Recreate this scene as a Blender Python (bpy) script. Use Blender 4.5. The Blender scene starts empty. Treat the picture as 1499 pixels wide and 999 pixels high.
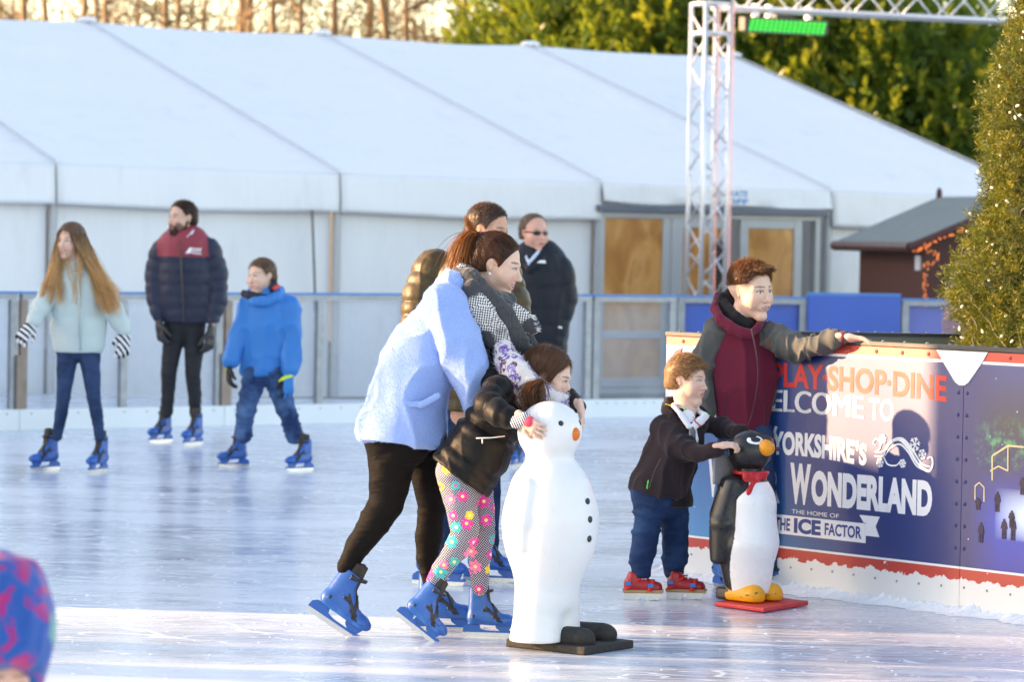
import bpy, bmesh, math, random
import numpy as np
from mathutils import Vector, Matrix, Quaternion
R = math.radians
SC = bpy.context.scene
COL = SC.collection
# ------------------------------------------------------------------ camera
FP = 5205.0; CX, CY = 749.5, 499.5; CH = 1.58
_p = math.atan(155.5/FP); _r = math.atan(.0175)
R0 = np.array([1, 0, 0.]); U0 = np.array([0, math.sin(_p), math.cos(_p)]); FW = np.array([0, math.cos(_p), -math.sin(_p)])
RR = math.cos(_r)*R0+math.sin(_r)*U0; UU = -math.sin(_r)*R0+math.cos(_r)*U0
C0 = np.array([0, 0, CH])
cam = bpy.data.objects.new('camera', bpy.data.cameras.new('camera')); COL.objects.link(cam)
cam.matrix_world = Matrix(((RR[0], UU[0], -FW[0], 0), (RR[1], UU[1], -FW[1], 0), (RR[2], UU[2], -FW[2], CH), (0, 0, 0, 1)))
cam.data.sensor_width = 36; cam.data.lens = 36*FP/1499; cam.data.clip_start = .5; cam.data.clip_end = 3000
cam.data.dof.use_dof = True; cam.data.dof.focus_distance = 14.1; cam.data.dof.aperture_fstop = 4.8
SC.camera = cam
# ------------------------------------------------------------------ light
SUN_EL = 13.5
SUN_DIR = Vector((-math.cos(R(SUN_EL)), .12, math.sin(R(SUN_EL)))).normalized()
W = bpy.data.worlds.new('World'); SC.world = W; W.use_nodes = True
nt = W.node_tree; bg = nt.nodes['Background']
sky = nt.nodes.new('ShaderNodeTexSky'); sky.sky_type = 'NISHITA'; sky.sun_disc = False
sky.sun_elevation = R(SUN_EL); sky.sun_rotation = math.atan2(SUN_DIR.x, SUN_DIR.y)
sky.air_density = 1.0; sky.dust_density = 1.0; sky.ozone_density = 1.0
nt.links.new(sky.outputs[0], bg.inputs[0]); bg.inputs[1].default_value = 0.15
sl = bpy.data.lights.new('sun', 'SUN'); sl.energy = 3.9; sl.angle = R(.5); sl.color = (1, .70, .40)
so = bpy.data.objects.new('sun', sl); COL.objects.link(so); so.rotation_euler = SUN_DIR.to_track_quat('Z', 'Y').to_euler()
SC.view_settings.view_transform = 'Standard'; SC.view_settings.look = 'None'; SC.view_settings.gamma = 1
SC.view_settings.exposure = 2.10
SC.view_settings.use_white_balance = True; SC.view_settings.white_balance_temperature = 7700; SC.view_settings.white_balance_tint = 18
SC.cycles.max_bounces = 8; SC.cycles.transparent_max_bounces = 12; SC.cycles.use_denoising = True
SC.cycles.sample_clamp_indirect = 6

# ------------------------------------------------------------------ photo pixel -> place
def ray(x, y): return FW+((x-CX)/FP)*RR-((y-CY)/FP)*UU
def at(x, y, Y): d = ray(x, y); return C0+d*(Y/d[1])
def gnd(x, y, z=0.): d = ray(x, y); return C0+d*((z-CH)/d[2])
class Plane:
    def __init__(s, P0, P1):
        s.P0 = np.array([P0[0], P0[1], 0.]); a = np.array([P1[0]-P0[0], P1[1]-P0[1], 0.]); s.L = np.linalg.norm(a); s.a = a/s.L
        s.n = np.array([s.a[1], -s.a[0], 0.])
    def uv(s, x, y):
        d = ray(x, y); t = ((s.P0-C0)@s.n)/(d@s.n); P = C0+d*t; return (P-s.P0)@s.a, P[2]
    def pt(s, u, z, off=0): return s.P0+s.a*u+s.n*off+np.array([0, 0, z])
    def mat(s, u=0, z=0, off=0):
        o = s.pt(u, z, off)
        return Matrix(((s.a[0], -s.n[0], 0, o[0]), (s.a[1], -s.n[1], 0, o[1]), (0, 0, 1, o[2]), (0, 0, 0, 1)))
# local frame of a Plane: x along, y away from the camera, z up

# ------------------------------------------------------------------ helpers
def link(o, parent=None):
    COL.objects.link(o)
    if parent: o.parent = parent
    return o
def tag(o, label, cat, group=None, kind=None):
    if label: o['label'] = label
    if cat: o['category'] = cat
    if group: o['group'] = group
    if kind: o['kind'] = kind
    return o
def empty(name, label, cat, loc=(0, 0, 0), group=None):
    o = bpy.data.objects.new(name, None); o.location = loc; o.empty_display_size = .1; link(o); tag(o, label, cat, group); return o
def struct(o): o['kind'] = 'structure'; return o
def from_np(name, V, F, mats, parent=None, smooth=True, cols=None, midx=None):
    me = bpy.data.meshes.new(name)
    V = np.asarray(V, np.float32); me.vertices.add(len(V)); me.vertices.foreach_set('co', V.ravel())
    F = np.asarray(F, np.int32); n, k = F.shape
    me.loops.add(n*k); me.loops.foreach_set('vertex_index', F.ravel())
    me.polygons.add(n); me.polygons.foreach_set('loop_start', np.arange(0, n*k, k, dtype=np.int32))
    me.polygons.foreach_set('loop_total', np.full(n, k, np.int32))
    me.polygons.foreach_set('use_smooth', np.full(n, smooth))
    if midx is not None: me.polygons.foreach_set('material_index', np.asarray(midx, np.int32))
    me.update(calc_edges=True); me.validate()
    if cols is not None:
        a = me.color_attributes.new('Col', 'FLOAT_COLOR', 'POINT')
        c = np.ones((len(V), 4), np.float32); c[:, :3] = cols; a.data.foreach_set('color', c.ravel())
    for m in (mats if isinstance(mats, (list, tuple)) else [mats]): me.materials.append(m)
    o = bpy.data.objects.new(name, me); link(o, parent); return o
class MB:
    "collects solids, links them as one mesh object"
    def __init__(s): s.v = []; s.f = []; s.m = []
    def add(s, vs, fs, mi=0):
        b = len(s.v); s.v += [tuple(map(float, v)) for v in vs]; s.f += [tuple(b+i for i in f) for f in fs]; s.m += [mi]*len(fs)
    def box(s, lo, hi, mi=0, M=None):
        x0, y0, z0 = lo; x1, y1, z1 = hi
        vs = [(x0, y0, z0), (x1, y0, z0), (x1, y1, z0), (x0, y1, z0), (x0, y0, z1), (x1, y0, z1), (x1, y1, z1), (x0, y1, z1)]
        if M is not None: vs = [tuple(M @ Vector(v)) for v in vs]
        s.add(vs, [(0, 3, 2, 1), (4, 5, 6, 7), (0, 1, 5, 4), (1, 2, 6, 5), (2, 3, 7, 6), (3, 0, 4, 7)], mi)
    def prism(s, poly, d0, d1, mi=0, M=None):
        "poly in local x,z, extruded along y d0..d1"
        n = len(poly); vs = [(x, d0, z) for x, z in poly]+[(x, d1, z) for x, z in poly]
        if M is not None: vs = [tuple(M @ Vector(v)) for v in vs]
        s.add(vs, [tuple(range(n)), tuple(range(2*n-1, n-1, -1))]+[(i, i+n, (i+1) % n+n, (i+1) % n) for i in range(n)], mi)
    def tube(s, pts, r, n=6, mi=0, cap=True):
        pts = [np.array(p, float) for p in pts]; rs = r if isinstance(r, (list, tuple)) else [r]*len(pts)
        rings = []; prev = None
        for i, p in enumerate(pts):
            t = pts[min(i+1, len(pts)-1)]-pts[max(i-1, 0)]; t = t/(np.linalg.norm(t)+1e-9)
            if prev is None:
                a = np.array([0, 0, 1.]) if abs(t[2]) < .9 else np.array([1., 0, 0]); u = np.cross(t, a)
            else: u = prev-t*(prev@t)
            u = u/(np.linalg.norm(u)+1e-9); w = np.cross(t, u); prev = u
            rings.append([p+rs[i]*(math.cos(2*math.pi*k/n)*u+math.sin(2*math.pi*k/n)*w) for k in range(n)])
        vs = [v for rg in rings for v in rg]; fs = []
        for i in range(len(pts)-1):
            for k in range(n): a = i*n+k; b = i*n+(k+1) % n; fs.append((a, b, b+n, a+n))
        if cap: fs.append(tuple(range(n-1, -1, -1))); fs.append(tuple(range(len(vs)-n, len(vs))))
        s.add(vs, fs, mi)
    def ball(s, c, r, seg=10, rings=7, mi=0, M=None):
        rx, ry, rz = (r, r, r) if not hasattr(r, '__len__') else r
        vs = [(0, 0, 1)]
        for i in range(1, rings):
            a = math.pi*i/rings
            for k in range(seg): b = 2*math.pi*k/seg; vs.append((math.sin(a)*math.cos(b), math.sin(a)*math.sin(b), math.cos(a)))
        vs.append((0, 0, -1)); fs = []
        for k in range(seg): fs.append((0, 1+k, 1+(k+1) % seg))
        for i in range(rings-2):
            for k in range(seg): a = 1+i*seg+k; b = 1+i*seg+(k+1) % seg; fs.append((a, a+seg, b+seg, b))
        l = len(vs)-1
        for k in range(seg): fs.append((l, l-seg+(k+1) % seg, l-seg+k))
        vs = [(c[0]+x*rx, c[1]+y*ry, c[2]+z*rz) for x, y, z in vs]
        if M is not None: vs = [tuple(M @ Vector(v)) for v in vs]
        s.add(vs, fs, mi)
    def build(s, name, mats, parent=None, smooth=False, bevel=0, M=None):
        me = bpy.data.meshes.new(name); me.from_pydata(s.v, [], s.f); me.update()
        for m in (mats if isinstance(mats, (list, tuple)) else [mats]): me.materials.append(m)
        me.polygons.foreach_set('material_index', s.m)
        if smooth: me.polygons.foreach_set('use_smooth', [True]*len(s.f))
        o = bpy.data.objects.new(name, me)
        if M is not None: o.matrix_local = M
        link(o, parent)
        if bevel: b = o.modifiers.new('bevel', 'BEVEL'); b.width = bevel; b.segments = 2; b.limit_method = 'ANGLE'
        return o
def unit(a): return a/(np.linalg.norm(a, axis=-1, keepdims=True)+1e-9)
# value noise
_rng = np.random.default_rng(7); _LAT = _rng.random((32, 32, 32)).astype(np.float32)
def vnoise(P, scale=1.0, seed=0):
    Q = np.asarray(P, np.float32)*scale+seed*7.31; i = np.floor(Q).astype(np.int64); f = Q-i; f = f*f*(3-2*f)
    x0, y0, z0 = (i[..., k] & 31 for k in range(3)); x1, y1, z1 = ((i[..., k]+1) & 31 for k in range(3))
    fx, fy, fz = f[..., 0], f[..., 1], f[..., 2]
    def L(a, b, t): return a+(b-a)*t
    return L(L(L(_LAT[x0, y0, z0], _LAT[x1, y0, z0], fx), L(_LAT[x0, y1, z0], _LAT[x1, y1, z0], fx), fy),
             L(L(_LAT[x0, y0, z1], _LAT[x1, y0, z1], fx), L(_LAT[x0, y1, z1], _LAT[x1, y1, z1], fx), fy), fz)

# ------------------------------------------------------------------ materials
class N:
    "tiny node-graph helper"
    def __init__(s, name):
        s.m = bpy.data.materials.new(name); s.m.use_nodes = True; s.t = s.m.node_tree; s.t.nodes.clear()
        s.out = s.t.nodes.new('ShaderNodeOutputMaterial'); s._tc = None
    def n(s, typ, **kw):
        nd = s.t.nodes.new(typ)
        for k, v in kw.items():
            if k.startswith('i_'):
                key = k[2:]; key = int(key) if key.isdigit() else key.replace('_', ' ')
                s.set(nd.inputs[key], v)
            else: setattr(nd, k, v)
        return nd
    def set(s, sock, v):
        if isinstance(v, bpy.types.NodeSocket): s.t.links.new(v, sock)
        elif isinstance(v, (tuple, list)) and sock.type == 'RGBA' and len(v) == 3: sock.default_value = (*v, 1)
        else: sock.default_value = v
    def coord(s, kind='Object'):
        if not s._tc: s._tc = s.t.nodes.new('ShaderNodeTexCoord')
        return s._tc.outputs[kind]
    def mapping(s, v, scale=(1, 1, 1), rot=(0, 0, 0), loc=(0, 0, 0)):
        nd = s.n('ShaderNodeMapping'); s.set(nd.inputs[0], v); nd.inputs['Scale'].default_value = scale; nd.inputs['Rotation'].default_value = rot; nd.inputs['Location'].default_value = loc; return nd.outputs[0]
    def math(s, op, a, b=None, c=None, clamp=False):
        nd = s.n('ShaderNodeMath', operation=op, use_clamp=clamp); s.set(nd.inputs[0], a)
        if b is not None: s.set(nd.inputs[1], b)
        if c is not None: s.set(nd.inputs[2], c)
        return nd.outputs[0]
    def noise(s, v, scale, detail=3, rough=.55, dist=0):
        nd = s.n('ShaderNodeTexNoise'); s.set(nd.inputs['Vector'], v); nd.inputs['Scale'].default_value = scale; nd.inputs['Detail'].default_value = detail
        nd.inputs['Roughness'].default_value = rough; nd.inputs['Distortion'].default_value = dist; return nd.outputs['Fac']
    def ramp(s, f, stops, interp='LINEAR'):
        nd = s.n('ShaderNodeValToRGB'); s.set(nd.inputs[0], f); cr = nd.color_ramp; cr.interpolation = interp
        while len(cr.elements) < len(stops): cr.elements.new(.5)
        for e, (p, c) in zip(cr.elements, stops):
            e.position = p; e.color = (*c, 1) if hasattr(c, '__len__') else (c, c, c, 1)
        return nd.outputs[0]
    def mix(s, f, a, b, mode='MIX'):
        nd = s.n('ShaderNodeMix', data_type='RGBA', blend_type=mode); s.set(nd.inputs[0], f); s.set(nd.inputs[6], a); s.set(nd.inputs[7], b); return nd.outputs[2]
    def mr(s, v, a, b, c=0, d=1):
        nd = s.n('ShaderNodeMapRange'); s.set(nd.inputs[0], v)
        for i, q in enumerate((a, b, c, d)): nd.inputs[i+1].default_value = q
        return nd.outputs[0]
    def bump(s, h, strength=.3, dist=.01, normal=None):
        nd = s.n('ShaderNodeBump'); s.set(nd.inputs['Height'], h); nd.inputs['Strength'].default_value = strength; nd.inputs['Distance'].default_value = dist
        if normal is not None: s.set(nd.inputs['Normal'], normal)
        return nd.outputs[0]
    def attr(s, name='Col'):
        nd = s.n('ShaderNodeAttribute'); nd.attribute_name = name; return nd.outputs['Color']
    def bsdf(s, col, rough=.6, metal=0, spec=.5, normal=None, sheen=0, coat=0, sss=0, trans=0, emit=None, es=0, alpha=None, coat_r=.1, ior=None):
        b = s.n('ShaderNodeBsdfPrincipled'); s.set(b.inputs['Base Color'], col); s.set(b.inputs['Roughness'], rough); s.set(b.inputs['Metallic'], metal)
        b.inputs['Specular IOR Level'].default_value = spec
        if normal is not None: s.set(b.inputs['Normal'], normal)
        if sheen: b.inputs['Sheen Weight'].default_value = sheen; b.inputs['Sheen Roughness'].default_value = .5
        if coat: b.inputs['Coat Weight'].default_value = coat; b.inputs['Coat Roughness'].default_value = coat_r
        if sss: b.inputs['Subsurface Weight'].default_value = sss; b.inputs['Subsurface Radius'].default_value = (1, .35, .2); b.inputs['Subsurface Scale'].default_value = .008
        if trans: b.inputs['Transmission Weight'].default_value = trans
        if emit is not None: s.set(b.inputs['Emission Color'], emit); b.inputs['Emission Strength'].default_value = es
        if alpha is not None: s.set(b.inputs['Alpha'], alpha)
        if ior: b.inputs['IOR'].default_value = ior
        s.t.links.new(b.outputs[0], s.out.inputs[0]); return b
def simple(name, col, rough=.5, metal=0, var=.12, vs=8, bump=0, bs=60, spec=.5, **kw):
    g = N(name); c = g.coord(); f = g.noise(c, vs, 4)
    base = g.mix(f, tuple(x*(1-var) for x in col), tuple(min(1, x*(1+var)) for x in col))
    nrm = g.bump(g.noise(c, bs, 3), bump, .004) if bump else None
    rr = g.mr(g.noise(c, vs*2.3, 3), .3, .7, max(.02, rough-.06), min(1, rough+.06))
    g.bsdf(base, rr, metal, spec, nrm, **kw); return g.m
def cloth(name, col=None, rough=.85, weave=400, ws=.15, fold=14, fs=.25, var=.1, sheen=.1, spec=.25):
    "col None: colour comes from the mesh attribute"
    g = N(name); c = g.coord(); base = g.attr() if col is None else (*col, 1)
    f = g.noise(c, 5, 4)
    cc = g.mix(1, base, g.ramp(f, [(.3, 1-var), (.7, 1)]), 'MULTIPLY')
    b1 = g.bump(g.noise(c, weave, 2), ws, .002); b2 = g.bump(g.noise(g.mapping(c, (1, 1, .5)), fold, 3, .5, .6), fs, .012, b1)
    g.bsdf(cc, rough, 0, spec, b2, sheen=sheen); return g.m
def puffer(name, col=None, rough=.45, var=.1, spec=.5, crinkle=.5):
    g = N(name); c = g.coord(); base = g.attr() if col is None else (*col, 1)
    cc = g.mix(1, base, g.ramp(g.noise(c, 9, 3), [(.3, 1-var), (.7, 1)]), 'MULTIPLY')
    b1 = g.bump(g.noise(c, 45, 3, .6, .8), crinkle, .006); b2 = g.bump(g.noise(c, 16, 3, .5, .5), crinkle*.6, .012, b1)
    g.bsdf(cc, rough, 0, spec, b2, sheen=.05); return g.m

M = {}
M['white_metal'] = simple('white metal', (.78, .79, .8), .35, .3, .05)
M['galv'] = simple('galvanised steel', (.25, .28, .32), .42, .6, .3, 14)
M['rust'] = simple('weathered steel', (.30, .24, .20), .6, .4, .35, 9)
M['blue_cap'] = simple('blue plastic cap', (.03, .20, .52), .4, 0, .1)
M['kick'] = simple('white kickboard', (.74, .80, .83), .4, 0, .07, 3)
M['black'] = simple('black plastic', (.02, .02, .022), .4, 0, .2)
M['dark'] = simple('dark grey', (.05, .05, .055), .5, 0, .2)
M['grey_frame'] = simple('grey door frame', (.42, .44, .46), .45, .2, .08)
M['white_paint'] = simple('white print', (.82, .83, .85), .4, 0, .04)
M['alu'] = simple('aluminium truss', (.72, .73, .76), .38, .55, .08, 6)
# ------------------------------------------------------------------ ice, ground
def ice_material():
    g = N('skated ice'); c = g.coord()
    def scratch(scale, rot, stretch, w, seed, dist=.3):
        v = g.mapping(c, (1/stretch, 1, 1), (0, 0, rot), (seed*3.1, seed*1.7, 0))
        n = g.noise(v, scale, 1.5, .5, dist)
        d = g.math('ABSOLUTE', g.math('SUBTRACT', n, .5))
        return g.mr(d, 0, w, 1, 0)
    lines = None
    for i, (sc, rot, st, w) in enumerate([(1.6, .2, 3, .006), (2.4, -.5, 4, .006), (1.1, .9, 3, .004), (3.5, 0.05, 5, .008), (2.2, 1.9, 3, .006), (5, -.15, 6, .012), (4.2, .55, 5, .010), (6.5, 1.3, 4, .012)]):
        l = scratch(sc, rot, st, w, i+1); l = g.math('MULTIPLY', l, g.mr(g.noise(g.mapping(c, (1, 1, 1), (0, 0, 0), (i*5., 0, 0)), .9, 2), .4, .62))
        lines = l if lines is None else g.math('MAXIMUM', lines, l)
    frost = g.noise(g.mapping(c, (.55, 1, 1), (0, 0, .1)), .8, 6, .62, .4)
    frost2 = g.noise(g.mapping(c, (.35, 1, 1), (0, 0, -.12)), 5, 5, .7, .3)
    fr = g.mr(g.math('ADD', g.math('MULTIPLY', frost, .6), g.math('MULTIPLY', frost2, .4)), .43, .63)
    chips = g.mr(g.noise(c, 28, 2, .5), .66, .74); chips = g.math('MULTIPLY', chips, g.mr(g.noise(c, 1.7, 2), .45, .6))
    white = g.math('MAXIMUM', g.math('MAXIMUM', g.math('MULTIPLY', lines, 1.0), g.math('MULTIPLY', fr, .6)), g.math('MULTIPLY', chips, .35))
    fine = g.noise(g.mapping(c, (.3, 1, 1), (0, 0, .04)), 22, 4, .7)
    white = g.math('ADD', white, g.math('MULTIPLY', g.math('SUBTRACT', fine, .5), .5), clamp=True)
    col = g.mix(white, (.41, .47, .57), (.86, .89, .92))
    rough = g.mr(white, 0, 1, .17, .6)
    h = g.math('ADD', g.math('MULTIPLY', g.noise(g.mapping(c, (.6, 1, 1)), 9, 4, .6), .35), g.math('MULTIPLY', white, .24))
    b = g.bump(h, .35, .02)
    bs = g.bsdf(col, rough, 0, .9, b, sss=0, ior=1.31); bs.inputs['Coat Weight'].default_value = .25; bs.inputs['Coat Roughness'].default_value = .12
    return g.m
M['ice'] = ice_material()
m = MB(); m.box((-30, 4, -.05), (30, 33.5, 0)); struct(m.build('ice', M['ice']))
g = N('tarmac'); c = g.coord(); g.bsdf(g.mix(g.noise(c, 3, 5), (.07, .07, .075), (.13, .13, .13)), .8, normal=g.bump(g.noise(c, 80, 3), .3, .01))
m = MB(); m.add([(-600, -300, -.06), (600, -300, -.06), (600, 900, -.06), (-600, 900, -.06)], [(0, 1, 2, 3)]); struct(m.build('ground', g.m))
# bank behind the marquee
g = N('bank soil'); c = g.coord(); g.bsdf(g.mix(g.noise(c, 1.4, 6), (.05, .035, .02), (.07, .08, .03)), .9)
m = MB(); V = []; F = []
nx, ny = 40, 10
for j in range(ny+1):
    for i in range(nx+1):
        x = -40+i*80/nx; y = 49+j*4; t = j/ny
        V.append((x, y, -.1+2.6*min(1, t*2.2)+.3*float(vnoise(np.array([x, y, 0.]), .3))*(t > 0)))
for j in range(ny):
    for i in range(nx): a = j*(nx+1)+i; F.append((a, a+1, a+nx+2, a+nx+1))
m.add(V, F); o = m.build('bank', g.m, smooth=True); struct(o)

# ------------------------------------------------------------------ marquee
TH = R(29); ma = np.array([math.cos(TH), math.sin(TH), 0]); mn = np.array([-math.sin(TH), math.cos(TH), 0])
E0 = np.array([-4.38, 33.8, 0]); HW = 6.6
MP = Plane(E0, E0+ma)
def ez(s): return 2.19-.008*s
def rz(s): return 3.97-.006*s
BAYS = [-9, -6, -3, 0, 3, 6, 8.85, 11.8]
g = N('marquee canvas'); c = g.coord()
cc = g.mix(g.noise(c, 1.2, 5), (.80, .83, .86), (.87, .89, .91)); gr = g.mr(g.noise(g.mapping(c, (1, 1, .3)), 3, 5, .7), .55, .8)
cc = g.mix(g.math('MULTIPLY', gr, .4), cc, (.56, .58, .57))
b1 = g.bump(g.noise(g.mapping(c, (2.5, 2.5, .35)), 2.2, 3, .5, .4), .45, .06)
b = g.bsdf(cc, .42, 0, .5, b1)
tr = g.n('ShaderNodeBsdfTranslucent'); g.set(tr.inputs[0], (.8, .82, .82)); mxs = g.n('ShaderNodeMixShader'); mxs.inputs[0].default_value = .12
g.t.links.new(b.outputs[0], mxs.inputs[1]); g.t.links.new(tr.outputs[0], mxs.inputs[2]); g.t.links.new(mxs.outputs[0], g.out.inputs[0])
M['canvas'] = g.m
marq = empty('marquee', 'long white frame marquee with a pitched canvas roof behind the rink', 'marquee', tuple(E0))
def mpt(s, d, z): p = E0+ma*s+mn*d; return np.array([p[0], p[1], z])-E0
for bi in range(len(BAYS)-1):
    s0, s1 = BAYS[bi], BAYS[bi+1]
    m = MB(); V = []; F = []; n1, n2 = 14, 26
    for side in (0, 1):
        base = len(V)
        for j in range(n2+1):
            t = j/n2
            for i in range(n1+1):
                u = i/n1; s = s0+.002+(s1-s0-.004)*u
                sag = -.05*math.sin(math.pi*u)*(.6+.4*math.sin(t*math.pi)) - .026*min(1, 6*u*(1-u))*(math.sin(t*math.pi*4)**2)
                wr = .02*min(1, 4*u*(1-u)*2)*(float(vnoise(np.array([s*1.1+t*3, t*1.5, bi*3.]), 2.2))-.5)
                z = ez(s)+(rz(s)-ez(s))*t+sag+wr; d = HW*t
                if side: d = 2*HW-d
                V.append(mpt(s, d, z))
        for j in range(n2):
            for i in range(n1):
                a = base+j*(n1+1)+i; q = (a, a+1, a+n1+2, a+n1+1); F.append(q if not side else q[::-1])
    m.add(V, F); m.build('roof_panel', M['canvas'], marq, smooth=True)
    # valance
    door = (bi == 5)
    m = MB(); V = []; F = []; n1, n2 = 30, 8
    for j in range(n2+1):
        t = j/n2
        for i in range(n1+1):
            u = i/n1; s = s0+.01+(s1-s0-.02)*u
            drop = .40 if not door else .20
            dz = drop*t*(1 if not door else 1+.12*math.sin(u*9)*t)
            wr = (.012 if not door else .03)*(float(vnoise(np.array([s*2.5, t*1.2, 5.]), 1.6))-.5)*2*t
            V.append(mpt(s, -.05-.035*t+wr, ez(s)-.005-dz+(.012*math.cos(u*2*math.pi)*t)))
    for j in range(n2):
        for i in range(n1): a = j*(n1+1)+i; F.append((a, a+n1+1, a+n1+2, a+1))
    m.add(V, F); o = m.build('valance', M['canvas'], marq, smooth=True)
    sm = o.modifiers.new('thick', 'SOLIDIFY'); sm.thickness = .006
    # wall
    if not door:
        m = MB(); V = []; F = []; n1, n2 = 60, 12
        for j in range(n2+1):
            for i in range(n1+1):
                u = i/n1; s = s0+.05+(s1-s0-.1)*u; t = j/n2
                wr = .05*(float(vnoise(np.array([s*1.3, t*.8, 9.]), 1.7))-.5)+.02*(float(vnoise(np.array([s*5, t*1.0, 2.]), 1.7))-.5)
                V.append(mpt(s, .06+wr, -.06+t*(ez(s)-.25)))
        for j in range(n2):
            for i in range(n1): a = j*(n1+1)+i; F.append((a, a+1, a+n1+2, a+n1+1))
        m.add(V, F); m.build('wall_panel', M['canvas'], marq, smooth=True)
for s in BAYS:
    m = MB(); m.tube([mpt(s, .0, -.06), mpt(s, .0, ez(s)-.02)], .040, 8); m.build('post', M['grey_frame'], marq)
    m = MB(); m.tube([mpt(s, -.02, ez(s)+.022), mpt(s, HW, rz(s)+.024), mpt(s, 2*HW, ez(s)+.022)], .009, 6); m.build('rafter_seam', simple('seam', (.44, .47, .50), .6) if s == BAYS[0] else bpy.data.materials['seam'], marq)
    m = MB(); m.ball(mpt(s, HW, rz(s)+.02), (.12, .12, .04), 12, 8); m.build('ridge_cap', M['white_paint'], marq, smooth=True)
# gable end
s = BAYS[-1]
m = MB(); m.add([mpt(s, 0, -.06), mpt(s, 2*HW, -.06), mpt(s, 2*HW, ez(s)), mpt(s, HW, rz(s)), mpt(s, 0, ez(s))], [(0, 1, 2, 3, 4)]); m.build('gable_wall', M['canvas'], marq)
m = MB(); m.add([mpt(-9, 0, -.06), mpt(-9, 2*HW, -.06), mpt(-9, 2*HW, ez(s)), mpt(-9, HW, rz(s)), mpt(-9, 0, ez(s))], [(0, 1, 2, 3, 4)]); m.build('gable_wall', M['canvas'], marq)
m = MB(); m.add([mpt(-9, 2*HW, -.06), mpt(s, 2*HW, -.06), mpt(s, 2*HW, ez(s)), mpt(-9, 2*HW, ez(s))], [(0, 1, 2, 3)]); m.build('back_wall', M['canvas'], marq)
# hanging black cable
m = MB(); cb = [MP.uv(x, y) for x, y in [(449, 308), (451, 360), (453, 420), (455, 470), (460, 530), (463, 600)]]
m.tube([MP.pt(u, z, .12)-E0 for u, z in cb], .012, 6); m.build('cable', M['dark'], marq)
# ---- glazed doors in the sixth bay
g = N('amber reflection glazing'); c = g.coord(); f = g.noise(g.mapping(c, (1.2, 1.2, .6)), 2.5, 4, .5, 1.2)
g.bsdf(g.ramp(f, [(.3, (.38, .15, .04)), (.5, (.55, .25, .075)), (.62, (.66, .34, .12)), (.75, (.42, .18, .06))]), .16, 0, .6, g.bump(f, .15, .02))  # mottled amber paints a warm reflection into the panes
M['amber'] = g.m
dr = empty('glazed_doorway', 'grey framed glazed doors with panes coloured by a painted amber reflection set into the white marquee wall', 'doors', tuple(MP.pt(7.4, 0)))
DM = MP.mat(0, 0, 0)
def dloc(o): o.matrix_local = Matrix.Translation(-dr.location) @ DM
u0, zt = MP.uv(874, 305); u1, _ = MP.uv(1197, 315); ztop = 1.58+(346.5-303)/5205*36.9
m = MB(); m.box((u0-.05, -.13, ztop-.045), (u1+.05, .02, ztop+.02)); dloc(m.build('lintel', simple('dark lintel', (.10, .13, .18), .4), dr))
m = MB()
def frame(m, a, b, z0, z1, w, y0, y1):
    m.box((a, y0, z0), (a+w, y1, z1)); m.box((b-w, y0, z0), (b, y1, z1)); m.box((a+w, y0+.002, z1-w), (b-w, y1-.002, z1)); m.box((a+w, y0+.002, z0), (b-w, y1-.002, z0+w))
frame(m, u0, u1, -.05, ztop-.045, .06, -.06, .04)
um1, _ = MP.uv(984, 400); m.box((um1-.05, -.062, .012), (um1+.05, .038, ztop-.106))
dloc(m.build('outer_frame', M['grey_frame'], dr, bevel=.004))
def door(x0, x1, ytop, lo=.02, mid=None, handle=None):
    a, _ = MP.uv(x0, 400); b, _ = MP.uv(x1, 400); zt2 = MP.uv((x0+x1)/2, ytop)[1]
    d = bpy.data.objects.new('door', None); link(d, dr); d.matrix_local = Matrix.Translation(-dr.location) @ DM
    m = MB(); w = .10; frame(m, a-w, b+w, lo, zt2+w, w, -.05, .0)
    if mid: zm = MP.uv((x0+x1)/2, mid)[1]; m.box((a, -.046, zm-.04), (b, -.004, zm+.04))
    o = m.build('door_frame', M['grey_frame'], d, bevel=.004)
    m = MB(); m.box((a, -.03, lo+w), (b, -.02, zt2)); m.build('pane', M['amber'], d)
    if handle:
        hx, _ = MP.uv(handle, 400); m = MB(); m.box((hx-.035, -.1, .75), (hx+.035, -.06, 1.55)); m.build('handle', M['black'], d)
    return d
door(881, 966, 320, mid=490)
door(996, 1052, 334, handle=1046, mid=500)
door(1091, 1158, 335, mid=500)
# sign
def text_mesh(name, s, u0, u1, z0, z1, plane, off, mat, parent, shear=0, bold=.0, thick=.003, curve=0, inv=None):
    cu = bpy.data.curves.new(name, 'FONT'); cu.body = s; cu.size = 1; cu.offset = bold; cu.resolution_u = 4
    o = bpy.data.objects.new(name, cu); COL.objects.link(o)
    dg = bpy.context.evaluated_depsgraph_get(); me = bpy.data.meshes.new_from_object(o.evaluated_get(dg)); COL.objects.unlink(o); bpy.data.objects.remove(o)
    n = len(me.vertices); co = np.empty(n*3, np.float32); me.vertices.foreach_get('co', co); co = co.reshape(-1, 3)
    lo = co.min(0); hi = co.max(0); t = (co[:, 0]-lo[0])/(hi[0]-lo[0]); v = (co[:, 1]-lo[1])/(hi[1]-lo[1])
    P = np.zeros_like(co); P[:, 0] = u0+(u1-u0)*t; P[:, 2] = z0+(z1-z0)*v+shear*(t-.5)+curve*(1-(2*t-1)**2); P[:, 1] = 0
    me.vertices.foreach_set('co', P.ravel()); me.update(); me.materials.clear(); me.materials.append(mat)
    ob = bpy.data.objects.new(name, me); link(ob, parent)
    Mx = plane.mat(0, 0, off)
    ob.matrix_local = (inv if inv is not None else Matrix()) @ Mx
    return ob
TP = Plane(MP.pt(0, 0, .14), MP.pt(1, 0, .14))
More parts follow.
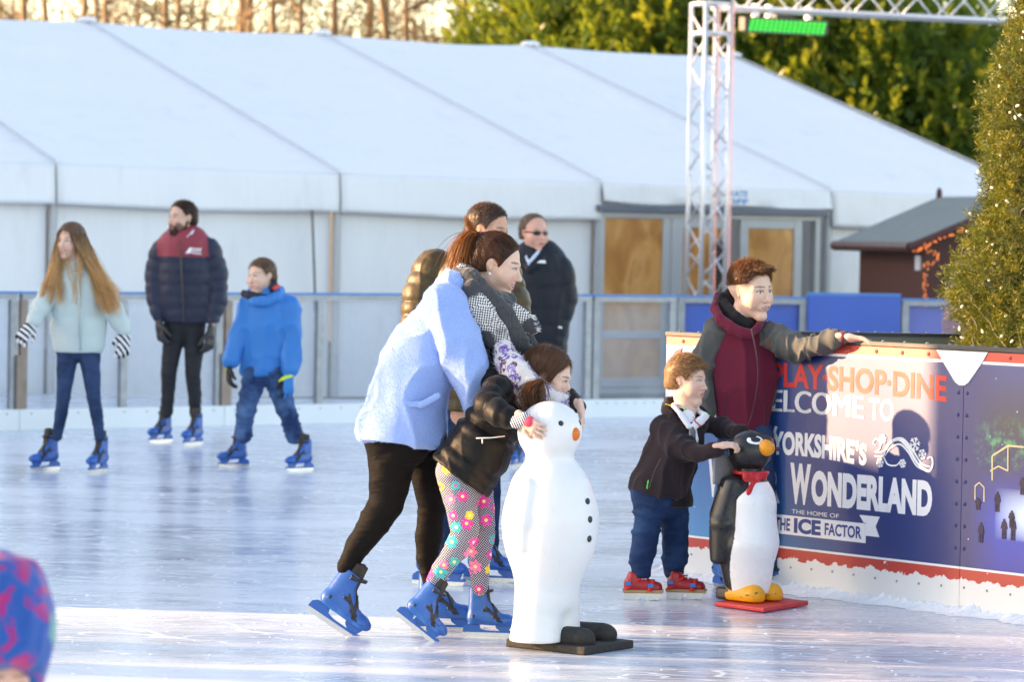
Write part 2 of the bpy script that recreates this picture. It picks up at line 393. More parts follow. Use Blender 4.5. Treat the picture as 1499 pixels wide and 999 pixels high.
sg = empty('hanging_sign', 'small white sign with blue SKATE OFF lettering hung above the glazed doors', 'sign', tuple(TP.pt(TP.uv(1080, 290)[0], 1.9)))
ia = Matrix.Translation(-sg.location)
a, z1 = TP.uv(1056, 279); b, z0 = TP.uv(1101, 300)
m = MB(); m.box((a, -.004, z0-.01), (b, .004, z1+.005)); m.build('board', M['white_paint'], sg, M=ia @ TP.mat())
bt = simple('sign blue', (.02, .28, .62), .5)
text_mesh('lettering', 'SKATE', TP.uv(1062, 290)[0], TP.uv(1094, 290)[0], TP.uv(1080, 288)[1], TP.uv(1080, 279)[1], TP, .008, bt, sg, bold=.02, inv=ia)
text_mesh('lettering', 'OFF', TP.uv(1062, 290)[0], TP.uv(1095, 290)[0], TP.uv(1080, 299.5)[1], TP.uv(1080, 291)[1], TP, .008, bt, sg, bold=.03, inv=ia)

# ------------------------------------------------------------------ far barrier
FBP = Plane((-3.40, 27.9), (0.72, 31.0))
g = N('clear barrier sheet'); c = g.coord()
tb = g.n('ShaderNodeBsdfTransparent'); g.set(tb.inputs[0], (.93, .95, .98)); gb = g.n('ShaderNodeBsdfPrincipled'); g.set(gb.inputs['Base Color'], (.60, .64, .68)); gb.inputs['Roughness'].default_value = .25
mx = g.n('ShaderNodeMixShader'); g.set(mx.inputs[0], g.mr(g.noise(c, 1.5, 5), .3, .7, .10, .24)); g.t.links.new(tb.outputs[0], mx.inputs[1]); g.t.links.new(gb.outputs[0], mx.inputs[2]); g.t.links.new(mx.outputs[0], g.out.inputs[0])
M['clear'] = g.m
M['blue_panel'] = simple('blue barrier sheet', (.015, .09, .42), .35, 0, .18, 2)
def barrier(label, P, u0, u1, mids, cap=True, weath=(), sheet='clear', kick=True, grp='rink barrier panels'):
    o = empty('rink_barrier', label, 'barrier', tuple(P.pt((u0+u1)/2, 0)), grp)
    I = Matrix.Translation(-o.location) @ P.mat(); H = 1.085
    m = MB(); m.box((u0+.02, -.03, H-.075), (u1-.02, .03, H-.03)); m.build('top_rail', M['galv'], o, M=I)
    if cap: m = MB(); m.box((u0+.004, -.033, H-.028), (u1-.004, .033, H-.010)); m.build('blue_cap', M['blue_cap'], o, M=I)
    for k, u in enumerate([u0+.045, *mids, u1-.045]):
        m = MB(); m.box((u-.03, -.025, .16), (u+.03, .025, H-.077)); m.build('post', M['rust'] if k in weath else M['galv'], o, M=I)
    for k in weath:
        u = [u0+.045, *mids, u1-.045][k]; m = MB(); m.box((u-.075, -.05, .16), (u-.035, .02, .58)); m.build('brace', M['rust'], o, M=I)
    m = MB(); m.box((u0+.05, .027, .15), (u1-.05, .033, H-.08)); m.build('sheet', M[sheet], o, M=I)
    if kick:
        m = MB(); m.box((u0+.003, -.045, 0), (u1-.003, -.027, .158)); kb = m.build('kickboard', M['kick'], o, M=I)
        m = MB(); nn = 9
        for i in range(nn): m.ball((u0+(i+.5)*(u1-u0)/nn, -.047, .125), .007, 6, 4)
        m.build('screw_row', M['galv'], o, M=I)
    return o
U = lambda x: FBP.uv(x, 500)[0]
barrier('clear rink barrier panel at the left edge behind the long haired girl', FBP, U(26)-2, U(26), [U(26)-1])
barrier('clear rink barrier panel between the long haired girl and the bearded man', FBP, U(26), U(326), [U(180)], weath=(0,))
barrier('clear rink barrier panel behind the boy in the bright blue jacket', FBP, U(326), U(600), [U(467)], weath=(0,))
barrier('clear rink barrier panel behind the bending woman and the man in olive', FBP, U(600), U(865), [U(735)])
A = FBP.pt(U(865), 0); B = at(990, 440, 31.4); RP = Plane(A, B)
barrier('short clear rink barrier panel in front of the amber left door', RP, 0, RP.L, [])
BP2 = Plane(B, at(1182, 440, 31.6))
o = barrier('blue sheeted rink barrier panel behind the boy in the maroon hoodie', BP2, 0, BP2.L, [], sheet='blue_panel')
BP3 = Plane(at(1182, 440, 31.55), at(1318, 440, 31.7))
def solid(label, P, cap2=True):
    o = empty('rink_barrier', label, 'barrier', tuple(P.pt(P.L/2, 0)), 'rink barrier panels'); I = Matrix.Translation(-o.location) @ P.mat()
    m = MB(); m.box((.004, -.03, .16), (P.L-.004, .03, 1.09)); m.build('sheet', M['blue_panel'], o, M=I)
    m = MB(); m.box((.004, -.035, 1.092), (P.L-.004, .035, 1.115)); m.build('blue_cap', M['blue_cap'], o, M=I)
    m = MB(); m.box((.004, -.045, 0), (P.L-.004, -.031, .158)); m.build('kickboard', M['kick'], o, M=I)
solid('solid blue rink barrier panel in front of the brown shed', BP3)
BP4 = Plane(at(1318, 440, 31.7), at(1560, 440, 31.95))
g = N('violet blue sheet'); g.bsdf(g.mix(g.noise(g.coord(), 1.3, 3), (.05, .10, .40), (.13, .16, .42)), .3); M['violet'] = g.m
barrier('violet blue rink barrier panel beside the decorated tree', BP4, 0, BP4.L, [], sheet='violet')

# ------------------------------------------------------------------ near island barrier with the printed banner
BN = Plane(at(976, 486, 16.65), gnd(1499, 910))
BL = BN.L
def banner_mat(second):
    g = N('printed banner '+('picture' if second else 'text')); c = g.coord(); sp = g.n('ShaderNodeSeparateXYZ'); g.set(sp.inputs[0], c); x, y, z = sp.outputs
    n = g.noise(c, 14, 5, .65); nn = g.noise(c, 45, 3, .6)
    if not second:
        base = g.mix(g.mr(x, .0, 1.0), (.016, .16, .46), (.003, .026, .165)); lowb = g.mr(z, .2, .8, 1, 0)
        base = g.mix(g.math('MULTIPLY', g.math('MULTIPLY', lowb, lowb), g.mr(x, .3, 1.3, .75, 0)), base, (.05, .30, .62))
    else:
        base = g.ramp(g.mr(z, .2, 1.06), [(0, (.004, .03, .36)), (.25, (.006, .06, .55)), (.5, (.006, .02, .14)), (.72, (.02, .035, .07)), (1, (.010, .045, .22))])
        # far left of the picture fades into the plain blue
        base = g.mix(g.mr(x, 1.98, 2.16), (.003, .027, .165), base)
        vg = g.n('ShaderNodeTexVoronoi'); g.set(vg.inputs[0], g.mapping(c, (1, 0, 1))); vg.inputs['Scale'].default_value = 16
        star = g.math('MULTIPLY', g.mr(vg.outputs['Distance'], .03, .10, 1, 0), g.mr(z, .62, .8)); base = g.mix(star, base, (.25, .55, .95))
        gx = g.math('MULTIPLY', g.mr(g.math('ABSOLUTE', g.math('SUBTRACT', z, .73)), 0, .13, 1, 0), g.mr(g.noise(c, 22, 4, .7), .48, .62)); gx = g.math('MULTIPLY', gx, g.mr(x, 1.99, 2.1)); base = g.mix(gx, base, (.04, .34, .16))
        gl = g.math('MULTIPLY', g.mr(g.math('ABSOLUTE', g.math('SUBTRACT', z, .44)), .02, .11, 1, 0), g.mr(g.math('ABSOLUTE', g.math('SUBTRACT', x, 2.33)), .02, .2, 1, 0)); base = g.mix(g.math('POWER', gl, .6), base, (.65, .82, 1))
    # red and white bands, worn along the lower edge
    def band(a, b): return g.math('MULTIPLY', g.math('GREATER_THAN', z, a), g.math('LESS_THAN', z, b))
    wz = g.math('ADD', z, g.math('MULTIPLY', g.mr(n, .52, .75), .07))
    col = g.mix(g.math('LESS_THAN', z, .197), base, (.78, .80, .80))
    col = g.mix(g.math('LESS_THAN', z, .187), col, (.50, .035, .025))
    col = g.mix(g.math('GREATER_THAN', z, 1.066), col, (.80, .82, .84))
    col = g.mix(g.math('GREATER_THAN', z, 1.078), col, (.55, .045, .035))
    worn = g.math('MAXIMUM', g.math('LESS_THAN', z, .132), g.math('MULTIPLY', g.math('LESS_THAN', g.math('ADD', z, g.math('MULTIPLY', g.math('SUBTRACT', n, .5), -.10)), .142), g.math('LESS_THAN', z, .30)))
    sc = g.math('MULTIPLY', g.math('GREATER_THAN', g.noise(c, 26, 2, .5), .74), g.math('LESS_THAN', z, .34))
    worn = g.math('MAXIMUM', worn, sc)
    col = g.mix(worn, col, (.70, .73, .74))
    b = g.bsdf(col, .5, 0, .15, g.bump(g.noise(c, 6, 2), .05, .01), coat=1.0, coat_r=.44); b.inputs['Coat IOR'].default_value = 1.62; return g.m
bb = empty('banner_barrier', 'rink island barrier printed with a dark blue welcome banner behind the two boys', 'barrier', tuple(BN.pt(1.0, 0)))
IB = Matrix.Translation(-bb.location)
JU = BN.uv(1410, 600)[0]
def bpart(m, name, mat, parent=bb, bevel=0): return m.build(name, mat, parent, M=IB @ BN.mat(), bevel=bevel)
m = MB(); m.box((0, 0, 0), (JU-.0015, .05, 1.118)); bpart(m, 'text_panel', banner_mat(False))
m = MB(); m.box((JU+.0015, 0, 0), (BL+1.9, .05, 1.118)); bpart(m, 'picture_panel', banner_mat(True))
m = MB(); m.box((-.006, -.006, 1.12), (BL+1.9, .056, 1.14)); bpart(m, 'top_cap', M['dark'], bevel=.003)
m = MB()
for i in range(30): m.ball((.07+i*.135, .02, 1.143), (.008, .008, .005), 8, 5)
bpart(m, 'bolt_row', M['galv'])
m = MB()
for i in range(30): m.ball((.07+i*.135, -.001, .105+.004*math.sin(i)), (.006, .004, .006), 8, 5)
bpart(m, 'screw_row', M['galv'])
m = MB()
for dx in (-.03, .022):
    for k in range(8): m.ball((JU+dx, -.001, .94-k*.095), (.009, .005, .009), 8, 5)
bpart(m, 'rivet_row', simple('blue rivet', (.012, .035, .15), .4))
m = MB()
for k in range(14): m.ball((.12+k*.16, -.001, 1.098), (.009, .005, .009), 8, 5)
bpart(m, 'rivet_row', simple('red rivet', (.5, .04, .03), .4))
a, b_ = BN.uv(1372, 509)[0], BN.uv(1447, 513)[0]
m = MB(); m.prism([(a, 1.118), (a+.16*(b_-a), 1.06), (a+.38*(b_-a), .985), (a+.46*(b_-a), .972), (a+.56*(b_-a), .972), (a+.64*(b_-a), .985), (a+.86*(b_-a), 1.06), (b_, 1.118)], -.006, -.0005)
bpart(m, 'joint_plate', M['kick'])
LW = simple('banner lettering white', (.80, .82, .85), .38, 0, .03); LR = simple('banner lettering red', (.62, .045, .04), .38, 0, .05); LB = simple('banner lettering blue', (.02, .06, .25), .38, 0, .05)
def bt_(s, u0, u1, z0, z1, mat, shear=0, bold=.02, curve=0, off=.0012): return text_mesh('lettering', s, u0, u1, z0, z1, BN, off, mat, bb, shear, bold, .0008, curve, IB)
bt_('PLAY·SHOP·DINE', .735, 1.832, .905, 1.018, LR, -.018, .03, .004)
[bt_('WELCOME', .56+q_, 1.325+q_, .797, .897, LW, 0, 0, .006, off=.0012+abs(q_)*.1) for q_ in (-.005, 0, .005)]; bt_('TO', 1.362, 1.515, .795, .892, LW, 0, .02)
bt_('YORKSHIRE', .74, 1.275, .598, .706, LW, -.012, .045, .01); bt_("'", 1.284, 1.30, .655, .70, LW); bt_('S', 1.305, 1.352, .592, .69, LW, 0, .045)
bt_('Y', .715, .775, .598, .735, LW, 0, .05)
bt_('W', .312, .425, .385, .566, LW, 0, .05); bt_('INTER', .43, .80, .388, .54, LW, 0, .055)
bt_('W', .865, 1.0, .392, .577, LW, 0, .05); bt_('ONDERLAND', 1.005, 1.76, .395, .553, LW, 0, .055)
bt_('THE HOME OF', .88, 1.185, .349, .368, LW, 0, 0)
ra, rb_ = .735, 1.358
m = MB(); m.prism([(ra, .252), (rb_, .252), (rb_, .338), (ra, .338)], -.004, -.001); m.prism([(rb_+.002, .285), (rb_+.085, .285), (rb_+.06, .33), (rb_+.085, .374), (rb_-.04, .374), (rb_-.012, .341), (rb_+.002, .341)], -.004, -.001)
bpart(m, 'ribbon', LW)
bt_('THE', .775, .875, .268, .325, LB, 0, .03, off=.005); bt_('ICE', .90, 1.075, .262, .331, LB, 0, .05, off=.005); bt_('FACTOR', 1.10, 1.335, .268, .323, LB, 0, .03, off=.005)
# swirl of three wind lines and snowflakes
def bez(p, n=16):
    P = [np.array(q, float) for q in p]; out = []
    for i in range(len(P)-1):
        a0 = P[max(i-1, 0)]; a1 = P[i]; a2 = P[i+1]; a3 = P[min(i+2, len(P)-1)]
        for k in range(n):
            t = k/n; out.append(.5*((2*a1)+(-a0+a2)*t+(2*a0-5*a1+4*a2-a3)*t*t+(-a0+3*a1-3*a2+a3)*t**3))
    out.append(P[-1]); return out
def stroke(m, pts, w):
    pts = bez(pts)
    n = len(pts)
    for i in range(n-1):
        p, q = pts[i], pts[i+1]; d = q-p; L = np.linalg.norm(d)+1e-9; nn = np.array([-d[1], d[0]])/L
        f = lambda t: w*(.35+.65*math.sin(math.pi*min(1, max(0, t))))
        w0, w1 = f(i/n), f((i+1)/n)
        m.prism([tuple(p-nn*w0), tuple(q-nn*w1), tuple(q+nn*w1), tuple(p+nn*w0)], -.004, -.001)
m = MB(); px = lambda pts: [BN.uv(x, y) for x, y in pts]
stroke(m, px([(1281, 668), (1293, 668), (1300, 652), (1316, 644), (1330, 656), (1345, 680), (1360, 690), (1366, 680), (1364, 670), (1358, 672)]), .006)
stroke(m, px([(1283, 663), (1296, 660), (1306, 646), (1322, 643), (1337, 660), (1350, 679), (1362, 684)]), .005)
stroke(m, px([(1296, 668), (1305, 656), (1318, 651), (1330, 662), (1342, 682), (1355, 690)]), .004)
stroke(m, px([(1281, 662), (1288, 658), (1290, 648), (1284, 643), (1279, 648), (1282, 653)]), .004)
stroke(m, px([(1294, 668), (1300, 680), (1312, 682), (1318, 676)]), .0035)
bpart(m, 'wind_swirl', LW)
for cx_, cy_, r_ in ((1293, 643, .022), (1340, 651, .032), (1351, 666, .024), (1289, 678, .022), (1322, 679, .020)):
    m = MB(); u, z = BN.uv(cx_, cy_)
    for k in range(3):
        a = k*math.pi/3+.2; d = np.array([math.cos(a), math.sin(a)]); nn = np.array([-d[1], d[0]]); c2 = np.array([u, z])
        m.prism([tuple(c2-d*r_-nn*.0022), tuple(c2+d*r_-nn*.0022), tuple(c2+d*r_+nn*.0022), tuple(c2-d*r_+nn*.0022)], -.004-.0004*k, -.001)
        for sg_ in (1, -1):
            for sd in (1, -1):
                e = c2+d*r_*.55*sg_; tt = e+(d*sg_+nn*sd)*r_*.3; dd = (tt-e); n3 = np.array([-dd[1], dd[0]])/np.linalg.norm(dd)*.002
                m.prism([tuple(e-n3), tuple(tt-n3), tuple(tt+n3), tuple(e+n3)][::1], -.0052, -.001)
    bpart(m, 'snowflake', LW)
m = MB(); m.prism([BN.uv(*q) for q in [(984, 523), (990, 514), (999, 510), (997, 516), (990, 524)]], -.004, -.001); bpart(m, 'red_mark', LR)
# picture on the second panel: lit gable frames and skaters, printed flat
m = MB()
for pts, w in (([(1453, 704), (1453, 668), (1476, 653), (1499, 655)], .004), ([(1476, 655), (1476, 690)], .003), ([(1450, 690), (1462, 683), (1476, 690)], .003), ([(1428, 732), (1428, 712), (1434, 707), (1441, 714), (1441, 735)], .003)):
    for i in range(len(pts)-1):
        p, q = (np.array(BN.uv(*pts[i])), np.array(BN.uv(*pts[i+1]))); d = q-p; nn = np.array([-d[1], d[0]])/np.linalg.norm(d)*w
        m.prism([tuple(p-nn), tuple(q-nn), tuple(q+nn), tuple(p+nn)], -.003, -.001)
bpart(m, 'printed_gables', simple('print gold', (.75, .62, .35), .4))
m = MB()
for x, y, h in ((1470, 775, 30), (1483, 775, 34), (1481, 760, 24), (1436, 780, 30), (1497, 712, 26), (1460, 735, 30), (1432, 738, 18)):
    u, z = BN.uv(x, y+h/2); k = h/350
    m.prism([(u-.012, z), (u-.002, z), (u, z+k*.45), (u+.003, z), (u+.012, z), (u+.013, z+k*.55), (u+.02, z+k*.5), (u+.012, z+k*.85), (u+.006, z+k*.88), (u+.005, z+k), (u-.005, z+k), (u-.006, z+k*.88), (u-.012, z+k*.85), (u-.02, z+k*.5), (u-.012, z+k*.55)], -.003, -.001)
bpart(m, 'printed_skaters', simple('print dark', (.008, .006, .05), .4))
# far side of the island barrier and its short end
far0 = at(976, 486, 16.65); fp = Plane(far0+np.array([.9, 1.0, 0]), at(1560, 497, 17.7))
ib = empty('island_barrier', 'black capped inner barrier seen over the top of the printed banner', 'barrier', tuple(fp.pt(.5, 0)))
I2 = Matrix.Translation(-ib.location) @ fp.mat()
zt_ = fp.uv(1300, 490)[1]
m = MB(); m.box((-.6, 0, 0), (fp.L, .05, zt_-.012)); m.build('panel', simple('olive grey board', (.16, .17, .12), .6), ib, M=I2)
m = MB(); m.box((-.6, -.006, zt_-.01), (fp.L, .056, zt_+.008)); m.build('top_cap', M['black'], ib, M=I2)
m = MB(); [m.ball((.1+i*.085, .02, zt_+.010), (.006, .006, .005), 6, 4) for i in range(24)]; m.build('bolt_row', M['galv'], ib, M=I2)
# scraped snow along the foot of the banner
V = []; F = []; n = 520
for i in range(n+1):
    u = -.1+i*(BL+.6)/n
    a = float(vnoise(np.array([u*9, 0, 1.]), 1)); b2 = float(vnoise(np.array([u*31, 3, 1.]), 1)); c2 = float(vnoise(np.array([u*80, 3, 4.]), 1))
    w = .05+.10*a+.04*b2; h = .012+.03*a*b2+.016*c2
    for j in range(7):
        t = j/6; hh = h*(1-t)**1.2*(1+.5*(float(vnoise(np.array([u*60, t*6, 7.]), 1))-.5)); V.append(BN.pt(u, max(.001, hh), .001+w*t))
for i in range(n):
    for j in range(6): a = i*7+j; F.append((a, a+1, a+8, a+7))
g = N('scraped snow'); c = g.coord(); g.bsdf((.86, .89, .93), .8, 0, .3, g.bump(g.noise(c, 90, 3), .6, .01)); M['snow'] = g.m
m = MB(); m.add(V, F); o = m.build('scraped_snow', M['snow'], smooth=True); tag(o, 'crumbly scraped snow lying along the foot of the printed banner', 'snow', kind='stuff')
# loose ice chips and shavings
rnd = random.Random(5); m = MB()
for i in range(420):
    x = rnd.uniform(-2.2, 2.2); y = rnd.uniform(12.4, 17) if rnd.random() < .8 else rnd.uniform(17, 28)
    r = rnd.uniform(.0015, .005)*(1 if y < 18 else 1.6); q = Matrix.Rotation(rnd.uniform(0, 6), 4, 'Z')
    m.ball((x, y, 0), (r*rnd.uniform(1, 3), r*rnd.uniform(1, 2), r*.6), 5, 4)
tag(m.build('ice_shavings', M['snow'], smooth=True), 'loose white ice shavings scattered over the rink', 'ice shavings', kind='stuff')

# ------------------------------------------------------------------ truss gate with LED bar
TY = 36.4
gate = empty('truss_gate', 'white aluminium truss tower carrying a horizontal truss beam above the doors', 'truss', tuple(at(1034, 600, TY)))
gl = Vector(gate.location); gl.z = 0; gate.location = gl
tb_ = at(1033, 430, TY); ax, ay = tb_[0], TY; half = .145; rot = R(27)
def rc(dx, dy): return (ax+dx*math.cos(rot)-dy*math.sin(rot)-gl.x, ay+dx*math.sin(rot)+dy*math.cos(rot)-gl.y)
ztw = at(1034, 4, TY)[2]
corners = [(-half, -half), (half, -half), (half, half), (-half, half)]
for cdx, cdy in corners:
    x, y = rc(cdx, cdy); m = MB(); m.tube([(x, y, 0), (x, y, ztw)], .025, 10); m.build('chord', M['alu'], gate, smooth=True)
m = MB(); k = 0; z = .1
while z < ztw-.3:
    for f in range(4):
        a, b2 = corners[f], corners[(f+1) % 4]; (x0, y0), (x1, y1) = rc(*a), rc(*b2)
        if k % 2: x0, y0, x1, y1 = x1, y1, x0, y0
        m.tube([(x0, y0, z), (x1, y1, z+.27)], .0095, 6); 
    z += .27; k += 1
m.build('lattice', M['alu'], gate, smooth=True)
m = MB()
for zz in (ztw-.01, ztw-.31):
    m = MB()
    for f in range(4):
        (x0, y0), (x1, y1) = rc(*corners[f]), rc(*corners[(f+1) % 4]); m.tube([(x0, y0, zz), (x1, y1, zz)], .022, 8)
    m.build('corner_block', M['alu'], gate, smooth=True)
# beam to the right, running back a little
bE = at(1470, 30, 37.8); bS = at(1062, 10, TY); bdir = bE-bS; bdir[2] = 0; bdirn = bdir/np.linalg.norm(bdir); bnrm = np.array([-bdirn[1], bdirn[0], 0])
S0 = bS-np.array([gl.x, gl.y, 0]); Lb = np.linalg.norm(bdir)+2.5; hb = .29
for dn, dz in ((0, 0), (.29, 0), (0, hb), (.29, hb)):
    m = MB(); p0 = S0+bnrm*dn+np.array([0, 0, dz]); m.tube([p0, p0+bdirn*Lb], .026, 10); m.build('chord', M['alu'], gate, smooth=True)
m = MB(); k = 0; t = .05
while t < Lb-.3:
    for dn in (0, .29):
        a = S0+bnrm*dn+bdirn*t; z0, z1 = (0, hb) if k % 2 else (hb, 0)
        m.tube([a+np.array([0, 0, z0]), a+bdirn*.29+np.array([0, 0, z1])], .0095, 6)
    for dz in (0, hb):
        a = S0+bdirn*t+np.array([0, 0, dz]); d0, d1 = (0, .29) if k % 2 else (.29, 0)
        m.tube([a+bnrm*d0, a+bdirn*.29+bnrm*d1], .0095, 6)
    t += .29; k += 1
m.build('lattice', M['alu'], gate, smooth=True)
# red rope light on two chords
g = N('rope light'); g.bsdf((.75, .50, .46), .4, emit=(1, .3, .2), es=.12); 
rope = empty('rope_light', 'thin pinkish red rope light running down the truss tower', 'rope light', tuple(gl))
for cdx, cdy in (corners[1], corners[2]):
    x, y = rc(cdx, cdy); m = MB(); z = .9
    while z < ztw:
        m.ball((x+.034, y-.02, z), (.010, .010, .016), 6, 4); z += .045
    m.tube([(x+.034, y-.02, .9), (x+.034, y-.02, ztw)], .005, 5)
    m.build('light_strip', g.m, rope, smooth=True)
# LED bar
led = empty('led_light_bar', 'black light bar glowing green hung under the truss beam', 'stage light', tuple(at(1148, 38, TY+.6)))
ll = Vector(led.location); lb0 = at(1092, 36, TY+.35)-np.array(ll); lb1 = at(1203, 42, TY+.95)-np.array(ll)
dv = lb1-lb0; Ld = np.linalg.norm(dv); dv /= Ld; q = Vector(dv).to_track_quat('X', 'Z').to_matrix().to_4x4(); QM = Matrix.Translation(Vector(lb0)) @ q
m = MB(); m.box((-.05, -.05, -.065), (Ld+.05, .06, .085)); m.build('housing', M['black'], led, M=QM, bevel=.008)
g = N('green LED lens'); g.bsdf((.01, .35, .06), .2, emit=(.0, 1, .10), es=.16)
for i in range(16):
    for j in range(3):
        if (i*3+j) < 48:
            m = MB(); m.ball((0, 0, 0), (.026, .022, .026), 10, 7); o = m.build('led_lens', g.m, led, smooth=True, M=QM @ Matrix.Translation((.03+i*(Ld-.06)/15+(j-1)*.012, -.055, (j-1)*.042))) if i+j == 0 else None
            if i+j: o = first.copy(); link(o, led); o.matrix_local = QM @ Matrix.Translation((.03+i*(Ld-.06)/15+(j-1)*.012, -.055, (j-1)*.042))
            else: first = o
for fx in (.12, .3, .82):
    m = MB(); m.box((Ld*fx-.03, -.03, .085), (Ld*fx+.03, .03, .22)); m.build('clamp', M['white_metal'], led, M=QM, bevel=.004)
m = MB(); m.box((Ld*.38, -.03, .085), (Ld*.6, .04, .125)); m.build('control_box', M['dark'], led, M=QM)

# ------------------------------------------------------------------ shed
shx = at(1340, 355, 33.8); shed = empty('garden_shed', 'small dark brown wooden shed with grey felt roof and orange string lights', 'shed', (shx[0], shx[1], 0))
g = N('brown boards'); c = g.coord(); sp = g.n('ShaderNodeSeparateXYZ'); g.set(sp.inputs[0], c)
sw = g.math('FRACT', g.math('MULTIPLY', sp.outputs[2], 7.2)); g.bsdf(g.mix(g.noise(g.mapping(c, (1, 1, 9)), 6, 4), (.055, .018, .015), (.09, .032, .026)), .6, 0, .4, g.bump(sw, .6, .02)); M['boards'] = g.m
bk = np.array([-.21, .977]); fr = np.array([.977, .21])
def sp3(f, b, z): return (fr[0]*f+bk[0]*b, fr[1]*f+bk[1]*b, z)
ez_ = 1.56; rz_ = 1.97; fw_ = 2.0; dp_ = 2.2
def wallp(a, b, z0, z1):
    return [a[:2]+(z0,), b[:2]+(z0,), b[:2]+(z1,), a[:2]+(z1,)]
m = MB(); m.add(wallp(sp3(.12, dp_-.1, 0), sp3(.12, .1, 0), -.05, ez_+.03), [(0, 1, 2, 3)]); m.build('side_wall', M['boards'], shed)
p = [sp3(.12, .1, -.05), sp3(fw_-.12, .1, -.05), sp3(fw_-.12, .1, ez_+.03), sp3(fw_/2, .1, rz_), sp3(.12, .1, ez_+.03)]
m = MB(); m.add(p, [(0, 1, 2, 3, 4)]); m.build('front_wall', M['boards'], shed)
m = MB(); m.add([sp3(fw_-.12, .1, -.05), sp3(fw_-.12, dp_-.1, -.05), sp3(fw_-.12, dp_-.1, ez_), sp3(fw_-.12, .1, ez_)], [(0, 1, 2, 3)]); m.build('side_wall', M['boards'], shed)
felt = simple('green grey felt', (.14, .18, .18), .85, 0, .15, 6, .3, 60)
m = MB(); 
for (f0, f1, z0, z1) in ((-.08, fw_/2, ez_-.03, rz_+.03), (fw_+.08, fw_/2, ez_-.03, rz_+.03)):
    a = [sp3(f0, -.1, z0), sp3(f0, dp_+.1, z0), sp3(f1, dp_+.1, z1), sp3(f1, -.1, z1)]; b3 = [(x, y, z+.04) for x, y, z in a]
    m.add(a+b3, [(3, 2, 1, 0), (4, 5, 6, 7), (0, 1, 5, 4), (1, 2, 6, 5), (2, 3, 7, 6), (3, 0, 4, 7)])
m.build('roof', felt, shed)
m = MB(); m.tube([sp3(-.08, -.1, ez_-.03), sp3(-.08, dp_+.12, ez_-.03)], .05, 8); m.build('eave_roll', simple('brown trim', (.06, .025, .02), .5), shed)
m = MB(); m.tube([sp3(-.1, -.12, ez_-.04), sp3(fw_/2, -.12, rz_), sp3(fw_+.1, -.12, ez_-.04)], .045, 4); m.build('fascia', M['boards'], shed)
m = MB(); m.ball(sp3(fw_/2, dp_+.05, rz_+.11), (.03, .03, .06), 8, 6); m.tube([sp3(fw_/2, dp_+.05, rz_), sp3(fw_/2, dp_+.05, rz_+.1)], .03, 8); m.build('finial', M['boards'], shed)
wn = bpy.data.objects.new('window', None); link(wn, shed)
m = MB(); m.add([sp3(.42, .085, .5), sp3(1.0, .085, .5), sp3(1.0, .085, 1.38), sp3(.42, .085, 1.38)], [(0, 1, 2, 3)]); m.build('pane', simple('window glass', (.42, .45, .47), .15, 0, .2, 3), wn)
m = MB()
for a, b3 in (((.42, 1.38), (1.0, 1.38)), ((.42, .5), (1.0, .5)), ((.42, .5), (.42, 1.38)), ((1.0, .5), (1.0, 1.38)), ((.71, .5), (.71, 1.38)), ((.42, .92), (1.0, .92))):
    m.tube([sp3(a[0], .07, a[1]), sp3(b3[0], .07, b3[1])], .022, 4)
m.build('frame', M['boards'], wn)
m = MB(); m.box((-.03, -.01, -.07), (.03, .01, .07)); o = m.build('wall_lamp', M['white_paint'], shed); o.location = sp3(.1, .2, 1.38)
g = N('orange bulbs'); g.bsdf((.9, .35, .1), .3, emit=(1, .22, .04), es=.25)
m = MB(); rnd = random.Random(2)
pth = [sp3(.06, -.14, .55), sp3(.06, -.14, 1.36), sp3(.16, -.15, 1.40), sp3(.18, -.15, 1.46), sp3(.05, -.16, 1.52)]+[sp3(-.05+k*.1, -.17, ez_-.05+k*.1*(rz_-ez_)/(fw_/2)) for k in range(0, 11)]
for i in range(len(pth)-1):
    a, b3 = np.array(pth[i]), np.array(pth[i+1]); L = np.linalg.norm(b3-a); k = int(L/.022)+1
    for j in range(k): m.ball(tuple(a+(b3-a)*j/k+np.array([rnd.uniform(-.02, .02), rnd.uniform(-.02, .02), rnd.uniform(-.02, .02)])), .0085, 5, 4)
ol = m.build('string_lights', g.m, None, smooth=True); ol.location = shed.location; tag(ol, 'orange string lights hung along the gable and corner of the brown shed', 'string lights')
# ------------------------------------------------------------------ vegetation
def leaves(P, D, L, Wd, rng):
    "rhombic leaves: base P, direction D, length L, width Wd"
    n = len(P); r = rng.normal(size=(n, 3)); S = unit(np.cross(D, r)); U = np.cross(S, D)
    L = np.asarray(L).reshape(-1, 1)*np.ones((n, 1)); Wd = np.asarray(Wd).reshape(-1, 1)*np.ones((n, 1))
    V = np.stack([P, P+D*L*.5+S*Wd*.5+U*L*.06, P+D*L-U*L*.08, P+D*L*.5-S*Wd*.5+U*L*.06], 1).reshape(-1, 3)
    F = np.arange(4*n, dtype=np.int32).reshape(-1, 4); return V, F
def leaf_mat(name, c1, c2, c3, rough=.38, tl=.35, scale=1.2):
    g = N(name); c = g.coord(); f = g.noise(c, scale, 3); a = g.attr()
    col = g.mix(f, c1, c2); sp = g.n('ShaderNodeSeparateColor'); g.set(sp.inputs[0], a)
    col = g.mix(sp.outputs[0], col, c3)
    b = g.bsdf(col, rough, 0, .5); tr = g.n('ShaderNodeBsdfTranslucent'); g.set(tr.inputs[0], g.mix(.5, col, (.25, .28, .02)))
    mx = g.n('ShaderNodeMixShader'); mx.inputs[0].default_value = tl; g.t.links.new(b.outputs[0], mx.inputs[1]); g.t.links.new(tr.outputs[0], mx.inputs[2]); g.t.links.new(mx.outputs[0], g.out.inputs[0]); return g.m
M['laurel'] = leaf_mat('laurel leaves', (.08, .16, .025), (.15, .24, .035), (.60, .52, .05), .33, .5, 1.3)
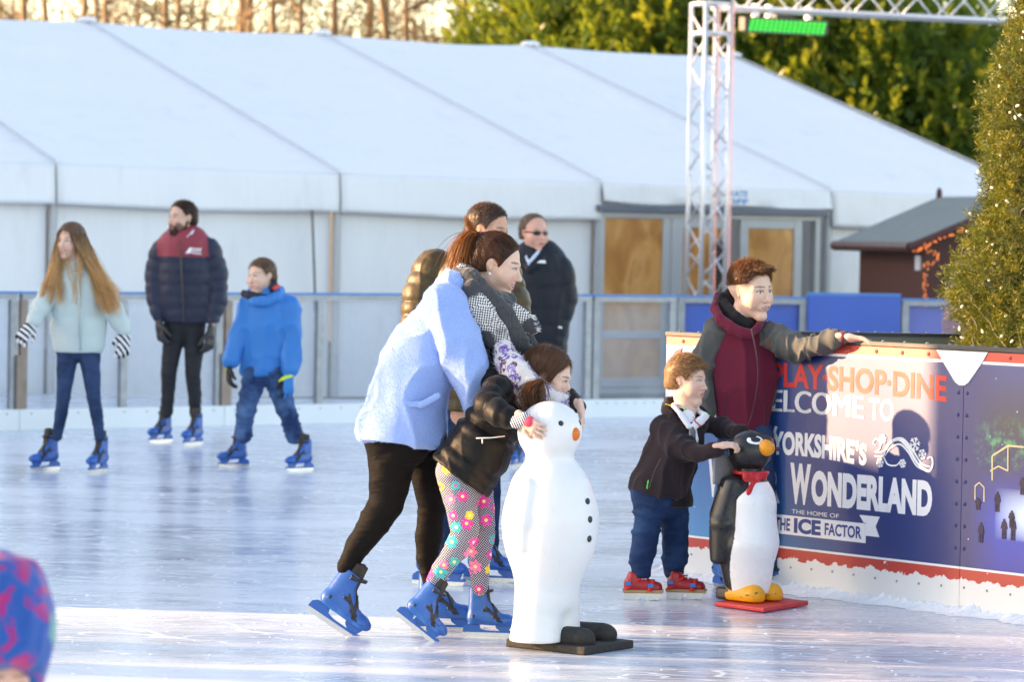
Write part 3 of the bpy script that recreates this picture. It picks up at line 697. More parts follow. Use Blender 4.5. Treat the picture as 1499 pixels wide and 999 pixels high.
M['bark'] = simple('bark', (.27, .18, .10), .8, 0, .35, 5, .5, 30)
M['dry'] = leaf_mat('dry leaves', (.10, .05, .025), (.15, .08, .03), (.22, .11, .03), .7, .3)
def laurel_mesh(seed, w, h):
    rng = np.random.default_rng(seed); P = []; D = []; A = []
    ns = 520
    th = rng.uniform(0, 2*np.pi, ns); zz = rng.uniform(.0, 1, ns)**.8; rad = np.sqrt(np.clip(1-(zz*1.02-.15)**4, .05, 1))*(.75+.3*rng.random(ns))
    for i in range(ns):
        b = np.array([math.cos(th[i])*w*rad[i], math.sin(th[i])*w*rad[i]*.8, zz[i]*h*(.85+.15*rng.random())])
        up = unit(np.array([math.cos(th[i])*.8, math.sin(th[i])*.8, .85])+rng.normal(size=3)*.38); L = rng.uniform(.3, .7); k = 17; tip = rng.random() < .35
        t = np.linspace(0, 1, k)[:, None]; pp = b+up*L*t; a = rng.uniform(0, 6.28, k)
        s = unit(np.cross(up, [0.3, .2, 1])); q = np.cross(up, s); out = s*np.cos(a)[:, None]+q*np.sin(a)[:, None]
        d = unit(out*(1.1-.8*t)+up*(.5+.9*t)); P.append(pp); D.append(d); A.append(np.clip(t[:, 0]*1.3-.5, 0, 1)*(1 if tip else .25)*rng.uniform(.4, 1))
    # inner filling
    n2 = 2600; q = unit(rng.normal(size=(n2, 3))); rr = rng.random(n2)**.4*.9; P.append(q*np.array([w, w*.8, h*.5])*rr[:, None]+[0, 0, h*.5]); D.append(unit(rng.normal(size=(n2, 3))+[0, 0, .4])); A.append(np.zeros(n2))
    P = np.concatenate(P); D = np.concatenate(D); A = np.concatenate(A)
    V, F = leaves(P, D, rng.uniform(.15, .23, len(P)), rng.uniform(.06, .085, len(P)), rng); return V, F, np.repeat(A, 4)[:, None]*np.ones((1, 3))
rnd = random.Random(11)
protos = []
for k in range(3):
    V, F, A = laurel_mesh(40+k, 1.5, 4.6); protos.append((V, F, A))
sp_ = [(-.7, 56, .55, 0), (.3, 54, .85, 1), (1.3, 52.5, 1.05, 2), (2.9, 52, 1.15, 0), (4.4, 51.5, 1.1, 1), (5.7, 51, 1.0, 2), (6.9, 50.5, .82, 0), (8.0, 50, .62, 1), (9.2, 50.5, .66, 2), (2.2, 56, 1.3, 1), (1.3, 58, 1.1, 0), (4.8, 55, 1.15, 2), (6.6, 54, .8, 1)]
lbl = ['leftmost laurel shrub with yellow green tips above the marquee ridge', 'low laurel shrub just right of the bare trees', 'laurel shrub directly behind the third ridge cap of the marquee', 'tall laurel shrub left of the white truss tower', 'tall laurel shrub behind the green light bar', 'laurel shrub under the truss beam with sunny shoots', 'darker laurel shrub low behind the sloping marquee gable', 'small dark laurel shrub near the end of the marquee gable', 'small laurel shrub half hidden by the decorated tree', 'rear laurel shrub filling the top behind the truss tower', 'rear laurel shrub with golden leaves beside the bare trees', 'rear laurel shrub above the light bar', 'rear laurel shrub between the shrubs and the brown hedge']
base = {}
for i, (x, y, s, k) in enumerate(sp_):
    e = empty('laurel_shrub', lbl[i], 'shrub', (x, y, .3+.25*max(0, (y-50))), 'laurel shrubs behind the marquee')
    if k not in base:
        o = from_np('foliage', *protos[k][:2], M['laurel'], e, False, protos[k][2]); m = MB()
        for a in range(4): m.tube([(.1*math.cos(a*1.6), .1*math.sin(a*1.6), -.4), (.5*math.cos(a*1.6), .4*math.sin(a*1.6), 1.6), (.8*math.cos(a*1.6+.4), .6*math.sin(a*1.6), 3)], [.06, .04, .02], 6)
        t = m.build('stem', M['bark'], e, True); base[k] = (o, t)
    else:
        for q in base[k]: c_ = q.copy(); link(c_, e)
    e.scale = (s, s, s); e.rotation_euler[2] = rnd.uniform(0, 6)
# brown autumn hedge at the upper right
def brown_hedge(label, x, y, w, h, seed, z0=.2, n=9000, mat='dry'):
    rng = np.random.default_rng(seed); e = empty('beech_hedge', label, 'hedge', (x, y, z0))
    q = rng.uniform(-1, 1, (n, 3)); P = np.stack([q[:, 0]*w, q[:, 1]*.9, (q[:, 2]*.5+.5)*h], 1); P[:, 1] += .5*np.sin(P[:, 0]*2)
    P[:, 2] *= .9+.1*np.sin(P[:, 0]*1.7+seed); D = unit(rng.normal(size=(n, 3)))
    V, F = leaves(P, D, rng.uniform(.07, .14, n), rng.uniform(.04, .07, n), rng)
    from_np('foliage', V, F, M[mat], e, False, np.repeat((rng.random(n) < .12).astype(float)*.9, 4)[:, None]*np.ones((1, 3)))
    m = MB()
    for i in range(60):
        a = rng.uniform(-w, w); m.tube([(a, rng.uniform(-.4, .4), -.2), (a+rng.normal()*.2, rng.uniform(-.6, .6), h*rng.uniform(.7, 1.02))], [.025, .008], 5)
    m.build('stem', M['bark'], e)
brown_hedge('dark brown autumn hedge behind the laurels at the upper right', 8.6, 57, 3.6, 6.6, 3, n=15000)
brown_hedge('rusty brown hedge behind the bare tree trunks', -5.5, 66, 6.5, 5.2, 4, 1.2, 17000)
brown_hedge('rusty brown thicket between the bare trees and the laurels', 2.5, 64, 3.6, 7.0, 5, 1.2, 9000)
brown_hedge('brown twiggy thicket far behind the bare trunks', -6.5, 76, 8.5, 7.0, 6, 1.6, 26000)
# bare trees
def bare_tree(seed, H, r):
    rng = random.Random(seed); m = MB(); tw = MB()
    lean = rng.uniform(-.03, .03); pts = [(lean*z*H+.06*math.sin(z*7+seed), .05*math.cos(z*5), z*H) for z in [i/9 for i in range(10)]]
    m.tube(pts, [r*(1-.75*i/9) for i in range(10)], 9)
    def br(p, d, L, r0, lv):
        q = [p]; dd = np.array(d)
        for i in range(4): dd = dd+np.array([rng.uniform(-.25, .25), rng.uniform(-.25, .25), rng.uniform(-.1, .22)]); dd /= np.linalg.norm(dd); q.append(q[-1]+dd*L/4)
        tw.tube(q, [r0*(1-.8*i/4) for i in range(5)], 4, cap=False)
        if lv:
            for k in range(5): i = rng.randint(1, 4); br(q[i], dd+np.array([rng.uniform(-1, 1), rng.uniform(-1, 1), rng.uniform(-.3, .7)]), L*.6, r0*.5, lv-1)
    for i in range(15):
        z = rng.uniform(.28, .95); k = int(z*9); p = np.array(pts[k]); a = rng.uniform(0, 6.28); br(p, np.array([math.cos(a), math.sin(a), .6]), rng.uniform(.9, 1.9), r*.28, 2)
    return m, tw
tbase = [bare_tree(s, 8.5, .085) for s in (1, 2, 3)]; tmade = {}
tl = [(48, 62), (73, 70), (128, 60), (145, 66), (160, 59), (237, 61), (254, 68), (293, 72), (330, 58), (362, 64), (401, 59), (446, 70), (491, 60), (536, 66), (594, 60), (613, 57), (684, 58), (20, 76), (205, 75), (560, 74)]
tn = ['first', 'second', 'third', 'fourth', 'fifth', 'sixth', 'seventh', 'eighth', 'ninth', 'tenth', 'eleventh', 'twelfth', 'thirteenth', 'fourteenth', 'fifteenth', 'sixteenth', 'last']
order = sorted(range(len(tl)), key=lambda i: tl[i][0]); rank = {i: r for r, i in enumerate(order)}
nm = ['first', 'second', 'third', 'fourth', 'fifth', 'sixth', 'seventh', 'eighth', 'ninth', 'tenth', 'eleventh', 'twelfth', 'thirteenth', 'fourteenth', 'fifteenth', 'sixteenth', 'seventeenth', 'eighteenth', 'nineteenth', 'twentieth']
for i, (x, Y) in enumerate(tl):
    p = at(x, 20, Y); k = i % 3
    e = empty('bare_tree', '%s bare winter tree from the left above the marquee ridge' % nm[rank[i]], 'tree', (p[0], p[1], 1.0+.2*max(0, (Y-60)/10)), 'bare trees above the marquee')
    if k not in tmade:
        a = tbase[k][0].build('trunk', M['bark'], e, True); b = tbase[k][1].build('crown', M['bark'], e, True); tmade[k] = (a, b)
    else:
        for q in tmade[k]: link(q.copy(), e)
    s = rnd.uniform(.85, 1.15); e.scale = (s, s, rnd.uniform(.9, 1.1)); e.rotation_euler[2] = rnd.uniform(0, 6)
    if x in (330, 613): e.rotation_euler[1] = -.12
for i, (x, y) in enumerate([(-27, 15.2), (-29, 16.2), (-33, 17.0), (-36, 16.2), (-31, 17.6)]):  # unseen trees, added to dapple and soften the sun on the ice
    e = empty('bare_tree', '%s of five unseen bare trees added left of the rink to dapple the sun' % nm[i], 'tree', (x, y, 0), 'unseen bare trees added to dapple the sun'); [link(q.copy(), e) for q in tmade[i % 3]]; e.scale = (1.1, 1.1, 1.1); e.rotation_euler[2] = i*1.3
# ------------------------------------------------------------------ decorated conifer
TX, TYY = (1554-CX)/FP*17.25, 17.25
xt = empty('decorated_conifer', 'green conifer wrapped in small white bulbs behind the printed banner', 'tree', (TX, TYY, 0))
rng = np.random.default_rng(9); ns = 12500; Ht = 4.15
z = rng.uniform(.25, Ht-.05, ns)*1.0; z = Ht-(Ht-.25)*np.sqrt(rng.random(ns)); 
rad = .62*(Ht-z)/(Ht-.3)*(1)+.03
lump = .86+.22*vnoise(np.stack([np.cos(np.linspace(0, 1, ns)), z*0, z*0], 1), 1)
th = rng.uniform(0, 2*np.pi, ns)
lum = vnoise(np.stack([np.cos(th)*2.2, np.sin(th)*2.2, z*4.5], 1), 1.0, 3)
rr = rad*(.70+.42*lum)*(1-.30*rng.random(ns)**2); P0 = np.stack([np.cos(th)*rr, np.sin(th)*rr, z], 1)
out = np.stack([np.cos(th), np.sin(th), 0*th+.45], 1); Dm = unit(out+rng.normal(size=(ns, 3))*.45)
nn_ = 20; P = []; D = []
Lb_ = rng.uniform(.06, .13, ns)
for k in range(nn_):
    t = (k+.5)/nn_; P.append(P0+Dm*(Lb_*t)[:, None]); r = unit(np.cross(Dm, rng.normal(size=(ns, 3)))); D.append(unit(r*.9+Dm*.75))
P = np.concatenate(P); D = np.concatenate(D); A = np.tile(rng.random(ns)**2*.8, nn_)
V, F = leaves(P, D, rng.uniform(.026, .045, len(P)), .0048, rng)
M['needle'] = leaf_mat('needles', (.030, .065, .012), (.09, .12, .014), (.34, .28, .025), .5, .3, 5)
from_np('foliage', V, F, M['needle'], xt, False, np.repeat(A, 4)[:, None]*np.ones((1, 3)))
m = MB(); m.tube([(0, 0, 0), (0, 0, Ht-.1)], [.07, .015], 8); m.build('trunk', M['bark'], xt, True)
g = N('inner foliage shade'); g.bsdf((.02, .03, .008), .9); m = MB(); V = []; F = []  # dark core whose colour stands in for shade inside the tree
m.tube([(0, 0, .3), (0, 0, 1.5), (0, 0, 3), (0, 0, Ht-.15)], [.46, .32, .15, .01], 20); m.build('inner_shade', g.m, xt, True)
# bulbs and wire
fl = empty('fairy_lights', 'string of small white bulbs on green wire wound round the conifer', 'string lights', (TX, TYY, 0))
g = N('bulb'); g.bsdf((.92, .86, .72), .25, 0, .6, emit=(1, .85, .6), es=.08); m = MB(); m.ball((0, 0, 0), (.0062, .0062, .012), 8, 6); first = None
rnd = random.Random(4); wire = MB(); cnt = 0
tang = []
for s in range(5):
    th0 = -2.9+s*.55; pts = []
    for k in range(60):
        zz = .8+k*.036; a = th0+.35*math.sin(k*.22+s)+.05*rnd.uniform(-1, 1); r_ = (.64*(Ht-zz)/(Ht-.3)+.03)*(1.0+.05*math.sin(k)); pts.append((math.cos(a)*r_, math.sin(a)*r_, zz))
    wire.tube(bez(pts, 2), .0032, 4, cap=False)
wire.build('wire', simple('wire', (.10, .10, .05), .5), fl, True)
while cnt < 98:
    a = rnd.uniform(-math.pi*.98, -math.pi*.38); zz = rnd.uniform(1.0, 2.75); r_ = (.64*(Ht-zz)/(Ht-.3)+.03)*rnd.uniform(1.0, 1.08)
    p = (math.cos(a)*r_, math.sin(a)*r_, zz)
    if first is None: first = m.build('bulb', g.m, fl, True); o = first
    else: o = first.copy(); link(o, fl)
    o.location = p; o.rotation_euler = (rnd.uniform(0, 3), rnd.uniform(0, 3), 0); cnt += 1

# ------------------------------------------------------------------ unseen blockers added left of the frame to shade the rink
wallm = simple('brown brick wall', (.20, .12, .09), .85, 0, .2, 2)  # dark brown keeps the banner's reflection of these blockers dark
hall = empty('shade_hall', 'unseen long hall added left of the frame to shade the rear of the rink', 'building', (-26, 36.8, 0))  # unseen hall, added to put the rear of the rink in shade
m = MB(); m.box((-5, -15.1, -.06), (0, 5.2, 9.6)); m.box((-5, 5.2, -.06), (.002, 15.5, 12.4)); m.build('wall', wallm, hall)  # taller end shaped to keep sun off the marquee roof
m = MB(); m.box((-5.3, -15.4, 9.6), (.3, 5.2, 9.8)); m.box((-5.3, 5.0, 12.4), (.3, 15.8, 12.6)); m.build('roof', M['dark'], hall)
m = MB(); [m.box((.01, -13+i*3, 1), (.03, -11.4+i*3, 2.6)) for i in range(9)]; m.build('window', M['dark'], hall)
hut = empty('shade_hut', 'unseen hut added left of the frame to shade the foot of the banner', 'hut', (-12, 18.15, 0))  # unseen hut, added to shade the lower banner
m = MB(); m.box((-2, -1.2, 0), (0, 1.7, 3.75)); m.build('wall', M['boards'], hut); m = MB(); m.box((-2.2, -1.25, 3.75), (.1, 1.75, 3.86)); m.build('roof', M['dark'], hut)
adb = empty('shade_board', 'unseen tall board added left of the frame to shade the right of the banner', 'board', (-7.5, 15.93, 0))  # unseen board, added to end the sun patch on the banner
m = MB(); m.box((-.05, -.47, 0), (.05, .47, 3.8)); m.build('board', M['dark'], adb)
m = MB(); m.box((-.08, -.5, 0), (.08, -.475, 3.85)); m.build('post', M['galv'], adb); m = MB(); m.box((-.08, .475, 0), (.08, .5, 3.85)); m.build('post', M['galv'], adb)
for i, (y, w, h) in enumerate([(14.3, .22, 4.2), (13.7, .3, 4.0), (12.8, .4, 4.4)]):  # unseen pillars, added to break the sun on the near ice into stripes
    e = empty('shade_post', ['narrow', 'wide', 'broad'][i]+' unseen pillar added left of the frame to stripe the sunlit ice', 'pillar', (-9-i, y, 0)); m = MB(); m.box((-.1, -w/2, 0), (.1, w/2, h)); m.build('shaft', wallm, e)
# ------------------------------------------------------------------ sculpting by distance fields
class SDF:
    def __init__(s, lo, hi, h, fine=()):
        s.ax = []
        for k in range(3):
            xs = [lo[k]]
            while xs[-1] < hi[k]:
                x = xs[-1]; hh = h
                for a, b, f in fine:
                    if a[k]-f*2 <= x <= b[k]: hh = min(hh, f)
                xs.append(x+hh)
            s.ax.append(np.array(xs))
        s.shape = tuple(len(a) for a in s.ax); s.F = np.full(s.shape, 1.0, np.float32); s.I = np.zeros(s.shape, np.uint8)
    def sl(s, lo, hi, m):
        r = []
        for k in range(3):
            a = np.searchsorted(s.ax[k], lo[k]-m); b = np.searchsorted(s.ax[k], hi[k]+m); r.append(slice(max(0, a-1), min(s.shape[k], b+1)))
        return tuple(r)
    def add(s, fn, lo, hi, k=.01, ci=0, op='u'):
        sl = s.sl(lo, hi, k+.02)
        if any(q.stop-q.start < 1 for q in sl): return
        X = s.ax[0][sl[0], None, None].astype(np.float32); Y = s.ax[1][None, sl[1], None].astype(np.float32); Z = s.ax[2][None, None, sl[2]].astype(np.float32)
        d = fn(X, Y, Z).astype(np.float32); F = s.F[sl]; I = s.I[sl]
        if op == 'u':
            I[...] = np.where(d < F, ci, I)
            h = np.maximum(k-np.abs(F-d), 0)/max(k, 1e-6); F[...] = np.minimum(F, d)-h*h*k*.25
        elif op == 's':
            d = -d; h = np.maximum(k-np.abs(F-d), 0)/max(k, 1e-6); F[...] = np.maximum(F, d)+h*h*k*.25
    def cone(s, a, b, ra, rb, k=.01, ci=0, op='u', side=None, q=1.0, disp=None):
        a = np.asarray(a, float); b = np.asarray(b, float); ab = b-a; L2 = max(ab@ab, 1e-8); R_ = max(ra, rb)*max(1, q)
        def fn(X, Y, Z):
            px, py, pz = X-a[0], Y-a[1], Z-a[2]; t = (px*ab[0]+py*ab[1]+pz*ab[2])/L2; tc = np.clip(t, 0, 1)
            dx, dy, dz = px-tc*ab[0], py-tc*ab[1], pz-tc*ab[2]; r = ra+(rb-ra)*tc
            if side is not None:
                n = side; c = dx*n[0]+dy*n[1]+dz*n[2]; f = c*(1-1/q); dx = dx-f*n[0]; dy = dy-f*n[1]; dz = dz-f*n[2]
            d = np.sqrt(dx*dx+dy*dy+dz*dz)-r
            if disp: d = d-disp(tc*math.sqrt(L2), d+r, r)
            return d
        s.add(fn, np.minimum(a, b)-R_, np.maximum(a, b)+R_, k, ci, op)
    def multi(s, segs, k=.01, ci=0, op='u', side=None, q=1.0, ki=.004):
        "several cones evaluated together so that joints do not bead: segs = (a, b, ra, rb, disp)"
        lo = np.min([np.minimum(a, b)-max(ra, rb)*max(1, q) for a, b, ra, rb, d in segs], 0); hi = np.max([np.maximum(a, b)+max(ra, rb)*max(1, q) for a, b, ra, rb, d in segs], 0)
        def fn(X, Y, Z):
            out = None
            for a, b, ra, rb, disp in segs:
                ab = b-a; L2 = max(ab@ab, 1e-8); px, py, pz = X-a[0], Y-a[1], Z-a[2]; tc = np.clip((px*ab[0]+py*ab[1]+pz*ab[2])/L2, 0, 1)
                dx, dy, dz = px-tc*ab[0], py-tc*ab[1], pz-tc*ab[2]; r = ra+(rb-ra)*tc
                if side is not None: c_ = (dx*side[0]+dy*side[1]+dz*side[2])*(1-1/q); dx = dx-c_*side[0]; dy = dy-c_*side[1]; dz = dz-c_*side[2]
                d = np.sqrt(dx*dx+dy*dy+dz*dz)-r
                if disp: d = d-disp(tc*math.sqrt(L2), d+r, r)
                if out is None: out = d
                else: h = np.maximum(ki-np.abs(out-d), 0)/ki; out = np.minimum(out, d)-h*h*ki*.25
            return out
        s.add(fn, lo, hi, k, ci, op)
    def ell(s, c, r, M3=None, k=.01, ci=0, op='u'):
        "ellipsoid; M3 columns = local axes"
        c = np.asarray(c, float); r = np.asarray(r, float); A = np.eye(3) if M3 is None else np.asarray(M3); R_ = r.max()
        ext = np.sqrt(((A*r)**2).sum(1))
        def fn(X, Y, Z):
            px, py, pz = X-c[0], Y-c[1], Z-c[2]
            u = [(px*A[0, i]+py*A[1, i]+pz*A[2, i]) for i in range(3)]
            k0 = np.sqrt(sum((u[i]/r[i])**2 for i in range(3)))+1e-9; k1 = np.sqrt(sum((u[i]/r[i]**2)**2 for i in range(3)))+1e-9
            return k0*(k0-1)/k1
        s.add(fn, c-ext, c+ext, k, ci, op)
    def box(s, c, h, M3=None, rd=.01, k=.01, ci=0, op='u'):
        c = np.asarray(c, float); h = np.asarray(h, float); A = np.eye(3) if M3 is None else np.asarray(M3); ext = np.abs(A*h).sum(1)
        def fn(X, Y, Z):
            px, py, pz = X-c[0], Y-c[1], Z-c[2]
            u = [np.abs(px*A[0, i]+py*A[1, i]+pz*A[2, i])-(h[i]-rd) for i in range(3)]
            return np.sqrt(sum(np.maximum(q, 0)**2 for q in u))+np.minimum(np.maximum(np.maximum(u[0], u[1]), u[2]), 0)-rd
        s.add(fn, c-ext, c+ext, k, ci, op)
    def cut(s, p, n, k=.01):
        "remove the half space on the side n points to"
        p = np.asarray(p, float); n = np.asarray(n, float); n = n/np.linalg.norm(n)
        X = s.ax[0][:, None, None]; Y = s.ax[1][None, :, None]; Z = s.ax[2][None, None, :]
        d = ((X-p[0])*n[0]+(Y-p[1])*n[1]+(Z-p[2])*n[2]).astype(np.float32); h = np.maximum(k-np.abs(s.F-d), 0)/k; s.F = np.maximum(s.F, d)+h*h*k*.25
    def mesh(s):
        F = s.F; S = F < 0; nx, ny, nz = s.shape
        c = np.zeros((nx-1, ny-1, nz-1), np.uint8)
        for i in (0, 1):
            for j in (0, 1):
                for k in (0, 1): c += S[i:nx-1+i, j:ny-1+j, k:nz-1+k]
        act = np.argwhere((c > 0) & (c < 8)); idx = np.full(c.shape, -1, np.int32); idx[act[:, 0], act[:, 1], act[:, 2]] = np.arange(len(act))
        cor = np.array([(i, j, k) for i in (0, 1) for j in (0, 1) for k in (0, 1)])
        val = np.stack([F[act[:, 0]+o[0], act[:, 1]+o[1], act[:, 2]+o[2]] for o in cor], 1); pos = [np.stack([s.ax[a][act[:, a]], s.ax[a][act[:, a]+1]], 1) for a in range(3)]
        acc = np.zeros((len(act), 3)); cnt = np.zeros(len(act))
        for e0 in range(8):
            for e1 in range(e0+1, 8):
                if np.abs(cor[e0]-cor[e1]).sum() != 1: continue
                a, b = val[:, e0], val[:, e1]; mk = (a < 0) != (b < 0); t = np.where(mk, a/(a-b+1e-12*(a == b)), 0)
                for q in range(3):
                    p0 = pos[q][:, cor[e0][q]]; p1 = pos[q][:, cor[e1][q]]; acc[:, q] += np.where(mk, p0+(p1-p0)*t, 0)
                cnt += mk
        V = acc/cnt[:, None]
        near = np.argmin(np.abs(val), 1); cc = act+cor[near]; ci = s.I[cc[:, 0], cc[:, 1], cc[:, 2]]
        FA = []
        for ax in range(3):
            o1, o2 = [a for a in range(3) if a != ax]
            A_ = np.take(S, range(0, s.shape[ax]-1), ax); B_ = np.take(S, range(1, s.shape[ax]), ax)
            e = np.argwhere(A_ != B_); e = e[(e[:, o1] > 0) & (e[:, o2] > 0) & (e[:, o1] < s.shape[o1]-1) & (e[:, o2] < s.shape[o2]-1)]
            inn = A_[e[:, 0], e[:, 1], e[:, 2]]; q = []
            for d1, d2 in ((-1, -1), (0, -1), (0, 0), (-1, 0)):
                f = e.copy(); f[:, o1] += d1; f[:, o2] += d2; q.append(idx[f[:, 0], f[:, 1], f[:, 2]])
            q = np.stack(q, 1); flip = inn if ax != 1 else ~inn
            q = np.where(flip[:, None], q, q[:, ::-1]); FA.append(q)
        FA = np.concatenate(FA); FA = FA[(FA >= 0).all(1)]
        return V, FA, ci
def vnormals(V, F):
    a = V[F[:, 0]]; n = np.cross(V[F[:, 2]]-a, V[F[:, 3]]-V[F[:, 1]]); N_ = np.zeros_like(V)
    for k in range(4): np.add.at(N_, F[:, k], n)
    return unit(N_)
def smooth_v(V, F, it=1, lam=.5):
    for _ in range(it):
        A = np.zeros_like(V); c = np.zeros(len(V))
        for k in range(4):
            a, b = F[:, k], F[:, (k+1) % 4]; np.add.at(A, a, V[b]); np.add.at(c, a, 1); np.add.at(A, b, V[a]); np.add.at(c, b, 1)
        V = V+(A/np.maximum(c, 1)[:, None]-V)*lam
    return V
def sculpt(name, S, mats, parent, origin, wrinkle=0, wscale=9, cols=None, paint=None, sm=1, ridge=True, seed=0, aniso=(1, 1, .45)):
    V, F, ci = S.mesh(); V = smooth_v(V, F, sm)
    if wrinkle:
        n = vnormals(V, F); P = V*np.array(aniso)
        a = vnoise(P, wscale, seed+1); b = vnoise(P+3.3, wscale*2.1, seed+2)
        w_ = vnoise(V*.9, wscale*.5, seed+5)[:, None]*.06; a = vnoise((V+w_)*np.array(aniso), wscale*1.5, seed+1); r1 = 1-np.abs(2*a-1); r2 = 1-np.abs(2*b-1)
        f = (r1**3.5-.22)+.45*(r2**3-.2) if ridge else (a*2-1)
        V = V+n*(wrinkle*f)[:, None]
    C = None
    if cols is not None: C = np.array(cols, np.float32)[ci]
    if paint is not None:
        if C is None: C = np.ones((len(V), 3), np.float32)
        C = paint(V, C, ci)
    o = from_np(name, V-np.array(origin), F, mats, parent, True, C); return o
def smst(x, a, b): t = np.clip((x-a)/(b-a), 0, 1); return t*t*(3-2*t)

# ------------------------------------------------------------------ snowman skating aid
SNY = 13.52
def yfix(px_, Y): return px_/FP*Y
sc0 = SNY/FP
sm_ = empty('snowman_skating_aid', 'white plastic snowman skating aid with orange nose on a black base', 'skating aid', tuple(at(803, 945, SNY)*[1, 1, 0]))
so_ = np.array([sm_.location.x, sm_.location.y, 0])
def SP(x, y, dy=0): return at(x, y, SNY+dy)
fa = R(50); fdir = np.array([math.sin(fa), -math.cos(fa), 0]); sdir = np.array([math.cos(fa), math.sin(fa), 0])
S = SDF(SP(725, 960)-[0, .3, 0], SP(885, 580)+[0, .3, 0], .006)
cxy = SP(806, 760); 
S.ell(SP(805, 633), (47.5*sc0, 47.5*sc0, 45.5*sc0), k=.01)
S.cone(SP(805, 668), SP(806, 690), 35*sc0, 38*sc0, k=.015)
S.ell(SP(806, 768), (71.5*sc0, 68*sc0, 96*sc0), k=.035)
S.cone(SP(806, 722), SP(806, 760), 53*sc0, 62*sc0, k=.03)
S.ell(SP(806, 712), (55*sc0, 54*sc0, 34*sc0), k=.03)
S.cone(SP(803, 815), SP(801, 870), 50*sc0, 44*sc0, k=.05)
for sg_ in (1, -1):
    c_ = sdir*sg_*19*sc0; S.cone(SP(802, 835)+c_*.9, SP(801, 880)+c_, 34*sc0, 34*sc0, k=.03); S.cone(SP(801, 880)+c_, SP(798, 942)+c_*1.1, 34*sc0, 40*sc0, k=.02)
    c2 = sdir*sg_*62.5*sc0-fdir*.004
    S.cone(SP(806, 712)+c2*.90, SP(806, 760)+c2*1.07, 17*sc0, 18*sc0, k=.008, side=sdir, q=.62); S.cone(SP(806, 760)+c2*1.07, SP(806, 798)+c2*1.04, 18*sc0, 9*sc0, k=.008, side=sdir, q=.62)
S.cut(SP(797, 938), (0, 0, -1), .004)
g = N('white moulded plastic'); c = g.coord(); f = g.noise(c, 5, 5, .65); sm2 = g.mr(g.noise(g.mapping(c, (1, 1, .4)), 24, 5, .75), .62, .72); b = g.bsdf(g.mix(g.math('MULTIPLY', sm2, .35), g.mix(f, (.70, .71, .72), (.78, .79, .79)), (.50, .49, .47)), g.mr(g.noise(c, 12, 4), .3, .7, .3, .42), 0, .5, g.bump(g.noise(c, 7, 2), .06, .01), sss=.25)
M['snowplastic'] = g.m
sculpt('body', S, g.m, sm_, so_, sm=2)
def ball_at(P, r, name, mat, parent, org, seg=14, ax=None):
    m = MB(); Mx = Matrix.Translation(Vector(P-org))
    if ax is not None: Mx = Mx @ Vector(ax).to_track_quat('Z', 'Y').to_matrix().to_4x4()
    m.ball((0, 0, 0), r, seg, 10); return m.build(name, mat, parent, True, M=Mx)
hc = SP(805, 633)
def on_head(az, el, R_=47*sc0):
    a = fa+az; d = np.array([math.sin(a)*math.cos(el), -math.cos(a)*math.cos(el), math.sin(el)]); return hc+d*R_, d
orange = simple('orange plastic', (.72, .16, .01), .35, 0, .08)
P_, d_ = on_head(.04, -.02, 46*sc0); ball_at(P_, (.021, .026, .018), 'nose', orange, sm_, so_, ax=d_)
for s_ in (-.52, .5): P_, d_ = on_head(s_-.0, .33, 46.5*sc0); ball_at(P_, (.0115, .0115, .005), 'eye', M['black'], sm_, so_, ax=d_)
for zz, px_ in ((731, 0), (757, 0), (785, 0)):
    z_ = SP(806, zz)[2]; zc = SP(806, 768)[2]; rr_ = 70.5*sc0*math.sqrt(1-((z_-zc)/(96*sc0))**2); d_ = np.array([math.sin(fa+.08), -math.cos(fa+.08), 0]); P_ = np.array([cxy[0], SNY, z_])+d_*rr_
    ball_at(P_, (.0135, .0135, .006), 'button', M['black'], sm_, so_, ax=d_)
# base plate and boots
L_, F_, R__ = gnd(740, 948), gnd(856, 961), gnd(928, 950)
rub = simple('black rubber base', (.022, .02, .018), .75, 0, .4, 25, .8, 60)
ex = (R__-F_); ey = (L_-F_); B_ = L_+R__-F_
m = MB(); q_ = [L_, F_, R__, B_]; h_ = .032
m.add([tuple(p-so_) for p in q_]+[tuple(p-so_+np.array([0, 0, h_])) for p in q_], [(0, 1, 2, 3)[::-1], (4, 5, 6, 7)[::-1][::-1], (0, 1, 5, 4), (1, 2, 6, 5), (2, 3, 7, 6), (3, 0, 4, 7)])
m.build('base_plate', rub, sm_, bevel=.006)
for (x0, y0, x1, y1, Yd) in ((822, 936, 852, 936, -.04), (856, 931, 884, 931, .12)):
    m = MB(); a = at(x0, y0, SNY+Yd)-so_; b = at(x1, y1, SNY+Yd-.03)-so_; a[2] = b[2] = h_+.018
    ax_ = (b-a)/np.linalg.norm(b-a); m.tube([a-ax_*.03, b], .046, 16); m.ball(tuple(b), (.052, .052, .044), 16, 10); m.build('foot', rub, sm_, True)

# ------------------------------------------------------------------ penguin skating aid
PY = 15.28; ps = PY/FP
pg = empty('penguin_skating_aid', 'black and white plastic penguin skating aid with red bow on a red sledge base', 'skating aid', tuple(at(1095, 890, PY)*[1, 1, 0]))
po = np.array([pg.location.x, pg.location.y, 0])
def PP(x, y, dy=0): return at(x, y, PY+dy)
pf = R(48); pfd = np.array([math.sin(pf), -math.cos(pf), 0]); psd = np.array([math.cos(pf), math.sin(pf), 0])
S = SDF(PP(1035, 895)-[0, .25, 0], PP(1160, 625)+[0, .25, 0], .004)
S.cone(PP(1094, 790), PP(1095, 735), 46*ps, 40*ps, k=.03, ci=1); S.cone(PP(1092, 800), PP(1095, 858), 45*ps, 34*ps, k=.03, ci=1)
S.cone(PP(1096, 735), PP(1098, 700), 38*ps, 22*ps, k=.03, ci=1)
S.ell(PP(1098, 661), (31.5*ps, 30*ps, 30.5*ps), k=.015, ci=2)
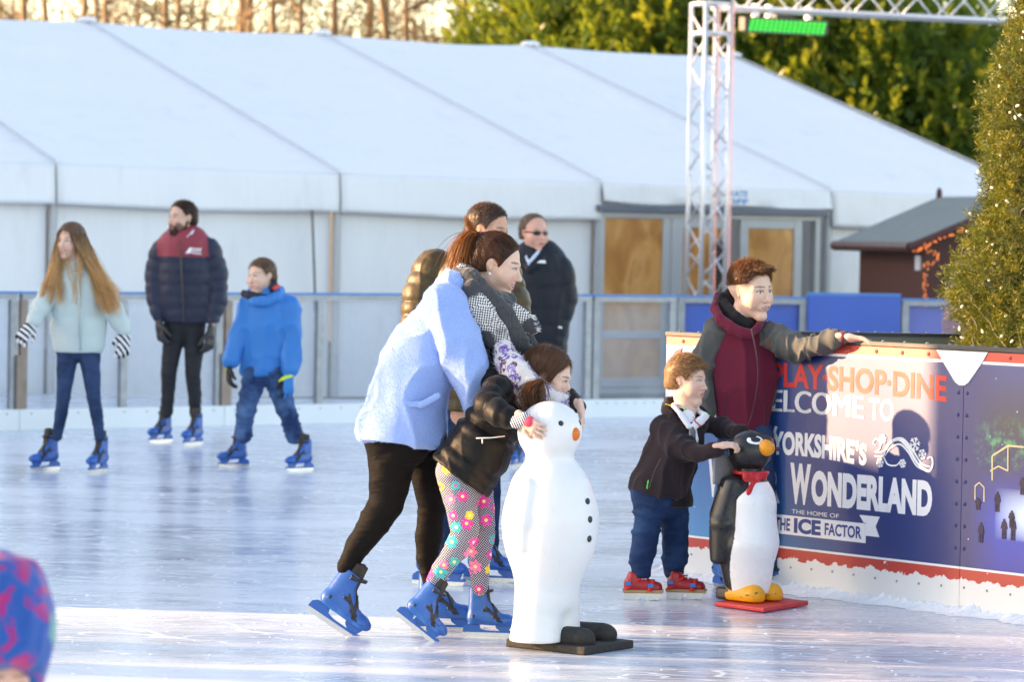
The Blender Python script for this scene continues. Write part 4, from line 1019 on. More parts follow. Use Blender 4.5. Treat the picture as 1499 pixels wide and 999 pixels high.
S.cone(PP(1104, 654), PP(1119, 652), 24*ps, 15*ps, k=.015, ci=2)
for sg_ in (1, -1):
    o_ = psd*sg_*42*ps-pfd*.034; S.cone(PP(1092, 708)+o_*.62, PP(1087, 765)+o_*.95, 12*ps, 13*ps, k=.012, ci=2, side=pfd, q=1.7); S.cone(PP(1087, 765)+o_*.95, PP(1084, 818)+o_*.95, 13*ps, 8*ps, k=.012, ci=2, side=pfd, q=1.6)
S.cut(PP(1094, 868), (0, 0, -1), .003)
cb_ = PP(1094, 790)
def pen_paint(V, C, ci):
    rel = V-np.array([cb_[0], cb_[1], 0]); rx = rel@psd; rf = rel@pfd; ang = np.arctan2(np.abs(rx), rf); z = V[:, 2]
    zt = PP(1094, 708)[2]; zb = PP(1094, 862)[2]
    lim = 1.62-.30*smst(z, zb+.05, zt-.22)-.45*smst(z, zt-.07, zt); belly = (ang < lim) & (z < zt+.01)
    C[:] = (.014, .014, .015); C[belly] = (.82, .83, .84); C[ci == 2] = (.014, .014, .015); return C
g = N('glossy moulded paint'); c = g.coord(); scf = g.mr(g.noise(g.mapping(c, (1, 1, .35)), 34, 5, .75), .63, .70); g.bsdf(g.mix(g.math('MULTIPLY', scf, .35), g.attr(), (.33, .33, .34)), g.mr(g.noise(c, 9, 4), .3, .7, .2, .38), 0, .5, g.bump(g.noise(c, 6, 2), .05, .01)); M['gloss'] = g.m
sculpt('body', S, g.m, pg, po, paint=pen_paint, sm=2)
ball_at(PP(1121, 656, -.06), (.036, .036, .042), 'beak', simple('yellow orange beak', (.80, .30, .012), .35, 0, .1), pg, po, 16, ax=(pfd+np.array([0, 0, -.2])))
ball_at(PP(1139, 658, -.08), (.011, .011, .009), 'beak_tip', M['black'], pg, po)
ed = unit(np.array([math.sin(R(8)), -math.cos(R(8)), .35]))
hp = PP(1100, 661)
for e_az, nm_ in ((R(8), 0), (R(90), 1)):
    ed = unit(np.array([math.sin(e_az), -math.cos(e_az), .78])); Pe = hp+ed*28.2*ps
    ball_at(Pe, (.036, .024, .006), 'eye_white', M['white_paint'], pg, po, 16, ax=ed); ball_at(Pe+ed*.0045+np.array([.003, 0, .0]), (.022, .014, .004), 'pupil', M['black'], pg, po, 14, ax=ed)
red = simple('red plastic', (.60, .02, .025), .35, 0, .12)
S = SDF(PP(1060, 740)-[0, .2, 0], PP(1140, 680)+[0, .2, 0], .005)
def ringf(X, Y, Z):
    c0_ = PP(1099, 692); r_ = np.sqrt((X-c0_[0])**2+(Y-c0_[1])**2)-25*ps; return np.sqrt(r_**2+((Z-c0_[2])*.8)**2)-.007
S.add(ringf, PP(1060, 715)-[0, .12, 0], PP(1140, 680)+[0, .12, 0], .01)
kn = PP(1108, 696)+pfd*.02; kn = np.array([PP(1099, 0)[0], PY, PP(1099, 699)[2]])+pfd*31*ps+psd*-.012
S.ell(kn, (.022, .018, .02), k=.008); S.cone(kn, kn+psd*-.07+[0, 0, .01], .012, .024, k=.01, side=pfd, q=.5); S.cone(kn, kn+psd*.05+[0, 0, .01], .012, .022, k=.01, side=pfd, q=.5)
S.cone(kn, kn+psd*-.045+[0, 0, -.055], .010, .022, k=.01, side=pfd, q=.45); S.cone(kn, kn+psd*.03+[0, 0, -.055], .010, .018, k=.01, side=pfd, q=.45)
sculpt('bow', S, red, pg, po, sm=1)
g = N('worn yellow feet'); c = g.coord(); w_ = g.math('GREATER_THAN', g.noise(g.mapping(c, (1, 1, 2.2)), 30, 5, .7), .60); sp = g.n('ShaderNodeSeparateXYZ'); g.set(sp.inputs[0], c); w_ = g.math('MULTIPLY', w_, g.math('MULTIPLY', g.math('GREATER_THAN', sp.outputs[2], .035), g.math('LESS_THAN', sp.outputs[2], .075)))
g.bsdf(g.mix(w_, (.82, .36, .01), (.03, .025, .02)), .4); 
S = SDF(PP(1040, 900)-[0, .25, 0], PP(1160, 850)+[0, .25, 0], .005)
bz = np.array([0, 0, .03]); ctr = PP(1096, 880); ctr[2] = .05
for sg_ in (1, -1): S.cone(ctr+psd*sg_*.05-pfd*.04, ctr+psd*sg_*.062+pfd*.075, .052, .050, k=.03)
S.cut((0, 0, .026), (0, 0, -1), .004)
sculpt('feet', S, g.m, pg, po, sm=2)
S = SDF(PP(1030, 900)-[0, .25, 0], PP(1160, 850)+[0, .25, 0], .006); c3 = ctr-pfd*.06; S.box(np.array([c3[0], c3[1], .052]), (.10, .05, .028), np.stack([psd, pfd, [0, 0, 1]], 1), .015); sculpt('rear_block', S, M['black'], pg, po, sm=1)
m = MB(); 
cL, cF, cR = gnd(1045, 889), gnd(1118, 899), gnd(1184, 888); nrm_ = cL+cR-cF
h_ = .022; q_ = [cL, cF, cR, nrm_]
m.add([tuple(p-po+np.array([0, 0, .003])) for p in q_]+[tuple(p-po+np.array([0, 0, h_])) for p in q_], [(3, 2, 1, 0), (4, 5, 6, 7), (0, 1, 5, 4), (1, 2, 6, 5), (2, 3, 7, 6), (3, 0, 4, 7)])
m.build('sledge_base', simple('scuffed red base', (.62, .03, .035), .45, 0, .3, 18, .3), pg, bevel=.006)
hb_ = PP(1070, 655); m = MB(); m.tube([hb_-psd*.115+np.array([0, 0, 0]), hb_+psd*.115], .012, 10); m.build('handle_bar', M['black'], pg, True, M=Matrix.Translation(Vector(-po)))
S = SDF(PP(1030, 730)-[0, .2, 0], PP(1100, 650)+[0, .2, 0], .005); bp = PP(1062, 688)-pfd*.0; S.box(bp, (.085, .006, .062), np.stack([psd, pfd, [0, 0, 1]], 1), .006)
sculpt('back_plate', S, simple('smoky grey plastic', (.22, .22, .23), .3, 0, .1), pg, po, sm=1)
# ------------------------------------------------------------------ figures: shared builders
def axes(yaw, pitch=0, roll=0):
    y = R(yaw); p = R(pitch); f0 = np.array([math.sin(y), -math.cos(y), 0]); u0 = np.array([0, 0, 1.]); s0 = np.cross(f0, u0)
    f = f0*math.cos(p)+u0*math.sin(p); u = u0*math.cos(p)-f0*math.sin(p); r = R(roll)
    s = s0*math.cos(r)+u*math.sin(r); u = -s0*math.sin(r)+u*math.cos(r); return s, f, u
def quilt(sp, amp, sharp=.55):
    def mk(L0):
        return lambda t, rho, r: amp*(np.abs(np.sin(np.pi*(L0+t)/sp))**sharp-.55)
    return mk
class Fig:
    def __init__(s, Y, label, group=None, org=(0, 0)):
        s.Y = Y; s.s = Y/FP; g_ = at(org[0], org[1], Y); s.o = np.array([g_[0], Y, 0.]); s.root = empty('person', label, 'person', tuple(s.o), group)
    def p(s, x, y, dy=0): return at(x, y, s.Y+dy)
    def chain(s, S, pts, k=.012, ci=0, sc=1.0, add=0.0, side=None, q=1.0, qf=None, op='u', fwd=None):
        L0 = 0; G_ = {}
        for a, b in zip(pts[:-1], pts[1:]):
            A = s.p(a[0], a[1], a[3] if len(a) > 3 else 0); B = s.p(b[0], b[1], b[3] if len(b) > 3 else 0); ra = a[2]*s.s*sc+add; rb = b[2]*s.s*sc+add
            oa = a[4] if len(a) > 4 else 0; ob = b[4] if len(b) > 4 else 0; L = np.linalg.norm(B-A); d = qf(L0) if qf else None
            for sg in ((1, -1) if (oa or ob) else (0,)):
                G_.setdefault(sg, []).append((A+np.array([0, sg*oa*sc, 0]), B+np.array([0, sg*ob*sc, 0]), ra, rb, d))
            L0 += L
        for sg in G_: S.multi(G_[sg], k, ci, op, side, q)
def bounds(F, groups, m=.09):
    P = []
    for pts in groups:
        for a in pts:
            c = F.p(a[0], a[1], a[3] if len(a) > 3 else 0); r = a[2]*F.s+(a[4] if len(a) > 4 else 0)+m; P += [c-r, c+r]
    P = np.array(P); return P.min(0), P.max(0)
def head_sdf(S, c, H, ax, smile=0, mouth_open=0, ci=0, nose=1.0, jaw=1.0, ears=1, child=0):
    s, f, u = ax; A = np.stack([s, f, u], 1)
    def P(x, y, z): return c+H*(s*x+f*y+u*z)
    kk = .06*H
    S.ell(P(0, -.05, .13), np.array([.325, .40, .36])*H, A, kk, ci)
    S.ell(P(0, .10, -.08), np.array([.27, .275, .36])*H, A, kk, ci)
    S.cone(P(.15*jaw, .02, -.24), P(.03, .25, -.415), .105*H, .085*H, kk, ci); S.cone(P(-.15*jaw, .02, -.24), P(-.03, .25, -.415), .105*H, .085*H, kk, ci)
    S.ell(P(0, .275, -.415), np.array([.085, .075, .07])*H, A, kk, ci)
    for e in (1, -1):
        S.ell(P(.155*e, .225, -.13), np.array([.12, .12, .13+.03*child])*H*(1+.06*smile), A, kk*1.3, ci)
        S.cone(P(.05*e, .335, .085), P(.19*e, .265, .075), .042*H, .035*H, kk, ci)
    for e in (1, -1):
        S.ell(P(.125*e, .40, .015), np.array([.075, .062, .048])*H, A, .035*H, ci, 's')
        S.ell(P(.125*e, .285, .012), np.array([.064, .064, .064])*H, A, .012*H, ci)
        S.cone(P(.07*e, .342, .040), P(.185*e, .310, .036), .017*H, .014*H, .012*H, ci)
        S.cone(P(.075*e, .340, -.018), P(.175*e, .312, -.016), .012*H, .010*H, .014*H, ci)
    S.cone(P(0, .335, .05), P(0, .425*1, -.115), .030*H, .044*H*nose, .03*H, ci)
    S.ell(P(0, .425, -.130), np.array([.05, .05, .042])*H*nose, A, .02*H, ci)
    for e in (1, -1): S.ell(P(.048*e, .375, -.142), np.array([.032, .042, .030])*H, A, .015*H, ci)
    w = .105+.03*smile; up = .028*smile
    S.ell(P(0, .325, -.255), np.array([.13, .055, .075])*H, A, .05*H, ci)
    if mouth_open: S.ell(P(0, .375, -.258), np.array([w*.8, .04, .012+.012*mouth_open])*H, A, .012*H, ci, 's'); S.ell(P(0, .335, -.25), np.array([w*.7, .035, .018])*H, A, .006*H, ci)
    for e in (1, -1):
        S.cone(P(0, .368, -.232), P(w*e, .315-.03*smile, -.250+up), .017*H, .008*H, .014*H, ci); S.cone(P(0, .362, -.278-.012*mouth_open), P(w*e, .315-.03*smile, -.254+up), .020*H, .008*H, .014*H, ci)
    if ears:
        for e in (1, -1):
            S.cone(P(.300*e, -.035, .045), P(.285*e, -.005, -.075), .036*H, .022*H, .02*H, ci, side=(s*e*.94-f*.34), q=.6)
            S.ell(P(.345*e, .0, .01), np.array([.018, .022, .045])*H, A, .015*H, ci, 's')
def face_paint(c, H, ax, skin, lips=(.50, .16, .13), brow=(.10, .06, .04), iris=(.10, .16, .25), smile=0, mouth_open=0, beard=None, blush=.35, lash=.8, stub=None):
    s, f, u = ax
    def fn(V, C):
        r = (V-c)/H; x = r@s; y = r@f; z = r@u; head = (np.abs(x) < .5) & (np.abs(y) < .6) & (z > -.62) & (z < .6)
        C[:] = skin; n = vnoise(V, 60, 3)[:, None]; C[:] = C*(.93+.12*n)
        fr = y > .12
        for e in (1, -1):
            d = np.sqrt((x-.17*e)**2+(z+.13)**2); w = (blush*np.exp(-(d/.085)**2)*fr)[:, None]; C[:] = C*(1-w)+np.array([.60, .22, .17])*w
            xe = (x-.125*e)*e; ze = z-.012
            eye = fr & (np.abs(xe) < .058) & (np.abs(ze) < .030*(1-(xe/.062)**2)) & head; C[eye] = (.62, .60, .58)
            ir = eye & (((xe+.005)**2+ze**2) < .024**2); C[ir] = iris; pu = eye & (((xe+.005)**2+ze**2) < .011**2); C[pu] = (.01, .01, .01)
            la = fr & (np.abs(xe) < .070) & (np.abs(ze-.030*(1-(xe/.075)**2)) < .011) & head; C[la] = C[la]*(1-lash)+np.array(brow)*lash*.5
            bz = .105+.012*smile-.28*(xe-.0)**2*1.6
            br = fr & (xe > -.085) & (xe < .095) & (np.abs(z-bz) < .017*(1-np.abs(xe)/.16)) & head; C[br] = C[br]*.2+np.array(brow)*.8
        w = .105+.03*smile; up = .028*smile; zm = -.253+up*(np.abs(x)/w)**1.5
        dz = z-zm; top = .034*(1-(np.abs(x)/w)**2); bot = (.040+.014*mouth_open)*(1-(np.abs(x)/w)**2)
        lp = (y > .22) & (np.abs(x) < w) & (dz < top) & (dz > -bot) & head; C[lp] = lips
        if mouth_open:
            C[lp & (np.abs(dz+.004) < .017*mouth_open) & (np.abs(x) < w*.8)] = (.10, .02, .02); te = lp & (np.abs(dz-.001) < .010*mouth_open) & (np.abs(x) < w*.68); C[te] = (.62, .58, .52)
        else:
            ml = lp & (np.abs(dz) < .006); C[ml] = np.array(lips)*.35
        if beard is not None:
            b = head & (((z < -.13-.55*(.30-y).clip(0)+.0) & (y > .05) & (z > -.55) & ~lp)); b &= ~((np.abs(x) < .10) & (z > -.20) & (z < -.16)); b &= (z < -.19) | (np.abs(x) > .17); C[b] = C[b]*.3+np.array(beard)*.7
        if stub is not None:
            w = (smst(z, .02, .16)*(1-smst(y, .14, .26))*(head*.65))[:, None]; C[:] = C*(1-w)+np.array(stub)*w
        return C
    return fn
def hand(S, w, d, pn, L, curl=.35, thumb=1, ci=0, add=0, spread=.12, tc=.5):
    d = unit(np.array(d, float)); pn = np.array(pn, float); pn = unit(pn-d*(pn@d)); lat = np.cross(d, pn)*thumb; k = L/.18; w = np.array(w)
    S.cone(w-d*.03*k, w+d*.02*k, .026*k+add, .030*k+add, .01, ci, side=pn, q=.72)
    for o in (-.020, 0, .020): S.cone(w+d*.02*k+lat*o*k, w+d*.088*k+lat*o*1.15*k, .017*k+add, .015*k+add, .012, ci, side=pn, q=.8)
    lens = [.074, .082, .076, .060]; offs = [.030, .010, -.011, -.031]
    for i in range(4):
        b = w+d*(.090-.004*abs(i-1))*k+lat*offs[i]*k; a = .0; dd = unit(d+lat*offs[i]/.03*spread)
        for sgm, fr in enumerate((.44, .32, .26)):
            a += curl*(1.0 if sgm else .55)+.05*i; v = dd*math.cos(a)+pn*math.sin(a); e = b+v*lens[i]*fr*k
            S.cone(b, e, (.0098-.0009*sgm)*k+add, (.0090-.0010*sgm)*k+add, .003, ci); b = e
    b = w+d*.025*k+lat*.028*k; v = unit(d*.75+lat*.8+pn*.35*tc); e = b+v*.038*k; S.cone(b, e, .014*k+add, .012*k+add, .008, ci); v = unit(d*1.0+lat*.35+pn*.6*tc); e2 = e+v*.030*k; S.cone(e, e2, .0115*k+add, .0095*k+add, .003, ci); S.cone(e2, e2+unit(v+pn*.3)*.022*k, .0095*k+add, .008*k+add, .003, ci)
g = N('skin'); c = g.coord(); g.bsdf(g.attr(), .48, 0, .4, g.bump(g.noise(c, 300, 2), .08, .001), sss=.12); M['skin'] = g.m
def hair_mat():
    g = N('hair'); c = g.coord(); col = g.attr(); b = g.bsdf(col, .42, 0, .35, g.bump(g.noise(g.mapping(c, (1, 1, .25)), 160, 3, .7), .5, .003))
    tr = g.n('ShaderNodeBsdfTranslucent'); g.set(tr.inputs[0], g.mix(.5, col, (.55, .20, .03))); mx = g.n('ShaderNodeMixShader'); mx.inputs[0].default_value = .28
    g.t.links.new(b.outputs[0], mx.inputs[1]); g.t.links.new(tr.outputs[0], mx.inputs[2]); g.t.links.new(mx.outputs[0], g.out.inputs[0]); return g.m
M['hair'] = hair_mat()
def ribbons(paths, wd, rng, taper=True):
    "paths (n,k,3) -> crossed flat ribbons"
    n, k, _ = paths.shape; T = unit(np.gradient(paths, axis=1)); r = rng.normal(size=(n, 1, 3)); S_ = unit(np.cross(T, r)); w = wd*(np.linspace(1, .25, k)[None, :, None] if taper else 1)
    A = paths+S_*w*.5; B = paths-S_*w*.5; V = np.stack([A, B], 2).reshape(-1, 3); i = np.arange(n)[:, None]*(2*k)+np.arange(k-1)[None, :]*2
    F = np.stack([i, i+1, i+3, i+2], -1).reshape(-1, 4); return V, F
def merge(parts):
    VV = []; FF = []; CC = []; b = 0
    for V, F, C in parts: VV.append(V); FF.append(F+b); CC.append(C); b += len(V)
    return np.concatenate(VV), np.concatenate(FF), np.concatenate(CC)
def make_hair(F_, S, col, dirf, n=2500, L=.03, W=.0018, lift=.25, seed=1, k=4, var=.35, name='hair', extra=None, colf=None, jit=.35, dispf=None, capcol=.8, curv=4.5):
    rng = np.random.default_rng(seed); V, Fc, ci = S.mesh(); V = smooth_v(V, Fc, 1); Nn = vnormals(V, Fc)
    col = np.array(col, float)
    nz = vnoise(V*np.array([1, 1, .4]), 70, seed)[:, None]; V2 = V+Nn*(nz-.5)*.004; C = col*(capcol*(.75+.5*nz))
    if colf is not None: C = C*colf(V)
    i = rng.integers(0, len(V), n); P = V[i]; Nn = Nn[i]; D = dirf(P, Nn); D = unit(D+rng.normal(size=D.shape)*jit)
    Ls = (L*(rng.uniform(.6, 1.3, n)))[:, None]; pts = [P-Nn*.002]
    for j in range(1, k): t = j/(k-1); pts.append(P+D*Ls*t+Nn*(lift*Ls*t*(1-.3*t)-(Ls*t)**2*curv))
    V3, F3 = ribbons(np.stack(pts, 1), W, rng); cc = col*(1+var*rng.normal(size=(n, 1))).clip(.35, 2.0)
    if colf is not None: cc = cc*colf(P)
    parts = [(V2, Fc, C), (V3, F3, np.repeat(cc, 2*k, 0))]
    if extra: parts += extra
    V, Fc, C = merge(parts); return from_np(name, V-F_.o, Fc, M['hair'], F_.root, True, C.clip(0, 1))
def hair_cap(c, H, ax, h=.005, grow=-.005, face=(.42, -.14), nape=-.16, ears=True, top=0.0, fr=.44, fz=.44):
    s, f, u = ax; A = np.stack([s, f, u], 1)
    def P(x, y, z): return c+H*(s*x+f*y+u*z)
    S = SDF(c-H*.75, c+H*.75, h); S.ell(P(0, -.06, .145+top*.5), np.array([.345+grow, .415+grow, .372+grow+top*.5])*H, A, .03*H)
    S.ell(P(0, -.20, -.05), np.array([.30+grow, .27+grow, .30])*H, A, .05*H)
    S.ell(P(0, face[0], face[1]), np.array([.46, fr, fz])*H, A, .03*H, 0, 's')
    if ears:
        for e in (1, -1): S.ell(P(.34*e, .0, -.03), np.array([.15, .10, .14])*H, A, .02*H, 0, 's')
    if nape is not None: S.cut(P(0, 0, nape), -u+f*.15, .02*H)
    return S, P

# ---- skates: sculpted once, then copied for every foot
g = N('blue boot plastic'); c = g.coord(); n_ = g.noise(c, 40, 3); g.bsdf(g.mix(n_, (.006, .085, .36), (.012, .13, .46)), g.mr(g.noise(c, 20, 3), .3, .7, .25, .42), 0, .5, g.bump(g.noise(c, 15, 2), .08, .01)); M['boot'] = g.m
M['liner'] = simple('boot liner', (.03, .026, .022), .7, 0, .2); M['strap'] = simple('strap', (.018, .018, .02), .4, 0, .2); M['steel'] = simple('blade steel', (.55, .57, .6), .25, 1, .1)
M['redboot'] = simple('red leather', (.40, .015, .02), .35, 0, .25, 30); M['sole'] = simple('tan sole', (.42, .26, .13), .7, 0, .15)
def skate_parts():
    out = []; sy = np.array([0, 1., 0])
    def shell(S, g=0):
        S.cone((-.078, 0, .112), (.03, 0, .106), .044+g, .043+g, .02); S.cone((.03, 0, .106), (.112, 0, .100), .043+g, .038+g, .02); S.ell((.128, 0, .098), (.046+g, .040+g, .030+g), None, .02)
        S.cone((-.070, 0, .13), (-.062, 0, .29), .047+g, .050+g, .02, side=sy, q=.86); S.cone((-.040, 0, .13), (-.035, 0, .29), .046+g, .048+g, .02, side=sy, q=.86); S.cone((.0, 0, .135), (-.02, 0, .19), .044+g, .042+g, .03, side=sy, q=.9)
        S.cone((.04, 0, .12), (.0, 0, .165), .038+g, .036+g, .03)
    S = SDF((-.16, -.08, .04), (.2, .08, .36), .004); shell(S); S.cut((0, 0, .070), (0, 0, -1), .006); S.cut((-.05, 0, .285), (.12, 0, 1), .004)
    S.cone((-.05, 0, .24), (-.05, 0, .36), .040, .042, .004, op='s', side=sy, q=.8)
    S.box((.035, 0, .28), (.040, .019, .10), axes3(-10), .008, .006, 0, 's'); S.box((.05, 0, .165), (.03, .016, .022), axes3(35), .008, .006, 0, 's')
    S.cone((-.085, .044, .118), (.075, .046, .088), .004, .004, .006); S.cone((-.085, -.044, .118), (.075, -.046, .088), .004, .004, .006); out.append(('boot', S, 'boot'))
    S = SDF((-.12, -.07, .10), (.12, .07, .40), .004); S.cone((-.052, 0, .20), (-.050, 0, .318), .036, .041, .01, side=sy, q=.85); S.box((-.002, 0, .255), (.011, .029, .085), axes3(-7), .009, .01); S.cone((.005, 0, .18), (.055, 0, .125), .031, .028, .015)
    S.cone((-.055, 0, .27), (-.055, 0, .40), .031, .034, .003, op='s', side=sy, q=.85); out.append(('liner', S, 'liner'))
    for nm, p0, n0 in (('s1', (-.03, 0, .262), (-.25, 0, 1)), ('s2', (.005, 0, .172), (.75, 0, .8)), ('s3', (.062, 0, .125), (1, 0, .30))):
        S = SDF((-.16, -.09, .06), (.2, .09, .36), .004); shell(S, .004)
        if nm == 's1': S.cone((-.0, 0, .20), (-.0, 0, .31), .034, .034, .01)
        n0 = np.array(n0)/np.linalg.norm(n0); S.cut(np.array(p0)+n0*.0085, n0, .002); S.cut(np.array(p0)-n0*.0085, -n0, .002)
        S.cut((-.05 if nm == 's1' else -.01 if nm == 's2' else .03, 0, 0), (-1, 0, 0), .002); S.cut((0, 0, .092), (0, 0, -1), .002)
        e = -1; q_ = {'s1': (-.030, .0465, .268), 's2': (-.002, .047, .160), 's3': (.058, .0465, .120)}[nm]
        for e in (1, -1): S.cone((q_[0]-.016, e*q_[1], q_[2]+.003), (q_[0]+.020, e*q_[1]*.97, q_[2]-.001), .0085, .0075, .003)
        out.append(('strap', S, 'strap'))
    return out
def axes3(tilt):
    t = R(tilt); return np.array([[math.cos(t), 0, math.sin(t)], [0, 1, 0], [-math.sin(t), 0, math.cos(t)]])
SK = []
for nm, S, mt in skate_parts():
    V, F, ci = S.mesh(); V = smooth_v(V, F, 1); me_o = from_np(nm, V, F, M[mt]); SK.append((nm, me_o.data)); bpy.data.objects.remove(me_o)
m = MB()
def rail(m, top, bot, y): m.prism(top+bot[::-1], -y, y)
m.prism([(-.120, .074), (-.142, .056), (-.146, .026), (.160, .026), (.166, .036), (.158, .046), (.12, .036), (-.0, .037), (-.040, .046), (-.050, .078)], -.009, .009)
m.prism([(.045, .078), (.055, .052), (.078, .0362), (.130, .038), (.148, .074)], -.0088, .0088)
o = m.build('blade_holder', M['boot'], None, bevel=0); SK.append(('blade_holder', o.data)); bpy.data.objects.remove(o)
m = MB(); m.prism([(-.148, .027), (-.146, .006), (-.10, .001), (0, 0), (.10, .001), (.150, .008), (.162, .027)], -.0018, .0018); o = m.build('blade', M['steel'], None); SK.append(('blade', o.data)); bpy.data.objects.remove(o)
m = MB(); [m.ball((-.078, e*.0455, .125), (.010, .006, .010), 10, 6) for e in (1,)]; m.ball((-.078, -.0455, .125), (.010, .006, .010), 10, 6); o = m.build('rivet', M['liner'], None, True); SK.append(('rivet', o.data)); bpy.data.objects.remove(o)
def skate(F_, x, y, yaw, pitch=0, scale=1.0, dy=0, roll=0, Yg=None, anchor=0.0, grounded=True):
    "blade bottom (at local x=anchor) stands at photo point x,y"
    P = gnd(x, y) if grounded else F_.p(x, y, dy)
    f0 = np.array([math.sin(R(yaw)), -math.cos(R(yaw)), 0]); f = f0*math.cos(R(pitch))-np.array([0, 0, 1])*math.sin(R(pitch)); lat = np.cross([0, 0, 1], f0); u = np.cross(f, lat)
    if roll: r = R(roll); lat, u = lat*math.cos(r)+u*math.sin(r), -lat*math.sin(r)+u*math.cos(r)
    Mx = Matrix(((f[0], lat[0], u[0], 0), (f[1], lat[1], u[1], 0), (f[2], lat[2], u[2], 0), (0, 0, 0, 1)))
    o = None
    base = P-f*anchor*scale-F_.o
    for nm, me in SK:
        if o is None:
            o = bpy.data.objects.new('ice_skate', me); link(o, F_.root); o.matrix_local = Matrix.Translation(Vector(base)) @ Mx @ Matrix.Scale(scale, 4)
        else: link(bpy.data.objects.new(nm, me), o)
    return o
# ------------------------------------------------------------------ the people
SKIN = (.66, .40, .30); SKIN2 = (.70, .46, .36)
def build_body(F, h, head, torso, arms, legs, neck, hands=(), fine=True, skin=SKIN, fp={}, hp={}, tsc=.76, lsc=.78, asc=.62, hf=None, side=None, q=1):
    ax = axes(head['yaw'], head.get('pitch', 0), head.get('roll', 0)); c = F.p(*head['c']); H = head['H']
    lo, hi = bounds(F, [torso]+list(arms)+list(legs)); lo = np.minimum(lo, c-H*.65); hi = np.maximum(hi, c+H*.65)
    fb = [(c-H*.6, c+H*.6, hf or h*.55)] if fine else []
    for hd in hands:
        w = F.p(*hd['w']); lo = np.minimum(lo, w-.13); hi = np.maximum(hi, w+.13)
        if hd.get('bare') and fine: fb.append((w-.07, w+.10, hf or h*.6))
    S = SDF(lo, hi, h, fb)
    F.chain(S, torso, .03, 0, tsc, side=side, q=q)
    for a in arms: F.chain(S, a, .015, 0, asc)
    for a in legs: F.chain(S, a, .02, 0, lsc)
    s, f, u = ax; F.chain(S, [(neck[0], neck[1], neck[2], neck[3] if len(neck) > 3 else 0), (neck[0], neck[1], neck[2], neck[3] if len(neck) > 3 else 0)], .02)
    nb = F.p(neck[0], neck[1], neck[3] if len(neck) > 3 else 0); S.cone(nb, c+H*(u*-.22-f*.06), neck[2]*F.s, H*.22, .02)
    head_sdf(S, c, H, ax, **hp)
    for hd in hands: hand(S, F.p(*hd['w']), hd['d'], hd['n'], hd['L'], hd.get('curl', .35), hd.get('th', 1), tc=hd.get('tc', .5))
    P = face_paint(c, H, ax, skin, **fp); nails = [(F.p(*hd['w'])) for hd in hands if hd.get('bare')]
    sculpt('body', S, M['skin'], F.root, F.o, paint=lambda V, C, ci: P(V, C), sm=1)
    return c, H, ax
def garment(F, name, mat, chains, h, cols=None, cuts=(), wr=.006, ws=9, k=.02, quiltf=None, extra=None, paint=None, side=None, q=1, sm=1, seed=0, ridge=True, aniso=(1, 1, .45), inflate=0, m=.10):
    lo, hi = bounds(F, [c['p'] for c in chains], m); S = SDF(lo, hi, h)
    for c in chains: F.chain(S, c['p'], c.get('k', k), c.get('ci', 0), c.get('sc', 1), c.get('add', 0)+inflate-.004, c.get('side', side), c.get('q', q), c.get('qf', quiltf), c.get('op', 'u'))
    for p, n in cuts: S.cut(F.p(*p), n, .006)
    if extra: extra(S)
    return sculpt(name, S, mat, F.root, F.o, wr, ws, cols, paint, sm, ridge, seed, aniso)
def fuzz(F, src, n, L, W, col, name, mat, seed=1, jit=.7, var=.15, parent=None):
    me = src.data; V = np.empty(len(me.vertices)*3, np.float32); me.vertices.foreach_get('co', V); V = V.reshape(-1, 3); Nn = np.empty(len(V)*3, np.float32); me.vertices.foreach_get('normal', Nn); Nn = Nn.reshape(-1, 3)
    rng = np.random.default_rng(seed); i = rng.integers(0, len(V), n); D = unit(Nn[i]+rng.normal(size=(n, 3))*jit); Vv, Ff = leaves(V[i]-Nn[i]*.001, D, rng.uniform(.5, 1.3, n)*L, W, rng)
    C = np.repeat(np.array(col)*(1+var*rng.normal(size=(n, 1))), 4, 0).clip(0, 1); return from_np(name, Vv, Ff, mat, parent or src, False, C)

